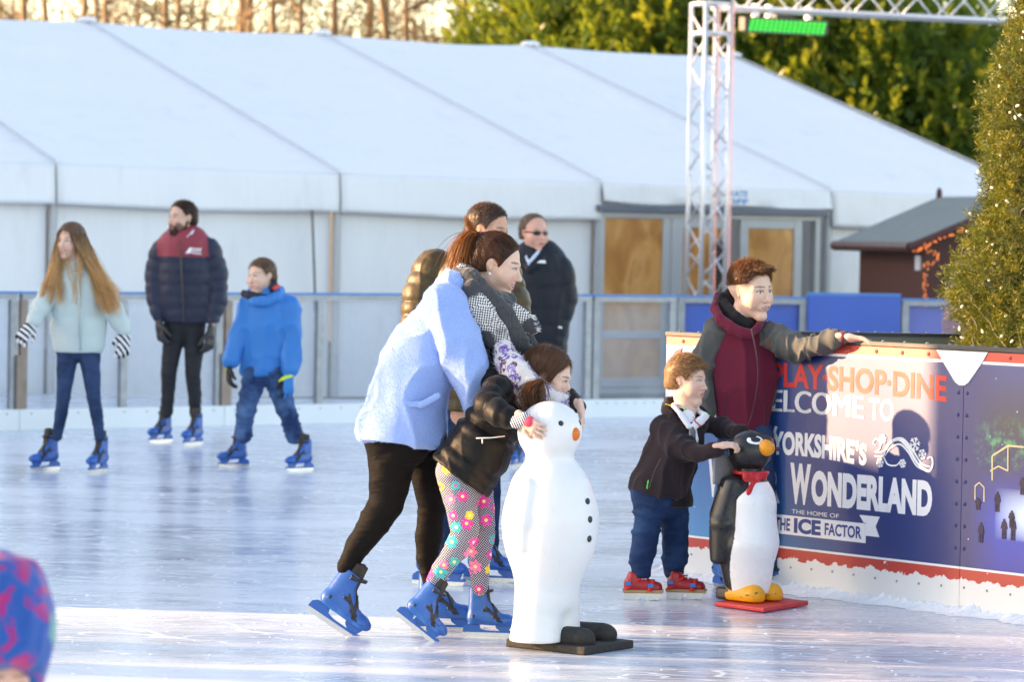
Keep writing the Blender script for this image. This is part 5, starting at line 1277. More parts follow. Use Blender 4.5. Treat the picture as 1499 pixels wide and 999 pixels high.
# ============ bending woman in the light blue coat
def woman():
    F = Fig(13.95, 'smiling woman in a fuzzy light blue coat and checked scarf bending over the small girl', org=(600, 930)); h = .007
    torso = [(668, 425, 34, 0, .07), (622, 505, 52, 0, .09), (590, 600, 60, 0, .09), (588, 622, 58, 0, .08)]
    armR = [(655, 452, 31, -.17), (672, 505, 29, -.20), (692, 562, 24, -.20), (712, 615, 15, -.16), (720, 620, 13, -.15)]
    armL = [(668, 445, 30, .16), (715, 480, 25, .20), (755, 520, 20, .18), (775, 560, 15, .12)]
    legR = [(575, 640, 38, -.07), (571, 700, 32, -.07), (566, 738, 27, -.07), (548, 765, 24.5, -.07), (524, 800, 19, -.07), (507, 832, 14.5, -.07)]
    legL = [(622, 640, 34, .09), (627, 700, 26, .09), (632, 745, 21.5, .09), (627, 785, 21, .09), (626, 820, 17, .09), (630, 855, 13, .09)]
    head = dict(c=(726, 388, 0), H=.245, yaw=78, pitch=-14)
    c, H, ax = build_body(F, h, head, torso, [armR, armL], [legR, legL], (692, 422, 21), hands=[dict(w=(742, 622, -.06), d=(1, .1, .1), n=(0, 0, -1), L=.15)], fp=dict(smile=1, mouth_open=1, brow=(.06, .035, .025), iris=(.08, .09, .07), lips=(.55, .14, .14), blush=.45), hp=dict(smile=1, mouth_open=1, nose=1.0), skin=SKIN2, hf=.0032, tsc=.72)
    # coat
    g = N('boucle wool'); cc = g.coord(); n1 = g.noise(cc, 150, 3, .7); n2 = g.noise(cc, 420, 2, .6)
    g.bsdf(g.mix(n1, (.20, .36, .78), (.38, .55, .95)), .95, 0, .15, g.bump(n2, .5, .003, g.bump(n1, .8, .008)), sheen=.5); mat = g.m
    coat = [(666, 425, 31, 0, .08), (644, 470, 39, 0, .10), (618, 518, 48, 0, .10), (594, 585, 59, 0, .10), (587, 625, 63, 0, .11), (586, 665, 63, 0, .11)]
    sl = [(652, 446, 34, -.16), (668, 498, 31, -.20), (686, 545, 27, -.21), (703, 590, 20, -.20), (718, 628, 15, -.17)]
    sl2 = [(668, 445, 35, .15), (712, 478, 29, .20), (748, 515, 24, .19), (772, 556, 18, .14)]
    def ex(S):
        S.cone(F.p(585, 600, -.23), F.p(640, 590, -.21), .004, .004, .006, op='s')
    co = garment(F, 'coat', mat, [dict(p=coat, k=.05), dict(p=sl, k=.010), dict(p=sl2, k=.012)], .0065, cuts=[((588, 645), (-.04, 0, -1))], wr=.021, ws=4.6, sm=1, extra=None, aniso=(1.2, 1, .7))
    fz = N('wool fuzz'); fz.bsdf(fz.attr(), .9, sheen=.5); fuzz(F, co, 26000, .007, .0016, (.32, .50, .92), 'fuzz', fz.m, 3)
    # pocket welt
    S = SDF(F.p(585, 610)-[0, .35, 0], F.p(650, 570)+[0, 0, 0], .004)
    for a, b in (((594, 592), (617, 593)), ((617, 593), (641, 580))): S.cone(F.p(*a, -.268), F.p(*b, -.262), .013, .013, .004, side=np.array([0, 1., 0]), q=.55)
    sculpt('pocket', S, mat, F.root, F.o, .002, 30)
    # leggings
    g = N('black leggings'); cc = g.coord(); g.bsdf(g.mix(g.noise(cc, 6, 3), (.0045, .0035, .003), (.008, .006, .005)), .7, 0, .15, g.bump(g.noise(g.mapping(cc, (1, 1, 3)), 11, 3, .5, .6), .5, .012))
    garment(F, 'leggings', g.m, [dict(p=legR), dict(p=legL), dict(p=[(582, 628, 50, 0, .08), (592, 640, 44, 0, .08)], k=.04)], .0065, wr=.005, ws=7, aniso=(.7, .7, 1.6))
    # hair: combed back to the ponytail
    tie = F.p(699, 347, -.01)
    S, P = hair_cap(c, H, ax, .004, .005, face=(.50, -.16), nape=-.12, fr=.50, fz=.52)
    S.ell(F.p(704, 352, 0), (.028, .03, .026), None, .02)
    col = (.062, .030, .020)
    def dirf(Pp, Nn): d = tie-Pp; d = d-Nn*(d*Nn).sum(1)[:, None]; return unit(d)
    rng = np.random.default_rng(5); n = 900; k = 12; t = np.linspace(0, 1, k)[None, :, None]
    ctrl = np.array([F.p(701, 349), F.p(692, 336), F.p(682, 345), F.p(673, 372), F.p(672, 402)])
    def bezier(ctrl, t): 
        n_ = len(ctrl)-1; return sum(math.comb(n_, i)*t**i*(1-t)**(n_-i)*ctrl[i] for i in range(n_+1))
    base = bezier(ctrl, t); off = rng.normal(size=(n, 1, 3))*np.array([.016, .016, .010]); ln = rng.uniform(.75, 1.12, (n, 1, 1)); pth = bezier(ctrl, t*ln)+off*(.35+1.3*t)+rng.normal(size=(n, 1, 3))*np.array([.012, .012, .004])*t**2
    V1, F1 = ribbons(pth, .0030, rng); C1 = np.repeat(np.array([.20, .075, .02])*(1+.35*rng.normal(size=(n, 1))).clip(.4, 1.8), 2*k, 0)  # ponytail strands coloured orange for sun glow on dark brown hair
    n2 = 160; ctrl2 = np.array([F.p(700, 349), F.p(690, 335), F.p(684, 325), F.p(682, 318)]); pt2 = bezier(ctrl2, t*rng.uniform(.6, 1.1, (n2, 1, 1)))+rng.normal(size=(n2, 1, 3))*.006*(.3+t); V2, F2 = ribbons(pt2, .0025, rng); C2 = np.repeat(np.array([.22, .08, .02])*(1+.3*rng.normal(size=(n2, 1))).clip(.4, 1.8), 2*k, 0)
    make_hair(F, S, col, dirf, 7500, .040, .0014, .03, 3, 4, .35, extra=[(V1, F1, C1), (V2, F2, C2)], jit=.10)
    m = MB(); ta = tie-F.o; m.tube([ta+np.array([.006, 0, .012]), ta+np.array([.012, 0, -.004]), ta+np.array([.004, 0, -.016])], .011, 10); m.build('hair_tie', simple('violet hair tie', (.06, .015, .30), .5), F.root, True)
    ball_at(F.p(717, 401, -.095), .006, 'earring', M['white_metal'], F.root, F.o)
    # scarf
    g = N('houndstooth scarf'); cc = g.coord(); ck = g.n('ShaderNodeTexChecker'); g.set(ck.inputs[0], g.mapping(cc, (1, .6, 1), (0, R(38), 0))); ck.inputs['Scale'].default_value = 150; g.set(ck.inputs[1], (.015, .015, .017)); g.set(ck.inputs[2], (.78, .78, .78))
    big = g.noise(g.mapping(cc, (1, 1, 1), (0, R(-35), 0)), 7, 2); msk = g.ramp(big, [(.47, 0), (.52, 1)])
    sp = g.noise(cc, 300, 2); dark = g.mix(sp, (.012, .012, .014), (.09, .095, .11)); col_ = g.mix(msk, dark, ck.outputs[0]); g.bsdf(col_, .9, 0, .2, g.bump(g.noise(cc, 250, 2), .4, .003), sheen=.3); hs = g.m
    g2 = N('dark scarf'); cc = g2.coord(); g2.bsdf(g2.mix(g2.noise(g2.mapping(cc, (3, 3, .6)), 60, 3, .7), (.012, .012, .014), (.10, .105, .12)), .92, 0, .2, g2.bump(g2.noise(cc, 200, 2), .5, .003), sheen=.3)
    def fold(name, pts, mat, q=.6, wr=.006, cuts=()):
        lo, hi = bounds(F, [pts], .03); S = SDF(lo, hi, .005); F.chain(S, pts, .012, side=np.array([0, 1., 0]), q=q)
        for p_, n_ in cuts: S.cut(F.p(*p_), n_, .004)
        return sculpt(name, S, mat, F.root, F.o, wr, 16, aniso=(1, 1, 1))
    ring = [(676, 398, 13, -.03), (688, 408, 14, -.10), (702, 425, 15, -.12), (722, 440, 14, -.10), (742, 442, 13, -.03), (735, 432, 13, .08), (705, 405, 14, .10), (680, 396, 13, .04), (676, 398, 13, -.03)]
    fold('scarf', ring, g2.m, 1.0)
    fold('scarf', [(677, 396, 9, -.07), (690, 425, 15, -.15), (706, 460, 19, -.17), (726, 492, 19, -.15), (742, 512, 11, -.12)], hs, .5)
    fold('scarf', [(692, 402, 8, -.12), (712, 432, 13, -.15), (738, 462, 16, -.14), (760, 500, 14, -.12), (772, 528, 8, -.10)], g2.m, .55)
    fold('scarf', [(718, 436, 9, -.10), (742, 452, 13, -.13), (764, 466, 13, -.12), (778, 478, 12, -.11)], hs, .5)
    fold('scarf', [(735, 455, 10, -.08), (760, 485, 14, -.09), (778, 505, 10, -.08)], g2.m, .5)
    fold('scarf', [(700, 470, 12, -.10), (704, 505, 13, -.10), (712, 535, 7, -.08)], g2.m, .8); fold('scarf', [(722, 490, 15, -.06), (728, 520, 12, -.05), (732, 545, 9, -.04)], g2.m, .8)
    rng = np.random.default_rng(8); PP_ = []; DD = []
    for (x0, y0, x1, y1, dy, dx_, dz_) in ((774, 460, 784, 484, -.115, 1, -.25), (772, 500, 784, 512, -.09, .8, -.7), (706, 535, 716, 545, -.085, .1, -1)):
        for i in range(70): t_ = rng.random(); PP_.append(F.p(x0+(x1-x0)*t_, y0+(y1-y0)*t_, dy+rng.normal()*.006)); DD.append(unit(np.array([dx_, 0, dz_])+rng.normal(size=3)*.25))
    Vf, Ff = leaves(np.array(PP_), np.array(DD), .028, .0035, rng); from_np('fringe', Vf-F.o, Ff, simple('white fringe', (.75, .76, .78), .9), F.root, False)
    skate(F, 483, 917, 88, 33, .80, dy=-.07, grounded=False)
    skate(F, 645, 926, 84, 0, .80, dy=.08)
    # boot cuffs meet the ankles
woman()

# ============ small girl pushing the snowman
def girl():
    F = Fig(13.78, 'small girl in a black puffer jacket and flowered leggings pushing the snowman', org=(680, 935)); h = .0065
    torso = [(742, 575, 26, 0, .05), (722, 620, 34, 0, .06), (690, 680, 40, 0, .06), (682, 705, 38, 0, .05)]
    armR = [(732, 572, 19, -.13), (714, 594, 17, -.22), (735, 612, 15, -.30), (762, 618, 10, -.345)]
    armL = [(755, 565, 21, .13), (790, 575, 17, .12), (835, 580, 13, -.02), (848, 595, 10, -.12)]
    legR = [(668, 692, 31, -.05), (676, 740, 25, -.05), (681, 780, 21, -.05), (668, 805, 19, -.05), (646, 835, 15.5, -.05), (636, 852, 13, -.05)]
    legL = [(692, 700, 29, .08), (701, 745, 24, .08), (705, 785, 21, .08), (702, 815, 17.5, .08), (702, 860, 14, .08)]
    head = dict(c=(801, 552, .0), H=.232, yaw=76, pitch=-16)
    hands = [dict(w=(765, 612, -.365), d=(.72, -.40, -.56), n=(.55, .83, 0), L=.125, curl=.38, th=-1, bare=True), dict(w=(850, 597, -.14), d=(.12, -.55, -.8), n=(-.9, -.1, -.2), L=.125, curl=.35, th=1, bare=True)]
    c, H, ax = build_body(F, h, head, torso, [armR, armL], [legR, legL], (765, 572, 17), hands, fp=dict(brow=(.16, .09, .05), iris=(.12, .17, .20), lips=(.55, .20, .18), blush=.5), hp=dict(child=1, nose=.85), skin=SKIN2, hf=.003)
    pf_ = puffer('black puffer', (.0050, .0044, .0046), .5, .1, .2, .3); q = quilt(.062, .019, .8)
    tj = [(745, 566, 30, 0, .05), (726, 612, 42, 0, .06), (700, 660, 47, 0, .06), (672, 700, 50, 0, .06), (660, 722, 50, 0, .06)]
    ar = [(732, 568, 23, -.12), (713, 592, 22, -.22), (732, 607, 19, -.30), (757, 616, 13, -.34)]
    al = [(756, 562, 22, .12), (792, 574, 18, .12), (834, 582, 14, -.01), (849, 596, 11, -.10)]
    jk = garment(F, 'puffer_jacket', pf_, [dict(p=tj, qf=q, k=.03), dict(p=ar, qf=quilt(.06, .010, .6), k=.008), dict(p=al, k=.01)], .006, cuts=[((674, 697), (-.57, 0, -.80))], wr=.004, ws=12)
    S = SDF(F.p(700, 600)-[0, .22, 0], F.p(770, 520)+[0, .22, 0], .006); F.chain(S, [(716, 560, 12, -.08), (722, 545, 14, -.02), (728, 545, 14, .06), (742, 570, 12, .1)], .02); F.chain(S, [(716, 562, 11, -.08), (735, 580, 11, -.11), (758, 592, 9, -.09)], .02); sculpt('hood', S, pf_, F.root, F.o, .006, 16)
    # zip pocket
    m = MB(); a = F.p(697, 642, -.20)-F.o; b = F.p(739, 639, -.19)-F.o; m.tube([a, (a+b)/2+np.array([0, -.004, -.002]), b], .0028, 6); m.tube([F.p(706, 643, -.212)-F.o, F.p(706, 650, -.214)-F.o], .003, 6); m.build('zip', M['white_metal'], F.root, True)
    # flowered leggings
    g = N('flowered leggings'); cc = g.coord(); fl = g.mapping(cc, (1, 0, 1)); fl = g.mapping(cc, (1, .001, 1), (0, R(8), 0))
    sv = g.n('ShaderNodeSeparateXYZ'); g.set(sv.inputs[0], fl); cv = g.n('ShaderNodeCombineXYZ'); g.set(cv.inputs[0], sv.outputs[0]); g.set(cv.inputs[1], sv.outputs[2])
    vo = g.n('ShaderNodeTexVoronoi', voronoi_dimensions='2D'); g.set(vo.inputs['Vector'], cv.outputs[0]); vo.inputs['Scale'].default_value = 16.5; vo.inputs['Randomness'].default_value = .7
    sc_ = g.n('ShaderNodeVectorMath', operation='SCALE'); g.set(sc_.inputs[0], cv.outputs[0]); sc_.inputs['Scale'].default_value = 16.5
    df = g.n('ShaderNodeVectorMath', operation='SUBTRACT'); g.set(df.inputs[0], sc_.outputs[0]); sp2 = g.n('ShaderNodeVectorMath', operation='SCALE'); g.set(sp2.inputs[0], vo.outputs['Position']); sp2.inputs['Scale'].default_value = 16.5; g.set(df.inputs[1], sp2.outputs[0])
    dx = g.n('ShaderNodeSeparateXYZ'); g.set(dx.inputs[0], df.outputs[0]); ang = g.math('ARCTAN2', dx.outputs[1], dx.outputs[0]); rr = vo.outputs['Distance']
    cs = g.n('ShaderNodeSeparateColor'); g.set(cs.inputs[0], vo.outputs['Color']); ph = g.math('MULTIPLY', cs.outputs[0], 6.28)
    pet = g.math('ABSOLUTE', g.math('COSINE', g.math('ADD', g.math('MULTIPLY', ang, 3), ph)))
    lim = g.math('ADD', .18, g.math('MULTIPLY', g.math('POWER', pet, .5), g.math('ADD', .10, g.math('MULTIPLY', cs.outputs[1], .22)))); inside = g.math('LESS_THAN', rr, lim); cen = g.math('LESS_THAN', rr, .11)
    fc = g.ramp(cs.outputs[2], [(0, (.78, .05, .35)), (.28, (.85, .20, .42)), (.48, (.02, .48, .50)), (.64, (.85, .62, .03)), (.80, (.80, .07, .40)), (.92, (.95, .45, .05))], 'CONSTANT')
    ch = g.n('ShaderNodeTexVoronoi', voronoi_dimensions='2D'); g.set(ch.inputs['Vector'], g.mapping(cv.outputs[0], (1, 1, 1), (0, 0, R(45)))); ch.inputs['Scale'].default_value = 140; ch.inputs['Randomness'].default_value = 0
    basec = g.mix(g.math('LESS_THAN', ch.outputs['Distance'], .28), (.015, .02, .07), (.78, .80, .86))
    ccol = g.mix(inside, basec, fc); ccol = g.mix(cen, ccol, g.ramp(cs.outputs[0], [(0, (.85, .80, .25)), (.5, (.9, .88, .8)), (.75, (.75, .1, .4))], 'CONSTANT'))
    g.bsdf(ccol, .7, 0, .3, g.bump(g.noise(g.mapping(cc, (1, 1, 2)), 16, 3, .5, .6), .3, .008), sheen=.2)
    garment(F, 'leggings', g.m, [dict(p=legR), dict(p=legL), dict(p=[(680, 690, 32, 0, .05), (684, 700, 30, 0, .05)], k=.04)], .0055, wr=.005, ws=8, aniso=(.7, .7, 1.5))
    # hair
    S, P = hair_cap(c, H, ax, .004, .015, face=(.53, -.13), nape=-.16, ears=True, fr=.48, fz=.49); tie = F.p(783, 568, -.10)
    def dirf(Pp, Nn): d = tie-Pp; d = d-Nn*(d*Nn).sum(1)[:, None]; return unit(d)
    rng = np.random.default_rng(6); n = 650; k = 12; t = np.linspace(0, 1, k)[None, :, None]
    ctrl = np.array([F.p(788, 558, -.13), F.p(779, 572, -.20), F.p(776, 590, -.20), F.p(783, 609, -.17)]); bz = lambda t: sum(math.comb(3, i)*t**i*(1-t)**(3-i)*ctrl[i] for i in range(4))
    pth = bz(t*rng.uniform(.7, 1.08, (n, 1, 1)))+rng.normal(size=(n, 1, 3))*np.array([.014, .010, .008])*(.5+1.3*np.sin(t*2.6)); pth[..., 0] += .004*np.sin(t[..., 0]*9+rng.random((n, 1))*1.5)
    V1, F1 = ribbons(pth, .0028, rng); C1 = np.repeat(np.array([.115, .058, .032])*(1+.35*rng.normal(size=(n, 1))).clip(.4, 1.8), 2*k, 0)
    make_hair(F, S, (.155, .080, .045), dirf, 7500, .042, .0014, .02, 3, 4, .3, extra=[(V1, F1, C1)], jit=.10)
    # fluffy scarf
    g = N('patterned fluffy scarf'); cc = g.coord(); v = g.n('ShaderNodeTexVoronoi'); g.set(v.inputs[0], cc); v.inputs['Scale'].default_value = 23; nn = g.noise(cc, 75, 2, .6)
    ms = g.math('MULTIPLY', g.math('GREATER_THAN', nn, .45), g.math('LESS_THAN', v.outputs['Distance'], .50)); cs = g.n('ShaderNodeSeparateColor'); g.set(cs.inputs[0], v.outputs['Color'])
    ccx = g.mix(ms, g.mix(g.noise(cc, 9, 2), (.62, .56, .54), (.82, .80, .80)), g.ramp(cs.outputs[0], [(0, (.16, .08, .42)), (.45, (.30, .24, .60)), (.7, (.10, .02, .10))], 'CONSTANT')); g.bsdf(ccx, .95, 0, .1, g.bump(g.noise(cc, 140, 3, .7), .9, .006), sheen=.6); fm = g.m
    def fold(pts, q=.8):
        lo, hi = bounds(F, [pts], .03); S = SDF(lo, hi, .005); F.chain(S, pts, .012, side=np.array([0, 1., 0]), q=q); return sculpt('scarf', S, fm, F.root, F.o, .006, 20, aniso=(1, 1, 1))
    a = fold([(738, 512, 14, -.02), (742, 530, 17, -.05), (756, 555, 18, -.10), (766, 578, 15, -.11), (776, 590, 10, -.10)]); b = fold([(752, 528, 12, -.06), (764, 548, 14, -.11), (784, 570, 15, -.12), (808, 586, 14, -.10), (830, 588, 11, -.05), (838, 584, 8, 0)]); b2 = fold([(770, 545, 13, .1), (795, 578, 13, .13), (825, 588, 11, .08), (838, 584, 8, 0)])
    b3 = fold([(785, 584, 11, -.10), (808, 592, 10, -.08), (828, 588, 9, -.04)])
    g = N('scarf fuzz'); g.bsdf(g.attr(), .9, sheen=.5)
    for q_ in (a, b, b3): fuzz(F, q_, 2200, .012, .0011, (.74, .68, .76), 'fuzz', g.m, 5, .5, .2)
    # wrist warmers
    g = N('striped wrist warmer'); cc = g.coord(); w = g.n('ShaderNodeTexWave'); g.set(w.inputs[0], g.mapping(cc, (1, 1, 1), (0, R(25), 0))); w.inputs['Scale'].default_value = 38; g.bsdf(g.mix(g.math('GREATER_THAN', w.outputs['Fac'], .5), (.02, .02, .06), (.78, .78, .80)), .9)
    S = SDF(F.p(745, 640)-[0, .5, 0], F.p(790, 595), .004); F.chain(S, [(756, 617, 11, -.345), (768, 614, 10.2, -.366)], .01); sculpt('wrist_warmer', S, g.m, F.root, F.o)
    S = SDF(F.p(755, 645)-[0, .5, 0], F.p(800, 595), .004); F.chain(S, [(769, 615, 8.6, -.366), (775, 618, 8.6, -.378)], .01); sculpt('wrist_warmer', S, simple('coral knit', (.78, .07, .13), .8), F.root, F.o)
    skate(F, 605, 922, 84, 37, .66, dy=-.05, grounded=False)
    skate(F, 713, 933, 82, 0, .66, dy=.08)
girl()

# ============ man in olive behind the woman
def olive():
    F = Fig(16.2, 'man in an olive quilted jacket standing behind the bending woman', org=(690, 850)); h = .008
    torso = [(690, 400, 46, 0, .04), (688, 470, 54, 0, .02), (680, 560, 48, 0, .02), (678, 600, 44, 0, .02)]
    aL = [(632, 400, 27, .0), (612, 440, 23, -.05), (603, 500, 20, -.08), (625, 560, 17, -.1)]; aR = [(735, 405, 27, .05), (752, 450, 22, .0), (755, 510, 19, -.05), (745, 560, 16, -.1)]
    lL = [(660, 590, 32, 0), (655, 700, 26, 0), (645, 800, 20, .05)]; lR = [(700, 590, 32, .05), (708, 700, 26, .05), (712, 815, 18, .05)]
    head = dict(c=(714, 337, 0), H=.242, yaw=62, pitch=-10)
    c, H, ax = build_body(F, h, head, torso, [aL, aR], [lL, lR], (700, 372, 22), fp=dict(brow=(.08, .05, .04), stub=(.16, .13, .11)), hf=.004, skin=(.62, .34, .24))
    mt = puffer('olive quilted nylon', (.066, .044, .014), .45, .1, .35, .3)
    t2 = [(694, 385, 44, 0, .04), (692, 420, 58, 0, .03), (690, 480, 62, 0, .02), (682, 560, 58, 0, .02), (680, 610, 56, 0, .02)]
    a1 = [(636, 393, 32, .0), (618, 432, 29, -.04), (608, 495, 24, -.08), (628, 562, 19, -.1)]; a2 = [(730, 398, 33, .05), (750, 445, 27, .0), (757, 510, 22, -.05), (746, 560, 17, -.1)]
    garment(F, 'quilted_jacket', mt, [dict(p=t2, qf=quilt(.062, .010, .7)), dict(p=a1, qf=quilt(.062, .010, .7), k=.012), dict(p=a2, qf=quilt(.062, .010, .7), k=.012)], .0065, cuts=[((680, 600), (0, 0, -1))], wr=.004, ws=12)
    S = SDF(F.p(640, 420)-[0, .2, 0], F.p(760, 340)+[0, .2, 0], .007); F.chain(S, [(672, 376, 14, -.06), (690, 366, 14, .08), (722, 372, 14, .09), (738, 384, 13, -.02), (715, 392, 13, -.10), (685, 384, 13, -.10), (672, 376, 14, -.06)], .02); sculpt('collar', S, mt, F.root, F.o, .005, 14)
    garment(F, 'jeans', M['denim'], [dict(p=lL), dict(p=lR), dict(p=[lL[0], lR[0]], k=.03)], .008, wr=.006)
    S, P = hair_cap(c, H, ax, .0045, -.005, face=(.48, -.10), nape=-.12, fr=.49, fz=.46, top=.0)
    s, f, u = ax
    def cf(V): z = ((V-c)@u)/H; return (1.0+1.6*(1-smst(z, .05, .30)))[:, None]
    make_hair(F, S, (.05, .035, .028), lambda P, Nn: Nn*.3+f*.6+u*.2, 6000, .011, .0014, .2, 4, 3, .35, jit=.3, colf=cf)
    skate(F, 640, 858, 70, 0, .82, dy=.05); skate(F, 716, 853, 78, 0, .82, dy=.05)
g = N('denim'); c = g.coord(); f = g.noise(c, 4, 4, .6); g.bsdf(g.mix(g.mr(f, .4, .7), (.012, .028, .075), (.035, .075, .17)), .85, 0, .2, g.bump(g.noise(c, 500, 2), .2, .001, g.bump(g.noise(g.mapping(c, (1, 1, 2)), 12, 3, .5, .6), .5, .012))); M['denim'] = g.m
olive()

# ============ generic upright figure
def upright(F, h, head, torso, q, arms, legs, neck, jmat, tmat, jt, ja, jl=None, qf=None, hem=None, cuffs=(), hands=(), gl=None, glpaint=None, skates=(), cols=None, jp=None, fp={}, hp={}, skin=SKIN, wr=.006, hf=None, wrt=.005, trname='trousers', jname='jacket', jk=.02, hemn=(0, 0, -1)):
    Y1 = np.array([0, 1., 0])
    c, H, ax = build_body(F, h, head, torso, arms, legs, neck, hands if gl is None else (), fp=fp, hp=hp, hf=hf, side=Y1, q=q, skin=skin)
    chains = [dict(p=jt, side=Y1, q=q, qf=qf, k=.03)]+[dict(p=a, qf=qf, ci=1, k=jk) for a in ja]
    garment(F, jname, jmat, chains, h, cols=cols, cuts=[(hem, hemn)]+list(cuffs), wr=wr, ws=6, paint=jp)
    L_ = (jl or legs); a_, b_ = L_[0][0], L_[1][0]; pv = [(a_[0], a_[1]-10, a_[2]*.86, 0), (b_[0], b_[1]-10, b_[2]*.86, 0)]
    garment(F, trname, tmat, [dict(p=a, k=.025) for a in L_]+[dict(p=[a_, b_], k=.03), dict(p=pv, k=.03)], h, wr=wrt, ws=9, aniso=(.6, .6, 1.6))
    if gl is not None:
        for hd in hands:
            w = F.p(*hd['w']); S = SDF(w-.17, w+.17, min(h, .005)); hand(S, w, hd['d'], hd['n'], hd['L'], hd.get('curl', .3), hd.get('th', 1), add=.0025, spread=.2)
            sculpt('glove', S, gl, F.root, F.o, sm=0, paint=glpaint)
    for k in skates: skate(F, *k[:3], **k[3])
    return c, H, ax
def collar(F, pts, mat, h=.007, name='collar', k=.025, wr=.003, cols=None, cuts=(), vq=1.7):
    lo, hi = bounds(F, [pts], .06); S = SDF(lo, hi, h); F.chain(S, pts, k, side=np.array([0, 0, 1.]), q=vq, sc=.9/math.sqrt(vq))
    for p_, n_ in cuts: S.cut(F.p(*p_), n_, .004)
    return sculpt(name, S, mat, F.root, F.o, wr, 14)

# ============ teenage girl with long hair
def teen():
    F = Fig(22.9, 'teenage girl with very long fair hair in a mint puffer jacket on skates', org=(108, 680)); h = .008
    torso = [(112, 402, 26), (114, 440, 28), (114, 480, 29), (115, 512, 26)]; q = .62
    aL = [(86, 408, 11, 0), (68, 440, 10, -.05), (49, 470, 7, -.15)]; aR = [(143, 408, 11, 0), (160, 450, 10, 0), (182, 484, 7, -.05)]
    lL = [(100, 512, 17, 0), (96, 550, 14, -.02), (93, 582, 11, -.03), (89, 610, 10, -.02), (84, 640, 8, 0)]; lR = [(130, 512, 17, 0), (134, 550, 14, -.02), (137, 582, 11, -.03), (142, 610, 10, -.02), (146, 640, 8, 0)]
    head = dict(c=(103, 353, -.02), H=.232, yaw=-28, pitch=-3, roll=4)
    jt = [(112, 396, 28), (113, 420, 37), (114, 450, 39), (115, 480, 42), (116, 498, 39), (117, 520, 33)]
    jaL = [(88, 404, 16, 0), (72, 430, 16, -.04), (58, 452, 14, -.10), (49, 470, 10, -.15)]; jaR = [(140, 404, 16, 0), (156, 436, 17, 0), (170, 462, 15, -.02), (182, 484, 11, -.05)]
    mint = puffer('mint puffer', (.50, .61, .61), .5, .06, .4, .35)
    g = N('striped knit glove'); cc = g.coord(); w = g.n('ShaderNodeTexWave', bands_direction='DIAGONAL'); g.set(w.inputs[0], cc); w.inputs['Scale'].default_value = 13; g.bsdf(g.mix(g.math('GREATER_THAN', w.outputs['Fac'], .5), (.02, .02, .03), (.78, .78, .80)), .9)
    hands = [dict(w=(46, 474, -.16), d=(-.45, -.3, -.7), n=(.3, .8, .2), L=.17, curl=.25, th=1), dict(w=(183, 489, -.05), d=(-.1, -.2, -1), n=(-.2, .8, .1), L=.17, curl=.15, th=-1)]
    c, H, ax = upright(F, h, head, torso, q, [aL, aR], [lL, lR], (112, 388, 12), mint, M['denim'], jt, [jaL, jaR], qf=quilt(.10, .012, .6), hem=(116, 516), hands=hands, gl=g.m,
        skates=[(67, 689, -42, dict(scale=.80)), (144, 692, -22, dict(scale=.80))], fp=dict(smile=1, mouth_open=.8, brow=(.22, .13, .08), lips=(.55, .2, .2)), hp=dict(smile=1, mouth_open=.6), skin=SKIN2, hf=.0045, trname='jeans', jname='puffer_jacket', wrt=.004)
    collar(F, [(98, 396, 4.5, -.02), (104, 400, 4.5, -.06), (113, 402, 4.5, -.075), (122, 398, 4.5, -.06), (129, 390, 5, -.0), (120, 386, 5, .06), (102, 388, 5, .05), (98, 396, 4.5, -.02)], mint)
    m = MB(); pts = [F.p(114+i*.5, 402+i*14, -.105-.035*math.sin(i/8*3.1)) for i in range(9)]; m.tube([p-F.o for p in pts], .007, 6); m.build('zip', simple('zip grey', (.33, .42, .44), .4, .3), F.root)
    S, P = hair_cap(c, H, ax, .006, .03, face=(.52, -.16), nape=None, ears=False, fr=.47, fz=.54)
    s, f, u = ax; rng = np.random.default_rng(3); n = 2600; k = 14; t = np.linspace(0, 1, k)
    th = rng.uniform(-2.55, 2.55, n)  # around the head from the back
    root = c+H*((s*(np.sin(th)*.34)[:, None])+(f*(-np.cos(th)*.40-.02)[:, None])+(u*(.12+.16*rng.random(n))[:, None]))
    top = c+H*(u*.50+f*.05)
    # targets: left lock falls left, right locks sweep right
    side_ = (root-c)@np.array([1, 0, 0])
    left = side_ < -.01
    tl_ = np.stack([np.where(left, rng.choice([62, 74, 88], n, p=[.45, .3, .25])+rng.normal(size=n)*3, rng.choice([160, 172, 150], n, p=[.5, .25, .25])+rng.normal(size=n)*4), np.where(left, rng.uniform(418, 448, n), rng.uniform(425, 462, n))], 1)
    fl_ = rng.random(n) < .04; tl_[fl_, 0] = 113+rng.normal(size=fl_.sum())*4; tl_[fl_, 1] = rng.uniform(430, 452, fl_.sum())
    tgt = np.stack([F.p(a, b, d) for (a, b), d in zip(tl_, np.where(rng.random(n) < .5, -.13, rng.uniform(-.12, .08, n)))])
    sh = np.stack([F.p(a, b, d) for a, b, d in zip(np.where(left, 86, 131)+rng.normal(size=n)*5+np.where(fl_, 12, 0)*np.where(left, 1, -1), 385+rng.normal(size=n)*5, np.where(fl_, -.11, rng.uniform(-.10, .07, n)))])
    T = t[None, :, None]; pa = ((1-T)**3)*(.35*top+.65*root)[:, None]+3*((1-T)**2)*T*(root*1.0+(root-c)*.22)[:, None]+3*(1-T)*T**2*sh[:, None]+T**3*tgt[:, None]
    pa = pa+rng.normal(size=(n, 1, 3))*.006*T+(.006*np.sin(T*8+rng.random((n, 1, 1))*6))
    V1, F1 = ribbons(pa, .0050, rng); tt = np.repeat(np.tile(t, n)[:, None], 2, 0).reshape(-1, 1)
    root_c = np.array([.22, .13, .08]); tip_c = np.array([.72, .45, .20]); C1 = (root_c*(1-smst(tt, .15, .8))+tip_c*smst(tt, .15, .8))*np.repeat((1+.25*rng.normal(size=(n, 1))).clip(.5, 1.5), 2*k, 0)
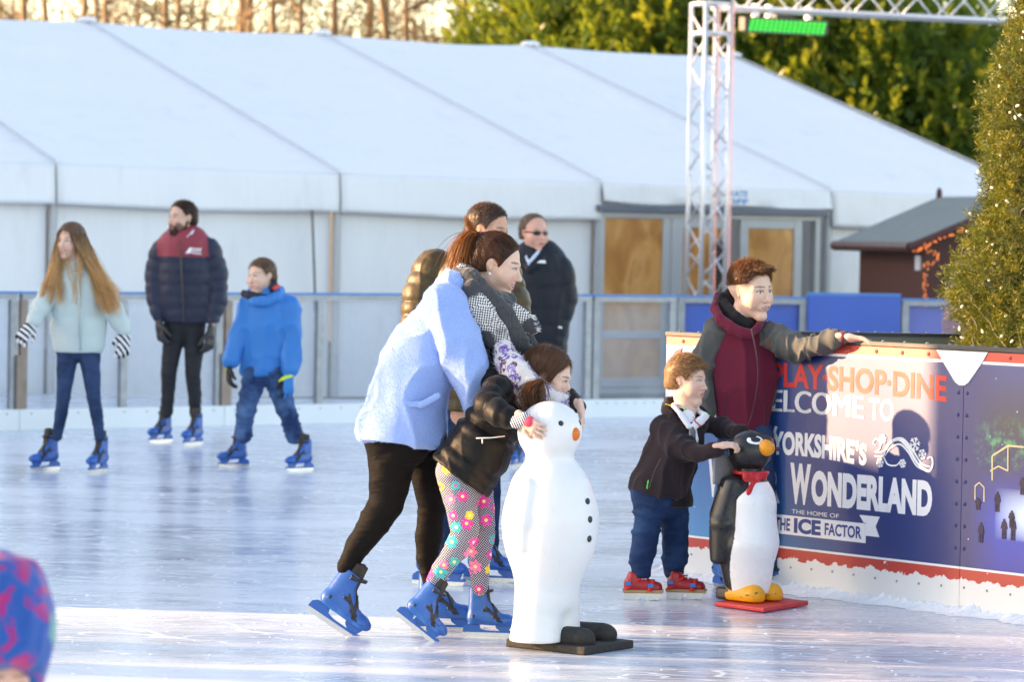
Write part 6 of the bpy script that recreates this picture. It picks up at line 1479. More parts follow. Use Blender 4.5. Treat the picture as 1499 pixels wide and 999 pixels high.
    make_hair(F, S, (.19, .11, .065), lambda P, Nn: -Nn*0+np.array([0, 0, -1.])+(P-c)*1.5, 2500, .06, .003, .03, 3, 4, .25, extra=[(V1, F1, C1)], jit=.12)
teen()

# ============ bearded man in the navy and maroon puffer jacket
def bearded():
    F = Fig(26.1, 'bearded man in a navy puffer jacket with maroon shoulders standing on skates', org=(268, 650)); h = .009
    torso = [(268, 362, 30), (270, 400, 36), (271, 435, 32), (271, 460, 26)]; q = .6
    aL = [(232, 368, 12, 0), (224, 405, 11, 0), (226, 440, 9.5, -.03), (231, 468, 7, -.08)]; aR = [(310, 366, 12, 0), (320, 405, 11, 0), (318, 445, 9.5, -.03), (309, 478, 7, -.08)]
    lL = [(258, 475, 17, 0), (252, 510, 15, -.02), (247, 548, 12, -.04), (246, 575, 10.5, -.02), (244, 605, 9.5, 0)]; lR = [(284, 475, 17, 0), (284, 510, 15, -.02), (282, 548, 12, -.04), (285, 575, 10.5, -.02), (286, 605, 9.5, 0)]
    head = dict(c=(267, 320, -.01), H=.262, yaw=-48, pitch=2)
    jt = [(270, 350, 22), (270, 368, 42), (271, 400, 44), (271, 440, 43), (272, 470, 41), (272, 490, 40)]
    jaL = [(236, 366, 17, 0), (227, 400, 15, 0), (226, 432, 13, -.03), (231, 464, 9, -.08)]; jaR = [(306, 364, 18, 0), (318, 400, 16, 0), (319, 440, 14, -.03), (310, 474, 10, -.08)]
    zy = F.p(270, 375)[2]; xl = F.p(232, 370)[0]; xr = F.p(307, 370)[0]
    def jp(V, C, ci):
        C[:] = (.012, .018, .046); m_ = (V[:, 2] > zy) & (V[:, 0] > xl-(V[:, 2]-zy)*.1) & (V[:, 0] < xr+(V[:, 2]-zy)*-.1); C[m_] = (.30, .035, .055); return C
    mt = puffer('two tone puffer', None, .5, .06, .4, .4)
    hands = [dict(w=(233, 474, -.09), d=(.15, -.1, -1), n=(.6, .6, .1), L=.19, curl=.45, th=1), dict(w=(308, 486, -.09), d=(-.05, -.1, -1), n=(-.6, .6, .1), L=.19, curl=.5, th=-1)]
    c, H, ax = upright(F, h, head, torso, q, [aL, aR], [lL, lR], (272, 348, 14), mt, simple('black trousers', (.014, .015, .02), .85, 0, .1, 8, .3, 30), jt, [jaL, jaR], qf=quilt(.085, .010, .6), hem=(271, 472), hands=hands, gl=M['black'],
        skates=[(236, 648, -38, dict(scale=.80)), (283, 652, -30, dict(scale=.80))], fp=dict(beard=(.06, .035, .025), brow=(.05, .03, .02)), cols=[(.012, .018, .046)]*2, jp=jp, hf=.005, jname='puffer_jacket')
    mr_ = cloth('maroon collar', (.30, .035, .055)); collar(F, [(251, 350, 5, -.05), (259, 355, 5, -.09), (270, 355, 5.5, -.095), (281, 350, 6, -.08), (288, 342, 6.5, -.02), (283, 337, 6.5, .05), (265, 338, 6, .07), (253, 344, 5, .03), (251, 350, 5, -.05)], mr_)
    collar(F, [(273, 348, 2.2, -.10), (281, 341, 2.4, -.085), (287, 333, 2.4, -.02)], simple('grey fleece', (.6, .62, .66), .9), name='collar_lining')
    m = MB(); pts = [F.p(264+i*.6, 352+i*15, -.135-.03*math.sin(i/8*3.1)) for i in range(9)]; m.tube([p-F.o for p in pts], .006, 6); m.build('zip', M['black'], F.root)
    # white emblem: slanted wedge with lettering
    pl = Plane(F.p(270, 372, -.185), F.p(300, 372, -.165)); LP = pl
    m = MB(); uv = lambda x, y: LP.uv(x, y)
    m.prism([uv(271, 371), uv(277, 363), uv(282, 362), uv(279, 371)], -.003, -.001); m.prism([uv(280, 371), uv(281, 369.6), uv(295, 371), uv(294.5, 372.5)], -.003, -.001)
    o = m.build('emblem', M['white_paint'], F.root); o.matrix_local = Matrix.Translation(Vector(-F.o)) @ LP.mat()
    m = MB()
    for i in range(4): m.prism([uv(281.5+i*3.4, 368.6), uv(282.6+i*3.4, 363.2), uv(284.6+i*3.4, 363.0), uv(283.4+i*3.4, 368.8)], -.003, -.001)
    o = m.build('emblem', M['white_paint'], F.root); o.matrix_local = Matrix.Translation(Vector(-F.o)) @ LP.mat()
    S, P = hair_cap(c, H, ax, .006, -.005, face=(.47, -.10), nape=-.14, fr=.49, fz=.47, top=.0); s, f, u = ax
    make_hair(F, S, (.045, .028, .02), lambda P, Nn: Nn*.3+f*.6+u*.3, 3000, .014, .003, .2, 4, 3, .3, jit=.35)
    S = SDF(c-H*.65, c+H*.65, .005); A = np.stack([s, f, u], 1); Pq = lambda x, y, z: c+H*(s*x+f*y+u*z)
    S.ell(Pq(0, .27, -.43), np.array([.16, .12, .12])*H, A, .03*H); 
    for e in (1, -1): S.cone(Pq(.05*e, .26, -.42), Pq(.225*e, .06, -.26), .075*H, .055*H, .03*H); S.cone(Pq(.225*e, .06, -.26), Pq(.285*e, .03, -.08), .045*H, .022*H, .03*H)
    for e in (1, -1): S.cone(Pq(.0, .375, -.195), Pq(.13*e, .315, -.26), .020*H, .022*H, .02*H); S.cone(Pq(.13*e, .315, -.26), Pq(.06*e, .30, -.38), .03*H, .04*H, .03*H)
    make_hair(F, S, (.05, .032, .022), lambda P, Nn: Nn*.5-u*.6, 1500, .010, .003, .3, 4, 3, .3, name='beard')
bearded()

# ============ boy in the bright blue jacket
def blueboy():
    F = Fig(23.5, 'smiling boy in a bright blue jacket and jeans gliding on skates', org=(388, 680)); h = .008
    torso = [(388, 448, 28), (388, 490, 30), (386, 520, 27), (386, 538, 22)]; q = .62
    aL = [(358, 452, 11, 0), (350, 490, 10, -.03), (336, 533, 7, -.08)]; aR = [(424, 452, 12, 0), (430, 495, 10.5, -.02), (424, 545, 8, -.08)]
    lL = [(374, 550, 17, 0), (366, 580, 15, -.03), (359, 608, 13, -.04), (357, 640, 11, 0)]; lR = [(402, 550, 17, 0), (412, 580, 15, -.03), (421, 605, 13, -.04), (431, 640, 11.5, 0)]
    head = dict(c=(383, 405, -.02), H=.245, yaw=-42, pitch=-2)
    jt = [(390, 434, 22), (390, 450, 36), (388, 480, 38), (386, 520, 35), (385, 555, 32)]
    jaL = [(362, 452, 16, 0), (350, 488, 13, -.03), (338, 528, 10, -.08)]; jaR = [(420, 450, 18, 0), (428, 490, 15.5, -.02), (425, 540, 12, -.08)]
    mt = simple('blue shell fabric', (.004, .18, .54), .55, 0, .08, 5, .35, 22)
    g = N('ski glove'); cc = g.coord(); 
    hands = [dict(w=(335, 538, -.09), d=(.05, -.2, -1), n=(.7, .3, .2), L=.165, curl=.45, th=1), dict(w=(422, 549, -.10), d=(.0, -.1, -1), n=(-.3, .8, .1), L=.165, curl=.2, th=-1)]
    zc = F.p(420, 553)[2]; xm = F.p(400, 550)[0]; xg = F.p(417, 560)[0]
    def gp(V, C, ci):
        C[:] = (.01, .01, .012); r_ = V[:, 0] > xm; C[r_ & (V[:, 0] > xg)] = (.01, .20, .55); C[r_ & (np.abs(V[:, 2]-zc-(V[:, 0]-xg)*.4) < .012)] = (.60, .75, .02); l_ = (~r_) & (V[:, 0] < F.p(333, 545)[0]); C[l_ & (np.abs(V[:, 2]-zc-.04) < .03)] = (.35, .5, .05); return C
    g.bsdf(g.attr(), .7)
    c, H, ax = upright(F, h, head, torso, q, [aL, aR], [lL, lR], (389, 436, 13), mt, M['denim2'], jt, [jaL, jaR], hem=(385, 549), hands=hands, gl=g.m, glpaint=gp, jl=[[(374, 545, 19, 0), (366, 580, 16, -.03), (358, 610, 14, -.03), (357, 638, 13, 0)], [(402, 545, 19, 0), (412, 580, 16, -.03), (421, 606, 14, -.03), (432, 638, 13.5, 0)]],
        skates=[(343, 684, -66, dict(scale=.72)), (440, 690, -50, dict(scale=.72))], fp=dict(smile=1, mouth_open=.7, brow=(.2, .12, .07)), hp=dict(smile=1, child=1, mouth_open=.5), hf=.0045, wr=.020, wrt=.011, trname='jeans', skin=SKIN2)
    nv = simple('navy lining', (.015, .018, .035), .8); collar(F, [(356, 430, 5, -.03), (364, 432, 6, -.08), (378, 435, 5.5, -.10), (390, 436, 4, -.10)], nv, name='hood_lining'); collar(F, [(372, 442, 6, -.11), (392, 441, 6.5, -.115), (408, 434, 8, -.07), (412, 428, 8, .03), (397, 425, 8, .10), (368, 432, 7, .08), (360, 438, 6, -.03), (372, 442, 6, -.11)], mt, name='hood', wr=.006)
    collar(F, [(398, 422, 6, -.075), (403, 414, 5, -.03)], nv, name='hood_lining'); collar(F, [(402, 422, 3.2, -.11), (408, 419, 3, -.09)], simple('orange lining', (.75, .06, .03), .6), name='hood_trim', vq=1)
    S, P = hair_cap(c, H, ax, .006, -.005, face=(.49, -.12), nape=-.10, fr=.49, fz=.45); s, f, u = ax
    make_hair(F, S, (.20, .125, .08), lambda P, Nn: Nn*.1+f*.8-u*.1, 2600, .016, .003, .12, 4, 3, .3, jit=.3)
g = N('faded denim'); c = g.coord(); f = g.noise(c, 5, 4, .6); g.bsdf(g.mix(g.mr(f, .42, .65), (.012, .035, .11), (.07, .16, .34)), .85, 0, .2, g.bump(g.noise(g.mapping(c, (1, 1, 2)), 12, 3, .5, .6), .6, .014)); M['denim2'] = g.m
blueboy()

# ============ man with sunglasses
def shades():
    F = Fig(24.3, 'man with dark sunglasses and a black padded jacket looking right', org=(785, 680)); h = .009
    torso = [(786, 392, 32), (788, 440, 38), (788, 500, 34), (788, 540, 30)]; q = .62
    aL = [(752, 398, 13, 0), (744, 440, 12, 0), (750, 490, 9, -.05)]; aR = [(824, 396, 14, 0), (834, 440, 12, 0), (816, 500, 9, -.05)]
    lL = [(775, 530, 18, 0), (772, 600, 14, 0), (764, 650, 10, 0)]; lR = [(802, 530, 18, 0), (802, 600, 14, 0), (800, 650, 10, 0)]
    head = dict(c=(782, 342, -.02), H=.268, yaw=30, pitch=0)
    jt = [(787, 372, 24), (787, 392, 44), (788, 440, 48), (787, 500, 44), (787, 545, 40)]
    jaL = [(754, 396, 18, 0), (744, 440, 16, 0), (750, 490, 12, -.05)]; jaR = [(820, 394, 21, 0), (829, 438, 17, 0), (814, 498, 13, -.05)]
    mt = puffer('black padded nylon', (.009, .012, .020), .5, .06, .25, .4)
    c, H, ax = upright(F, h, head, torso, q, [aL, aR], [lL, lR], (782, 372, 16), mt, M['dark'], jt, [jaL, jaR], qf=quilt(.12, .010), hem=(787, 535), hands=[], gl=None,
        skates=[(757, 684, -20, dict(scale=.8)), (800, 690, 0, dict(scale=.8))], fp=dict(brow=(.2, .13, .08), blush=.6), hf=.0045, skin=(.66, .36, .27), jname='padded_jacket')
    collar(F, [(764, 384, 6, -.06), (774, 394, 6, -.13), (788, 386, 6.5, -.13), (798, 372, 7, -.08), (801, 362, 7, -.01), (793, 358, 7, .07), (772, 364, 7, .07), (763, 374, 6, .0), (764, 384, 6, -.06)], mt, wr=.004)
    collar(F, [(770, 376, 2.6, -.12), (774, 385, 3.4, -.14), (782, 376, 3.2, -.13), (790, 367, 2.6, -.10)], simple('pale blue shirt', (.52, .62, .75), .8), name='shirt_collar')
    s, f, u = ax; Pq = lambda x, y, z: c+H*(s*x+f*y+u*z)-F.o
    m = MB()
    for e in (1, -1):
        Mx = Matrix.Translation(Vector(Pq(.125*e, .352, .012))) @ Matrix(((s[0], f[0], u[0], 0), (s[1], f[1], u[1], 0), (s[2], f[2], u[2], 0), (0, 0, 0, 1))) @ Matrix.Rotation(-e*.35, 4, 'Z')
        m.ball((0, 0, 0), (.105*H, .022*H, .062*H), 14, 8, M=Mx); m.tube([Pq(.22*e, .31, .03), Pq(.30*e, .10, .04), Pq(.31*e, -.02, .03)], .0045, 6)
    m.tube([Pq(-.04, .375, .03), Pq(.04, .375, .03)], .005, 6); m.build('sunglasses', simple('black lens', (.008, .008, .01), .08), F.root, True)
    S, P = hair_cap(c, H, ax, .006, .0, face=(.42, .0), nape=-.10, fr=.48, fz=.46)
    make_hair(F, S, (.22, .16, .12), lambda P, Nn: Nn*.15+f*.5+s*.3, 2200, .012, .003, .15, 4, 3, .3, jit=.3)
    lp = Plane(F.p(780, 383, -.215), F.p(800, 383, -.20)); m = MB(); m.prism([lp.uv(786, 385), lp.uv(790, 381.5), lp.uv(798, 381.2), lp.uv(799, 385.5)], -.003, -.001); o = m.build('emblem', M['white_paint'], F.root); o.matrix_local = Matrix.Translation(Vector(-F.o)) @ lp.mat()
    lp = Plane(F.p(806, 478, -.13), F.p(822, 478, -.12)); m = MB(); m.prism([lp.uv(817, 480), lp.uv(818, 477.5), lp.uv(823, 479), lp.uv(822, 481.5)], -.003, -.001); o = m.build('emblem', M['white_paint'], F.root); o.matrix_local = Matrix.Translation(Vector(-F.o)) @ lp.mat()
shades()

# ============ boy in the maroon hoodie leaning on the barrier
def bigboy():
    F = Fig(16.06, 'boy in a maroon hooded jacket with grey sleeves resting his hand on the banner', org=(1092, 862)); h = .007
    torso = [(1090, 495, 38), (1090, 550, 40), (1090, 610, 36), (1090, 650, 33)]; q = .62
    aL = [(1048, 492, 17, 0), (1032, 545, 15, .0), (1034, 600, 12, -.05)]; aR = [(1136, 492, 16, -.05), (1165, 512, 14, -.16), (1205, 502, 11, -.30), (1234, 494, 8.5, -.40)]
    lL = [(1076, 640, 24, 0), (1068, 740, 20, -.02), (1060, 830, 15, 0)]; lR = [(1108, 640, 24, 0), (1118, 740, 20, -.02), (1126, 830, 15, .0)]
    head = dict(c=(1099, 426, -.03), H=.262, yaw=42, pitch=-4, roll=-3)
    hands = [dict(w=(1238, 494, -.405), d=(.93, -.25, -.12), n=(0, -.25, -1), L=.165, curl=.18, th=1, bare=True, tc=.35)]
    Y1 = np.array([0, 1., 0])
    c, H, ax = build_body(F, h, head, torso, [aL, aR], [lL, lR], (1084, 470, 18), hands, fp=dict(mouth_open=1, brow=(.14, .08, .05), iris=(.12, .13, .12), lips=(.58, .22, .2), blush=.3, stub=(.10, .065, .05)), hp=dict(mouth_open=1, child=.5), hf=.0032, side=Y1, q=q, skin=SKIN2)
    mt = cloth('maroon felt', (.135, .012, .035), .9, 300, .25, 12, .25); gs = cloth('grey marl', (.085, .09, .088), .9, 300, .3, 16, .5)
    jt = [(1088, 478, 30), (1088, 500, 46), (1090, 545, 49), (1089, 595, 44), (1088, 640, 38)]
    garment(F, 'hooded_jacket', mt, [dict(p=jt, side=Y1, q=q, k=.03)], .0065, cuts=[((1088, 632), (.12, 0, -1))], wr=.020, ws=5)
    garment(F, 'sleeves', gs, [dict(p=[(1050, 490, 23, 0), (1036, 520, 21, 0), (1030, 555, 18, 0), (1036, 600, 15, -.05)], k=.02)], .006, wr=.018, ws=9)
    garment(F, 'sleeves', gs, [dict(p=[(1128, 490, 21, -.03), (1152, 507, 19.5, -.11), (1178, 511, 17.5, -.21), (1205, 503, 15, -.30), (1222, 496, 12.5, -.36)], k=.02)], .0055, wr=.022, ws=9, aniso=(1.6, .7, .6))
    g = N('striped rib cuff'); cc = g.coord(); sx = g.n('ShaderNodeSeparateXYZ'); g.set(sx.inputs[0], cc); st = g.math('FRACT', g.math('MULTIPLY', sx.outputs[0], 38)); g.bsdf(g.mix(g.math('GREATER_THAN', st, .5), (.15, .012, .035), (.10, .10, .10)), .9, normal=g.bump(g.noise(cc, 300, 2), .3, .002))
    garment(F, 'cuff', g.m, [dict(p=[(1221, 496, 13, -.355), (1236, 494, 11, -.40)])], .005, wr=0)
    m = MB()
    for sx in (-1, 1):
        pts = [F.p(1090+sx*22, 575, -.150), F.p(1090+sx*30, 600, -.140), F.p(1090+sx*28, 625, -.135)]; m.tube([p_-F.o for p_ in pts], .0035, 6)
    m.build('pocket_seam', simple('dark seam', (.05, .006, .014), .8), F.root)
    blk = cloth('black hood lining', (.012, .012, .014)); S = None
    collar(F, [(1070, 479, 8, -.11), (1054, 468, 9, -.07), (1046, 452, 9, .0), (1050, 438, 9, .08), (1080, 440, 12, .13), (1108, 455, 10, .08), (1116, 468, 8, -.02), (1110, 480, 7, -.10), (1099, 489, 6, -.135), (1086, 487, 7, -.13), (1070, 479, 8, -.11)], mt, .006, 'hood', .03, .003)
    collar(F, [(1077, 466, 9, -.06), (1062, 452, 11, -.0), (1056, 440, 10, .03), (1070, 432, 10, .10), (1090, 440, 10, .12), (1102, 462, 10, .03), (1096, 476, 8, -.07), (1077, 466, 9, -.06)], blk, .006, 'hood_lining', .03, .003)
    m = MB(); m.tube([F.p(1100+[0, 4, 8, 10, 9, 6, 2, -4][i], 482+i*20, -.150-.05*math.sin((i+1.5)/9*3.1))-F.o for i in range(8)], .0035, 6); m.build('zip', simple('maroon zip', (.05, .01, .02), .4), F.root)
    lp = Plane(F.p(1118, 500, -.165), F.p(1130, 500, -.15)); m = MB(); m.prism([lp.uv(1120.5, 506), lp.uv(1121, 496), lp.uv(1128, 496), lp.uv(1127.5, 506)], -.004, -.001); o = m.build('leather_patch', simple('brown patch', (.12, .045, .03), .6), F.root); o.matrix_local = Matrix.Translation(Vector(-F.o)) @ lp.mat()
    garment(F, 'jeans', M['denim'], [dict(p=lL), dict(p=lR), dict(p=[lL[0], lR[0]], k=.03)], .008, wr=.006)
    garment(F, 'trailing_glove', M['dark'], [dict(p=[(1132, 560, 6, .0), (1135, 575, 6, 0), (1131, 592, 4, 0)])], .006)
    s, f, u = ax
    S, P = hair_cap(c, H, ax, .004, -.008, face=(.48, -.10), nape=.12, ears=False, fr=.49, fz=.45, top=.02)
    S.ell(P(0, .28, .40), np.array([.19, .16, .05])*H, np.stack([s, f, u], 1), .05*H)
    def df(Pp, Nn):
        z = ((Pp-c)@f)/H; return Nn*.35+f*(.55+.8*smst(z, .1, .4))[:, None]+u*(.55-.5*smst(z, .1, .4))[:, None]
    make_hair(F, S, (.115, .060, .036), df, 8000, .020, .0015, .12, 4, 4, .35, jit=.18)
    skate(F, 1061, 863, 25, 0, .74, dy=0); skate(F, 1130, 861, 55, 0, .74, dy=0)
bigboy()

# ============ small boy holding the penguin
def smallboy():
    F = Fig(15.5, 'small boy in a navy fleece jacket and rolled jeans holding the penguin handles', org=(965, 880)); h = .0065
    torso = [(1000, 612, 22, 0, .03), (990, 650, 28, 0, .05), (972, 705, 32, 0, .05), (968, 735, 32, 0, .04)]
    aR = [(974, 630, 13, -.07), (994, 655, 12, -.16), (1024, 664, 11, -.25), (1054, 657, 8, -.305)]; aL = [(1022, 614, 15, .08), (1052, 626, 12, .04), (1084, 634, 9, -.08)]
    lR = [(955, 725, 25, -.05), (949, 770, 20, -.05), (941, 810, 17, -.05), (938, 848, 14, -.05)]; lL = [(982, 725, 25, .06), (988, 770, 20, .06), (988, 810, 17, .06), (986, 846, 14, .06)]
    head = dict(c=(1005, 557, 0), H=.218, yaw=62, pitch=-3)
    hands = [dict(w=(1054, 653, -.315), d=(.93, -.05, .08), n=(0, .35, -.94), L=.11, curl=.70, th=1, bare=True), dict(w=(1086, 634, -.09), d=(.9, 0, -.2), n=(0, -.3, -1), L=.105, curl=.6, th=1)]
    c, H, ax = build_body(F, h, head, torso, [aR, aL], [lR, lL], (1004, 600, 14), hands, fp=dict(brow=(.25, .15, .09), iris=(.15, .32, .48), lips=(.58, .24, .2), blush=.4), hp=dict(child=1, nose=.8), hf=.003, skin=SKIN2)
    mt = cloth('navy fleece', (.024, .016, .020), .92, 250, .3, 12, .35, sheen=.08)
    tj = [(996, 622, 22, 0, .05), (992, 640, 34, 0, .05), (978, 680, 39, 0, .05), (966, 712, 43, 0, .05), (962, 735, 44, 0, .05)]
    ar = [(972, 629, 19, -.07), (991, 652, 18, -.15), (1020, 664, 15, -.24), (1050, 658, 11, -.30)]; al = [(1020, 616, 17, .07), (1050, 625, 15, .04), (1084, 634, 12, -.08)]
    ja = garment(F, 'fleece_jacket', mt, [dict(p=tj, k=.03), dict(p=ar, k=.022), dict(p=al, k=.02)], .006, cuts=[((965, 722), (-.14, 0, -.98))], wr=.020, ws=7)
    collar(F, [(973, 600, 7, -.03), (978, 591, 8, .05), (1000, 592, 8, .10), (1028, 602, 6, .08)], mt, .006, 'hood', .03, .006); collar(F, [(973, 601, 6.5, -.04), (984, 612, 5.5, -.10), (1000, 632, 4, -.135), (1010, 652, 3, -.14)], mt, .006, 'jacket_front', .02, .004); collar(F, [(1029, 602, 5, .06), (1038, 612, 5, .02), (1028, 635, 4.5, -.06), (1014, 655, 3, -.11)], mt, .006, 'jacket_front', .02, .004)
    wh = simple('white shirt', (.76, .77, .80), .8); S = SDF(F.p(975, 665)-[0, .3, 0], F.p(1050, 580)+[0, .2, 0], .004)
    nq = unit(np.array([.45, -.85, .25])); F.chain(S, [(986, 595, 4, -.055), (997, 607, 5, -.108), (1008, 624, 5, -.138)], .003, side=nq, q=.4); F.chain(S, [(1022, 602, 4, .005), (1033, 609, 5.5, -.06), (1025, 617, 6.5, -.105), (1015, 626, 5, -.135)], .003, side=nq, q=.4); F.chain(S, [(1006, 612, 12, -.06), (1013, 645, 9, -.12)], .01); F.chain(S, [(986, 594, 3.5, -.04), (998, 592, 4, .05), (1020, 598, 4, .06), (1022, 602, 3.5, .02)], .008)
    sculpt('shirt', S, wh, F.root, F.o, .002, 20)
    collar(F, [(1012, 620, 3, -.125), (1014, 632, 4, -.145), (1015, 644, 4, -.145)], simple('tie', (.10, .11, .13), .6), .005, 'tie', vq=1); collar(F, [(1014, 610, 1.2, -.11), (1018, 618, 1.6, -.13), (1025, 624, 1.6, -.12)], simple('red trim', (.55, .10, .12), .6), .004, 'tag_strip', vq=1)
    gr = simple('green pull tab', (.06, .75, .10), .5)
    for a, b in (((999, 596, -.105), (1003, 601, -.115)), ((1035, 606, -.06), (1039, 609, -.06)), ((949, 704, -.185), (947, 716, -.18))): collar(F, [(a[0], a[1], 1.3, a[2]), (b[0], b[1], 1.3, b[2])], gr, .0035, 'pull_tab', wr=0, vq=1)
    m = MB(); m.tube([F.p(967, 672, -.185)-F.o, F.p(958, 690, -.192)-F.o, F.p(950, 716, -.19)-F.o], .002, 6); m.build('zip', M['dark'], F.root)
    collar(F, [(974, 592, 1.2, -.07), (982, 594, 1.2, -.08)], simple('yellow trim', (.6, .65, .03), .6), .0035, 'collar_trim', wr=0, vq=1)
    garment(F, 'undershirt', cloth('black hem', (.012, .012, .014)), [dict(p=[(980, 718, 31, 0, .04), (984, 734, 31, 0, .04)])], .007, cuts=[((985, 740), (0, 0, -1))])
    pel = [(958, 712, 34, 0, .04), (972, 722, 33, 0, .04)]; jl = [[(955, 720, 29, -.05), (950, 755, 23, -.05), (944, 790, 21, -.05), (939, 815, 18, -.05), (939, 838, 16, -.05)], [(983, 720, 29, .06), (989, 755, 21, .06), (989, 795, 21, .06), (987, 820, 19, .06), (986, 836, 17, .06)]]
    garment(F, 'jeans', M['denim3'], [dict(p=jl[0], k=.025), dict(p=jl[1], k=.025), dict(p=pel, k=.04)], .0055, wr=.011, ws=7, aniso=(.7, .7, 1.5))
    s, f, u = ax; S, P = hair_cap(c, H, ax, .004, .0, face=(.50, -.12), nape=-.14, fr=.48, fz=.45, top=.02); S.ell(P(.02, .30, .33), np.array([.18, .11, .05])*H, np.stack([s, f, u], 1), .05*H)
    def df(Pp, Nn): z = ((Pp-c)@f)/H; return Nn*.2+f*.75+u*(.1-.4*smst(z, .0, .3))[:, None]
    make_hair(F, S, (.27, .165, .085), df, 8000, .018, .0015, .07, 4, 4, .3, jit=.16)
    # red shoes with strap-on double blades
    for (x, y, dy, yaw) in ((940, 879, -.05, 88), (1003, 878, .06, 82)):
        P0 = gnd(x, y); f0 = np.array([math.sin(R(yaw)), -math.cos(R(yaw)), 0]); lt = np.cross([0, 0, 1], f0); Mx = Matrix(((f0[0], lt[0], 0, P0[0]-F.o[0]), (f0[1], lt[1], 0, P0[1]-F.o[1]), (0, 0, 1, 0), (0, 0, 0, 1)))
        S = SDF((-.12, -.06, .0), (.13, .06, .15), .004); S.cone((-.050, 0, .066), (.015, 0, .062), .031, .031, .015); S.cone((.015, 0, .060), (.062, 0, .055), .031, .026, .015); S.cone((-.045, 0, .07), (-.040, 0, .105), .030, .027, .015); S.cut((0, 0, .044), (0, 0, -1), .004); S.cut((0, 0, .112), (.2, 0, 1), .003)
        V, Fc, ci = S.mesh(); V = smooth_v(V, Fc, 1); sh = from_np('shoe', V, Fc, M['redboot'], F.root); sh.matrix_local = Mx
        m = MB(); m.prism([(-.084, .032), (-.086, .045), (.092, .047), (.094, .038), (.085, .031)], -.029, .029); m.build('sole', M['sole'], sh, bevel=.004)
        m = MB()
        for e in (-.02, .02): m.prism([(-.082, .030), (-.078, .002), (-.015, .0), (-.004, .03)], e-.0012, e+.0012); m.prism([(.006, .030), (.014, .0), (.070, .004), (.088, .030)], e-.0012, e+.0012)
        m.build('blade', M['steel'], sh); m = MB(); m.box((-.08, -.026, .024), (.08, .026, .031)); m.build('blade_frame', M['steel'], sh)
        for (x0, z0, x1, z1, wd) in ((-.075, .045, .0, .105, .011), (.030, .040, .045, .090, .010)):
            m = MB(); pts = []
            for i in range(13):
                a = math.pi*i/12; yy = math.cos(a)*.036; t = math.sin(a); pts.append((x0+(x1-x0)*t, yy, z0+(z1-z0)*t))
            for i in range(12):
                (xa, ya, za), (xb, yb, zb) = pts[i], pts[i+1]; m.add([(xa-wd, ya, za), (xa+wd, ya, za), (xb+wd, yb, zb), (xb-wd, yb, zb)], [(0, 1, 2, 3)])
            o = m.build('strap', simple('red webbing', (.72, .03, .02), .6), sh, True); sd = o.modifiers.new('t', 'SOLIDIFY'); sd.thickness = .003; sd.offset = 0
        for xx, zz in ((-.062, .075), (.036, .066)):
            m = MB(); m.box((xx-.012, -.044, zz-.008), (xx+.012, -.034, zz+.008)); m.build('buckle', simple('blue buckle', (.01, .18, .55), .4), sh, bevel=.002)
        m = MB()
        for i in range(4): m.tube([(.0+i*.012, -.018, .098-i*.008), (.008+i*.012, 0, .104-i*.009), (.0+i*.012, .018, .098-i*.008)], .0035, 6)
        m.build('laces', simple('laces', (.75, .74, .72), .8), sh, True)
g = N('indigo denim'); c = g.coord(); f = g.noise(c, 6, 4, .6); g.bsdf(g.mix(g.mr(f, .42, .65), (.008, .028, .09), (.02, .065, .17)), .8, 0, .25, g.bump(g.noise(g.mapping(c, (1, 1, 2)), 14, 3, .5, .6), .6, .014)); M['denim3'] = g.m
smallboy()

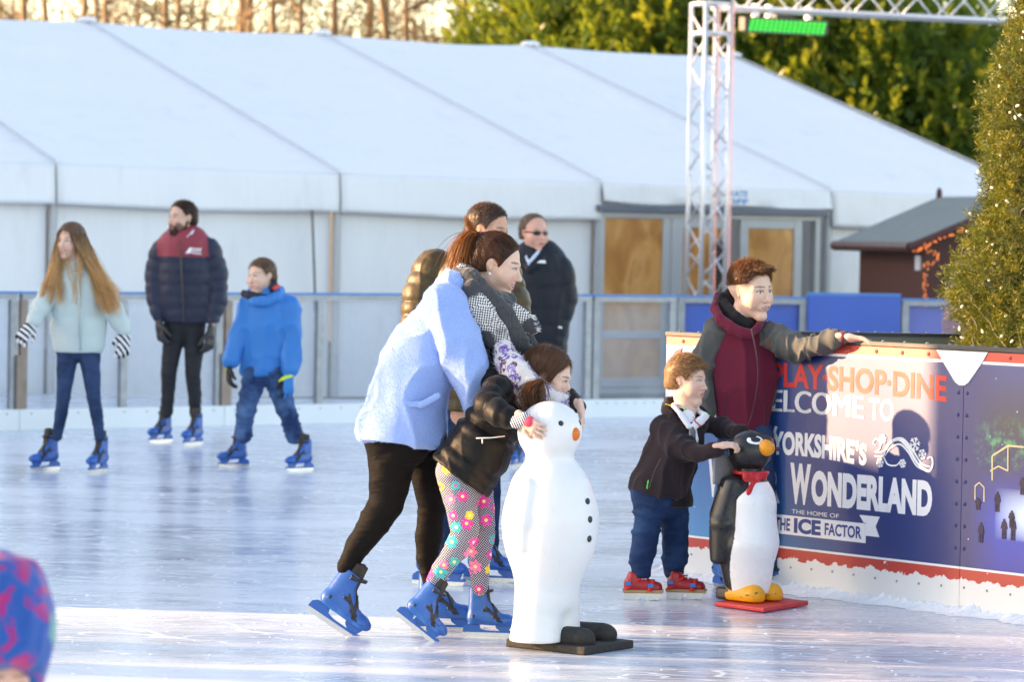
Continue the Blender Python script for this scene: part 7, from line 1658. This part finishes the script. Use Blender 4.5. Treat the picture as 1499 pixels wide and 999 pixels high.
# ============ blurred toddler close to the camera at the lower left
def toddler():
    F = Fig(7.1, 'blurred toddler in a blue and magenta patterned hat at the lower left corner', org=(-15, 1500)); h = .009; sc = 1/F.s
    z = lambda zz: CY+0  # unused
    torso = [(-15, 1135, 72), (-15, 1230, 80), (-15, 1330, 76)]; aL = [(-90, 1135, 30, 0), (-125, 1215, 26, -.03), (-108, 1290, 20, -.1)]; aR = [(60, 1135, 30, 0), (72, 1215, 26, -.03), (52, 1290, 20, -.1)]
    lL = [(-52, 1330, 44, 0), (-52, 1440, 34, 0)]; lR = [(22, 1330, 44, 0), (24, 1440, 34, 0)]
    head = dict(c=(-6, 1002, 0), H=.22, yaw=25, pitch=0)
    red_ = puffer('red snowsuit', (.35, .02, .04), .5)
    hands = [dict(w=(-106, 1300, -.1), d=(.2, -.3, -1), n=(.5, .5, 0), L=.1, th=1), dict(w=(50, 1300, -.1), d=(-.2, -.3, -1), n=(-.5, .5, 0), L=.1, th=-1)]
    c, H, ax = upright(F, h, head, torso, .75, [aL, aR], [lL, lR], (-10, 1085, 34), red_, M['denim'], [(-15, 1110, 62), (-15, 1150, 86), (-15, 1230, 94), (-15, 1345, 88)], [[(-85, 1135, 40, 0), (-122, 1212, 35, -.03), (-108, 1285, 27, -.1)], [(55, 1135, 40, 0), (70, 1212, 35, -.03), (52, 1285, 27, -.1)]], hem=(-15, 1335), hands=hands, gl=M['black'], jl=[lL, lR], qf=quilt(.06, .01), jname='snowsuit_top')
    for x, yw in ((-45, 40), (25, 50)):
        P = None; px_, py_ = x, 0
        yb = CY+0; g_ = at(x, 1340, F.Y); d = np.array([g_[0], F.Y, 0.]); w = (d-C0)@FW; sy = CY-FP*((d-C0)@UU)/w; sx = CX+FP*((d-C0)@RR)/w; skate(F, sx, sy, yw, 0, .62)
    s, f, u = ax; A = np.stack([s, f, u], 1); Pq = lambda x, y, z: c+H*(s*x+f*y+u*z)
    g = N('patterned hat'); cc = g.coord(); n1 = g.noise(cc, 17, 3, .5, .8); n2 = g.noise(g.mapping(cc, loc=(3, 1, 2)), 11, 2); col = g.ramp(n1, [(0, (.0, .05, .26)), (.50, (.0, .08, .36)), (.56, (.30, .015, .20)), (.66, (.45, .02, .14))], 'LINEAR'); col = g.mix(g.mr(n2, .60, .66), col, (.10, .30, .32)); g.bsdf(col, .9, sheen=.3)
    S = SDF(Pq(0, 0, .40)-.30, Pq(0, 0, .40)+.30, .008); S.ell(Pq(0, -.02, .50), np.array([.54, .56, .72])*H, A, .02); S.ell(Pq(0, -.1, -.02), np.array([.42, .42, .35])*H, A, .03); S.ell(Pq(0, .62, -.12), np.array([.50, .46, .38])*H, A, .02, 0, 's')
    for e in (.26, -.26): S.ell(Pq(e*1.1, 0, .98), np.array([.11, .11, .13])*H, A, .03)
    sculpt('hat', S, g.m, F.root, F.o, .004, 20)
toddler()

# ============ person hidden behind the conifer
def mauve():
    F = Fig(24.0, 'person in a mauve coat almost hidden behind the decorated conifer', org=(1418, 690)); h = .01
    torso = [(1418, 400, 30), (1418, 450, 34), (1418, 520, 33)]; aL = [(1394, 450, 12, 0), (1390, 480, 12, 0), (1394, 520, 10, -.03)]; aR = [(1446, 410, 13, 0), (1452, 460, 11, 0), (1448, 510, 9, -.03)]
    lL = [(1406, 540, 17, 0), (1404, 610, 13, 0), (1404, 650, 10, 0)]; lR = [(1430, 540, 17, 0), (1432, 610, 13, 0), (1432, 650, 10, 0)]
    hands = [dict(w=(1396, 528, -.04), d=(0, -.1, -1), n=(.7, .3, 0), L=.17, th=1), dict(w=(1447, 518, -.04), d=(0, -.1, -1), n=(-.7, .3, 0), L=.17, th=-1)]
    c, H, ax = upright(F, h, dict(c=(1436, 352, 0), H=.24, yaw=40, pitch=0), torso, .62, [aL, aR], [lL, lR], (1432, 385, 14), simple('mauve wool', (.20, .14, .19), .85, 0, .1, 8, .3), M['dark'], [(1425, 385, 22), (1424, 410, 34), (1420, 450, 36), (1418, 560, 40)], [[(1402, 440, 14, 0), (1392, 470, 14, 0), (1394, 515, 13, -.03)], [(1442, 408, 17, 0), (1452, 455, 14, 0), (1448, 508, 12, -.03)]], hem=(1418, 560), hands=hands, skates=[(1404, 692, 20, dict(scale=1)), (1434, 692, 30, dict(scale=1))], jname='coat')
    S, P = hair_cap(c, H, ax, .008, .02, nape=-.12); make_hair(F, S, (.06, .035, .025), lambda P, Nn: Nn*.2-ax[2]*.8, 1200, .04, .004, .1, 4, 3, .3)
mauve()
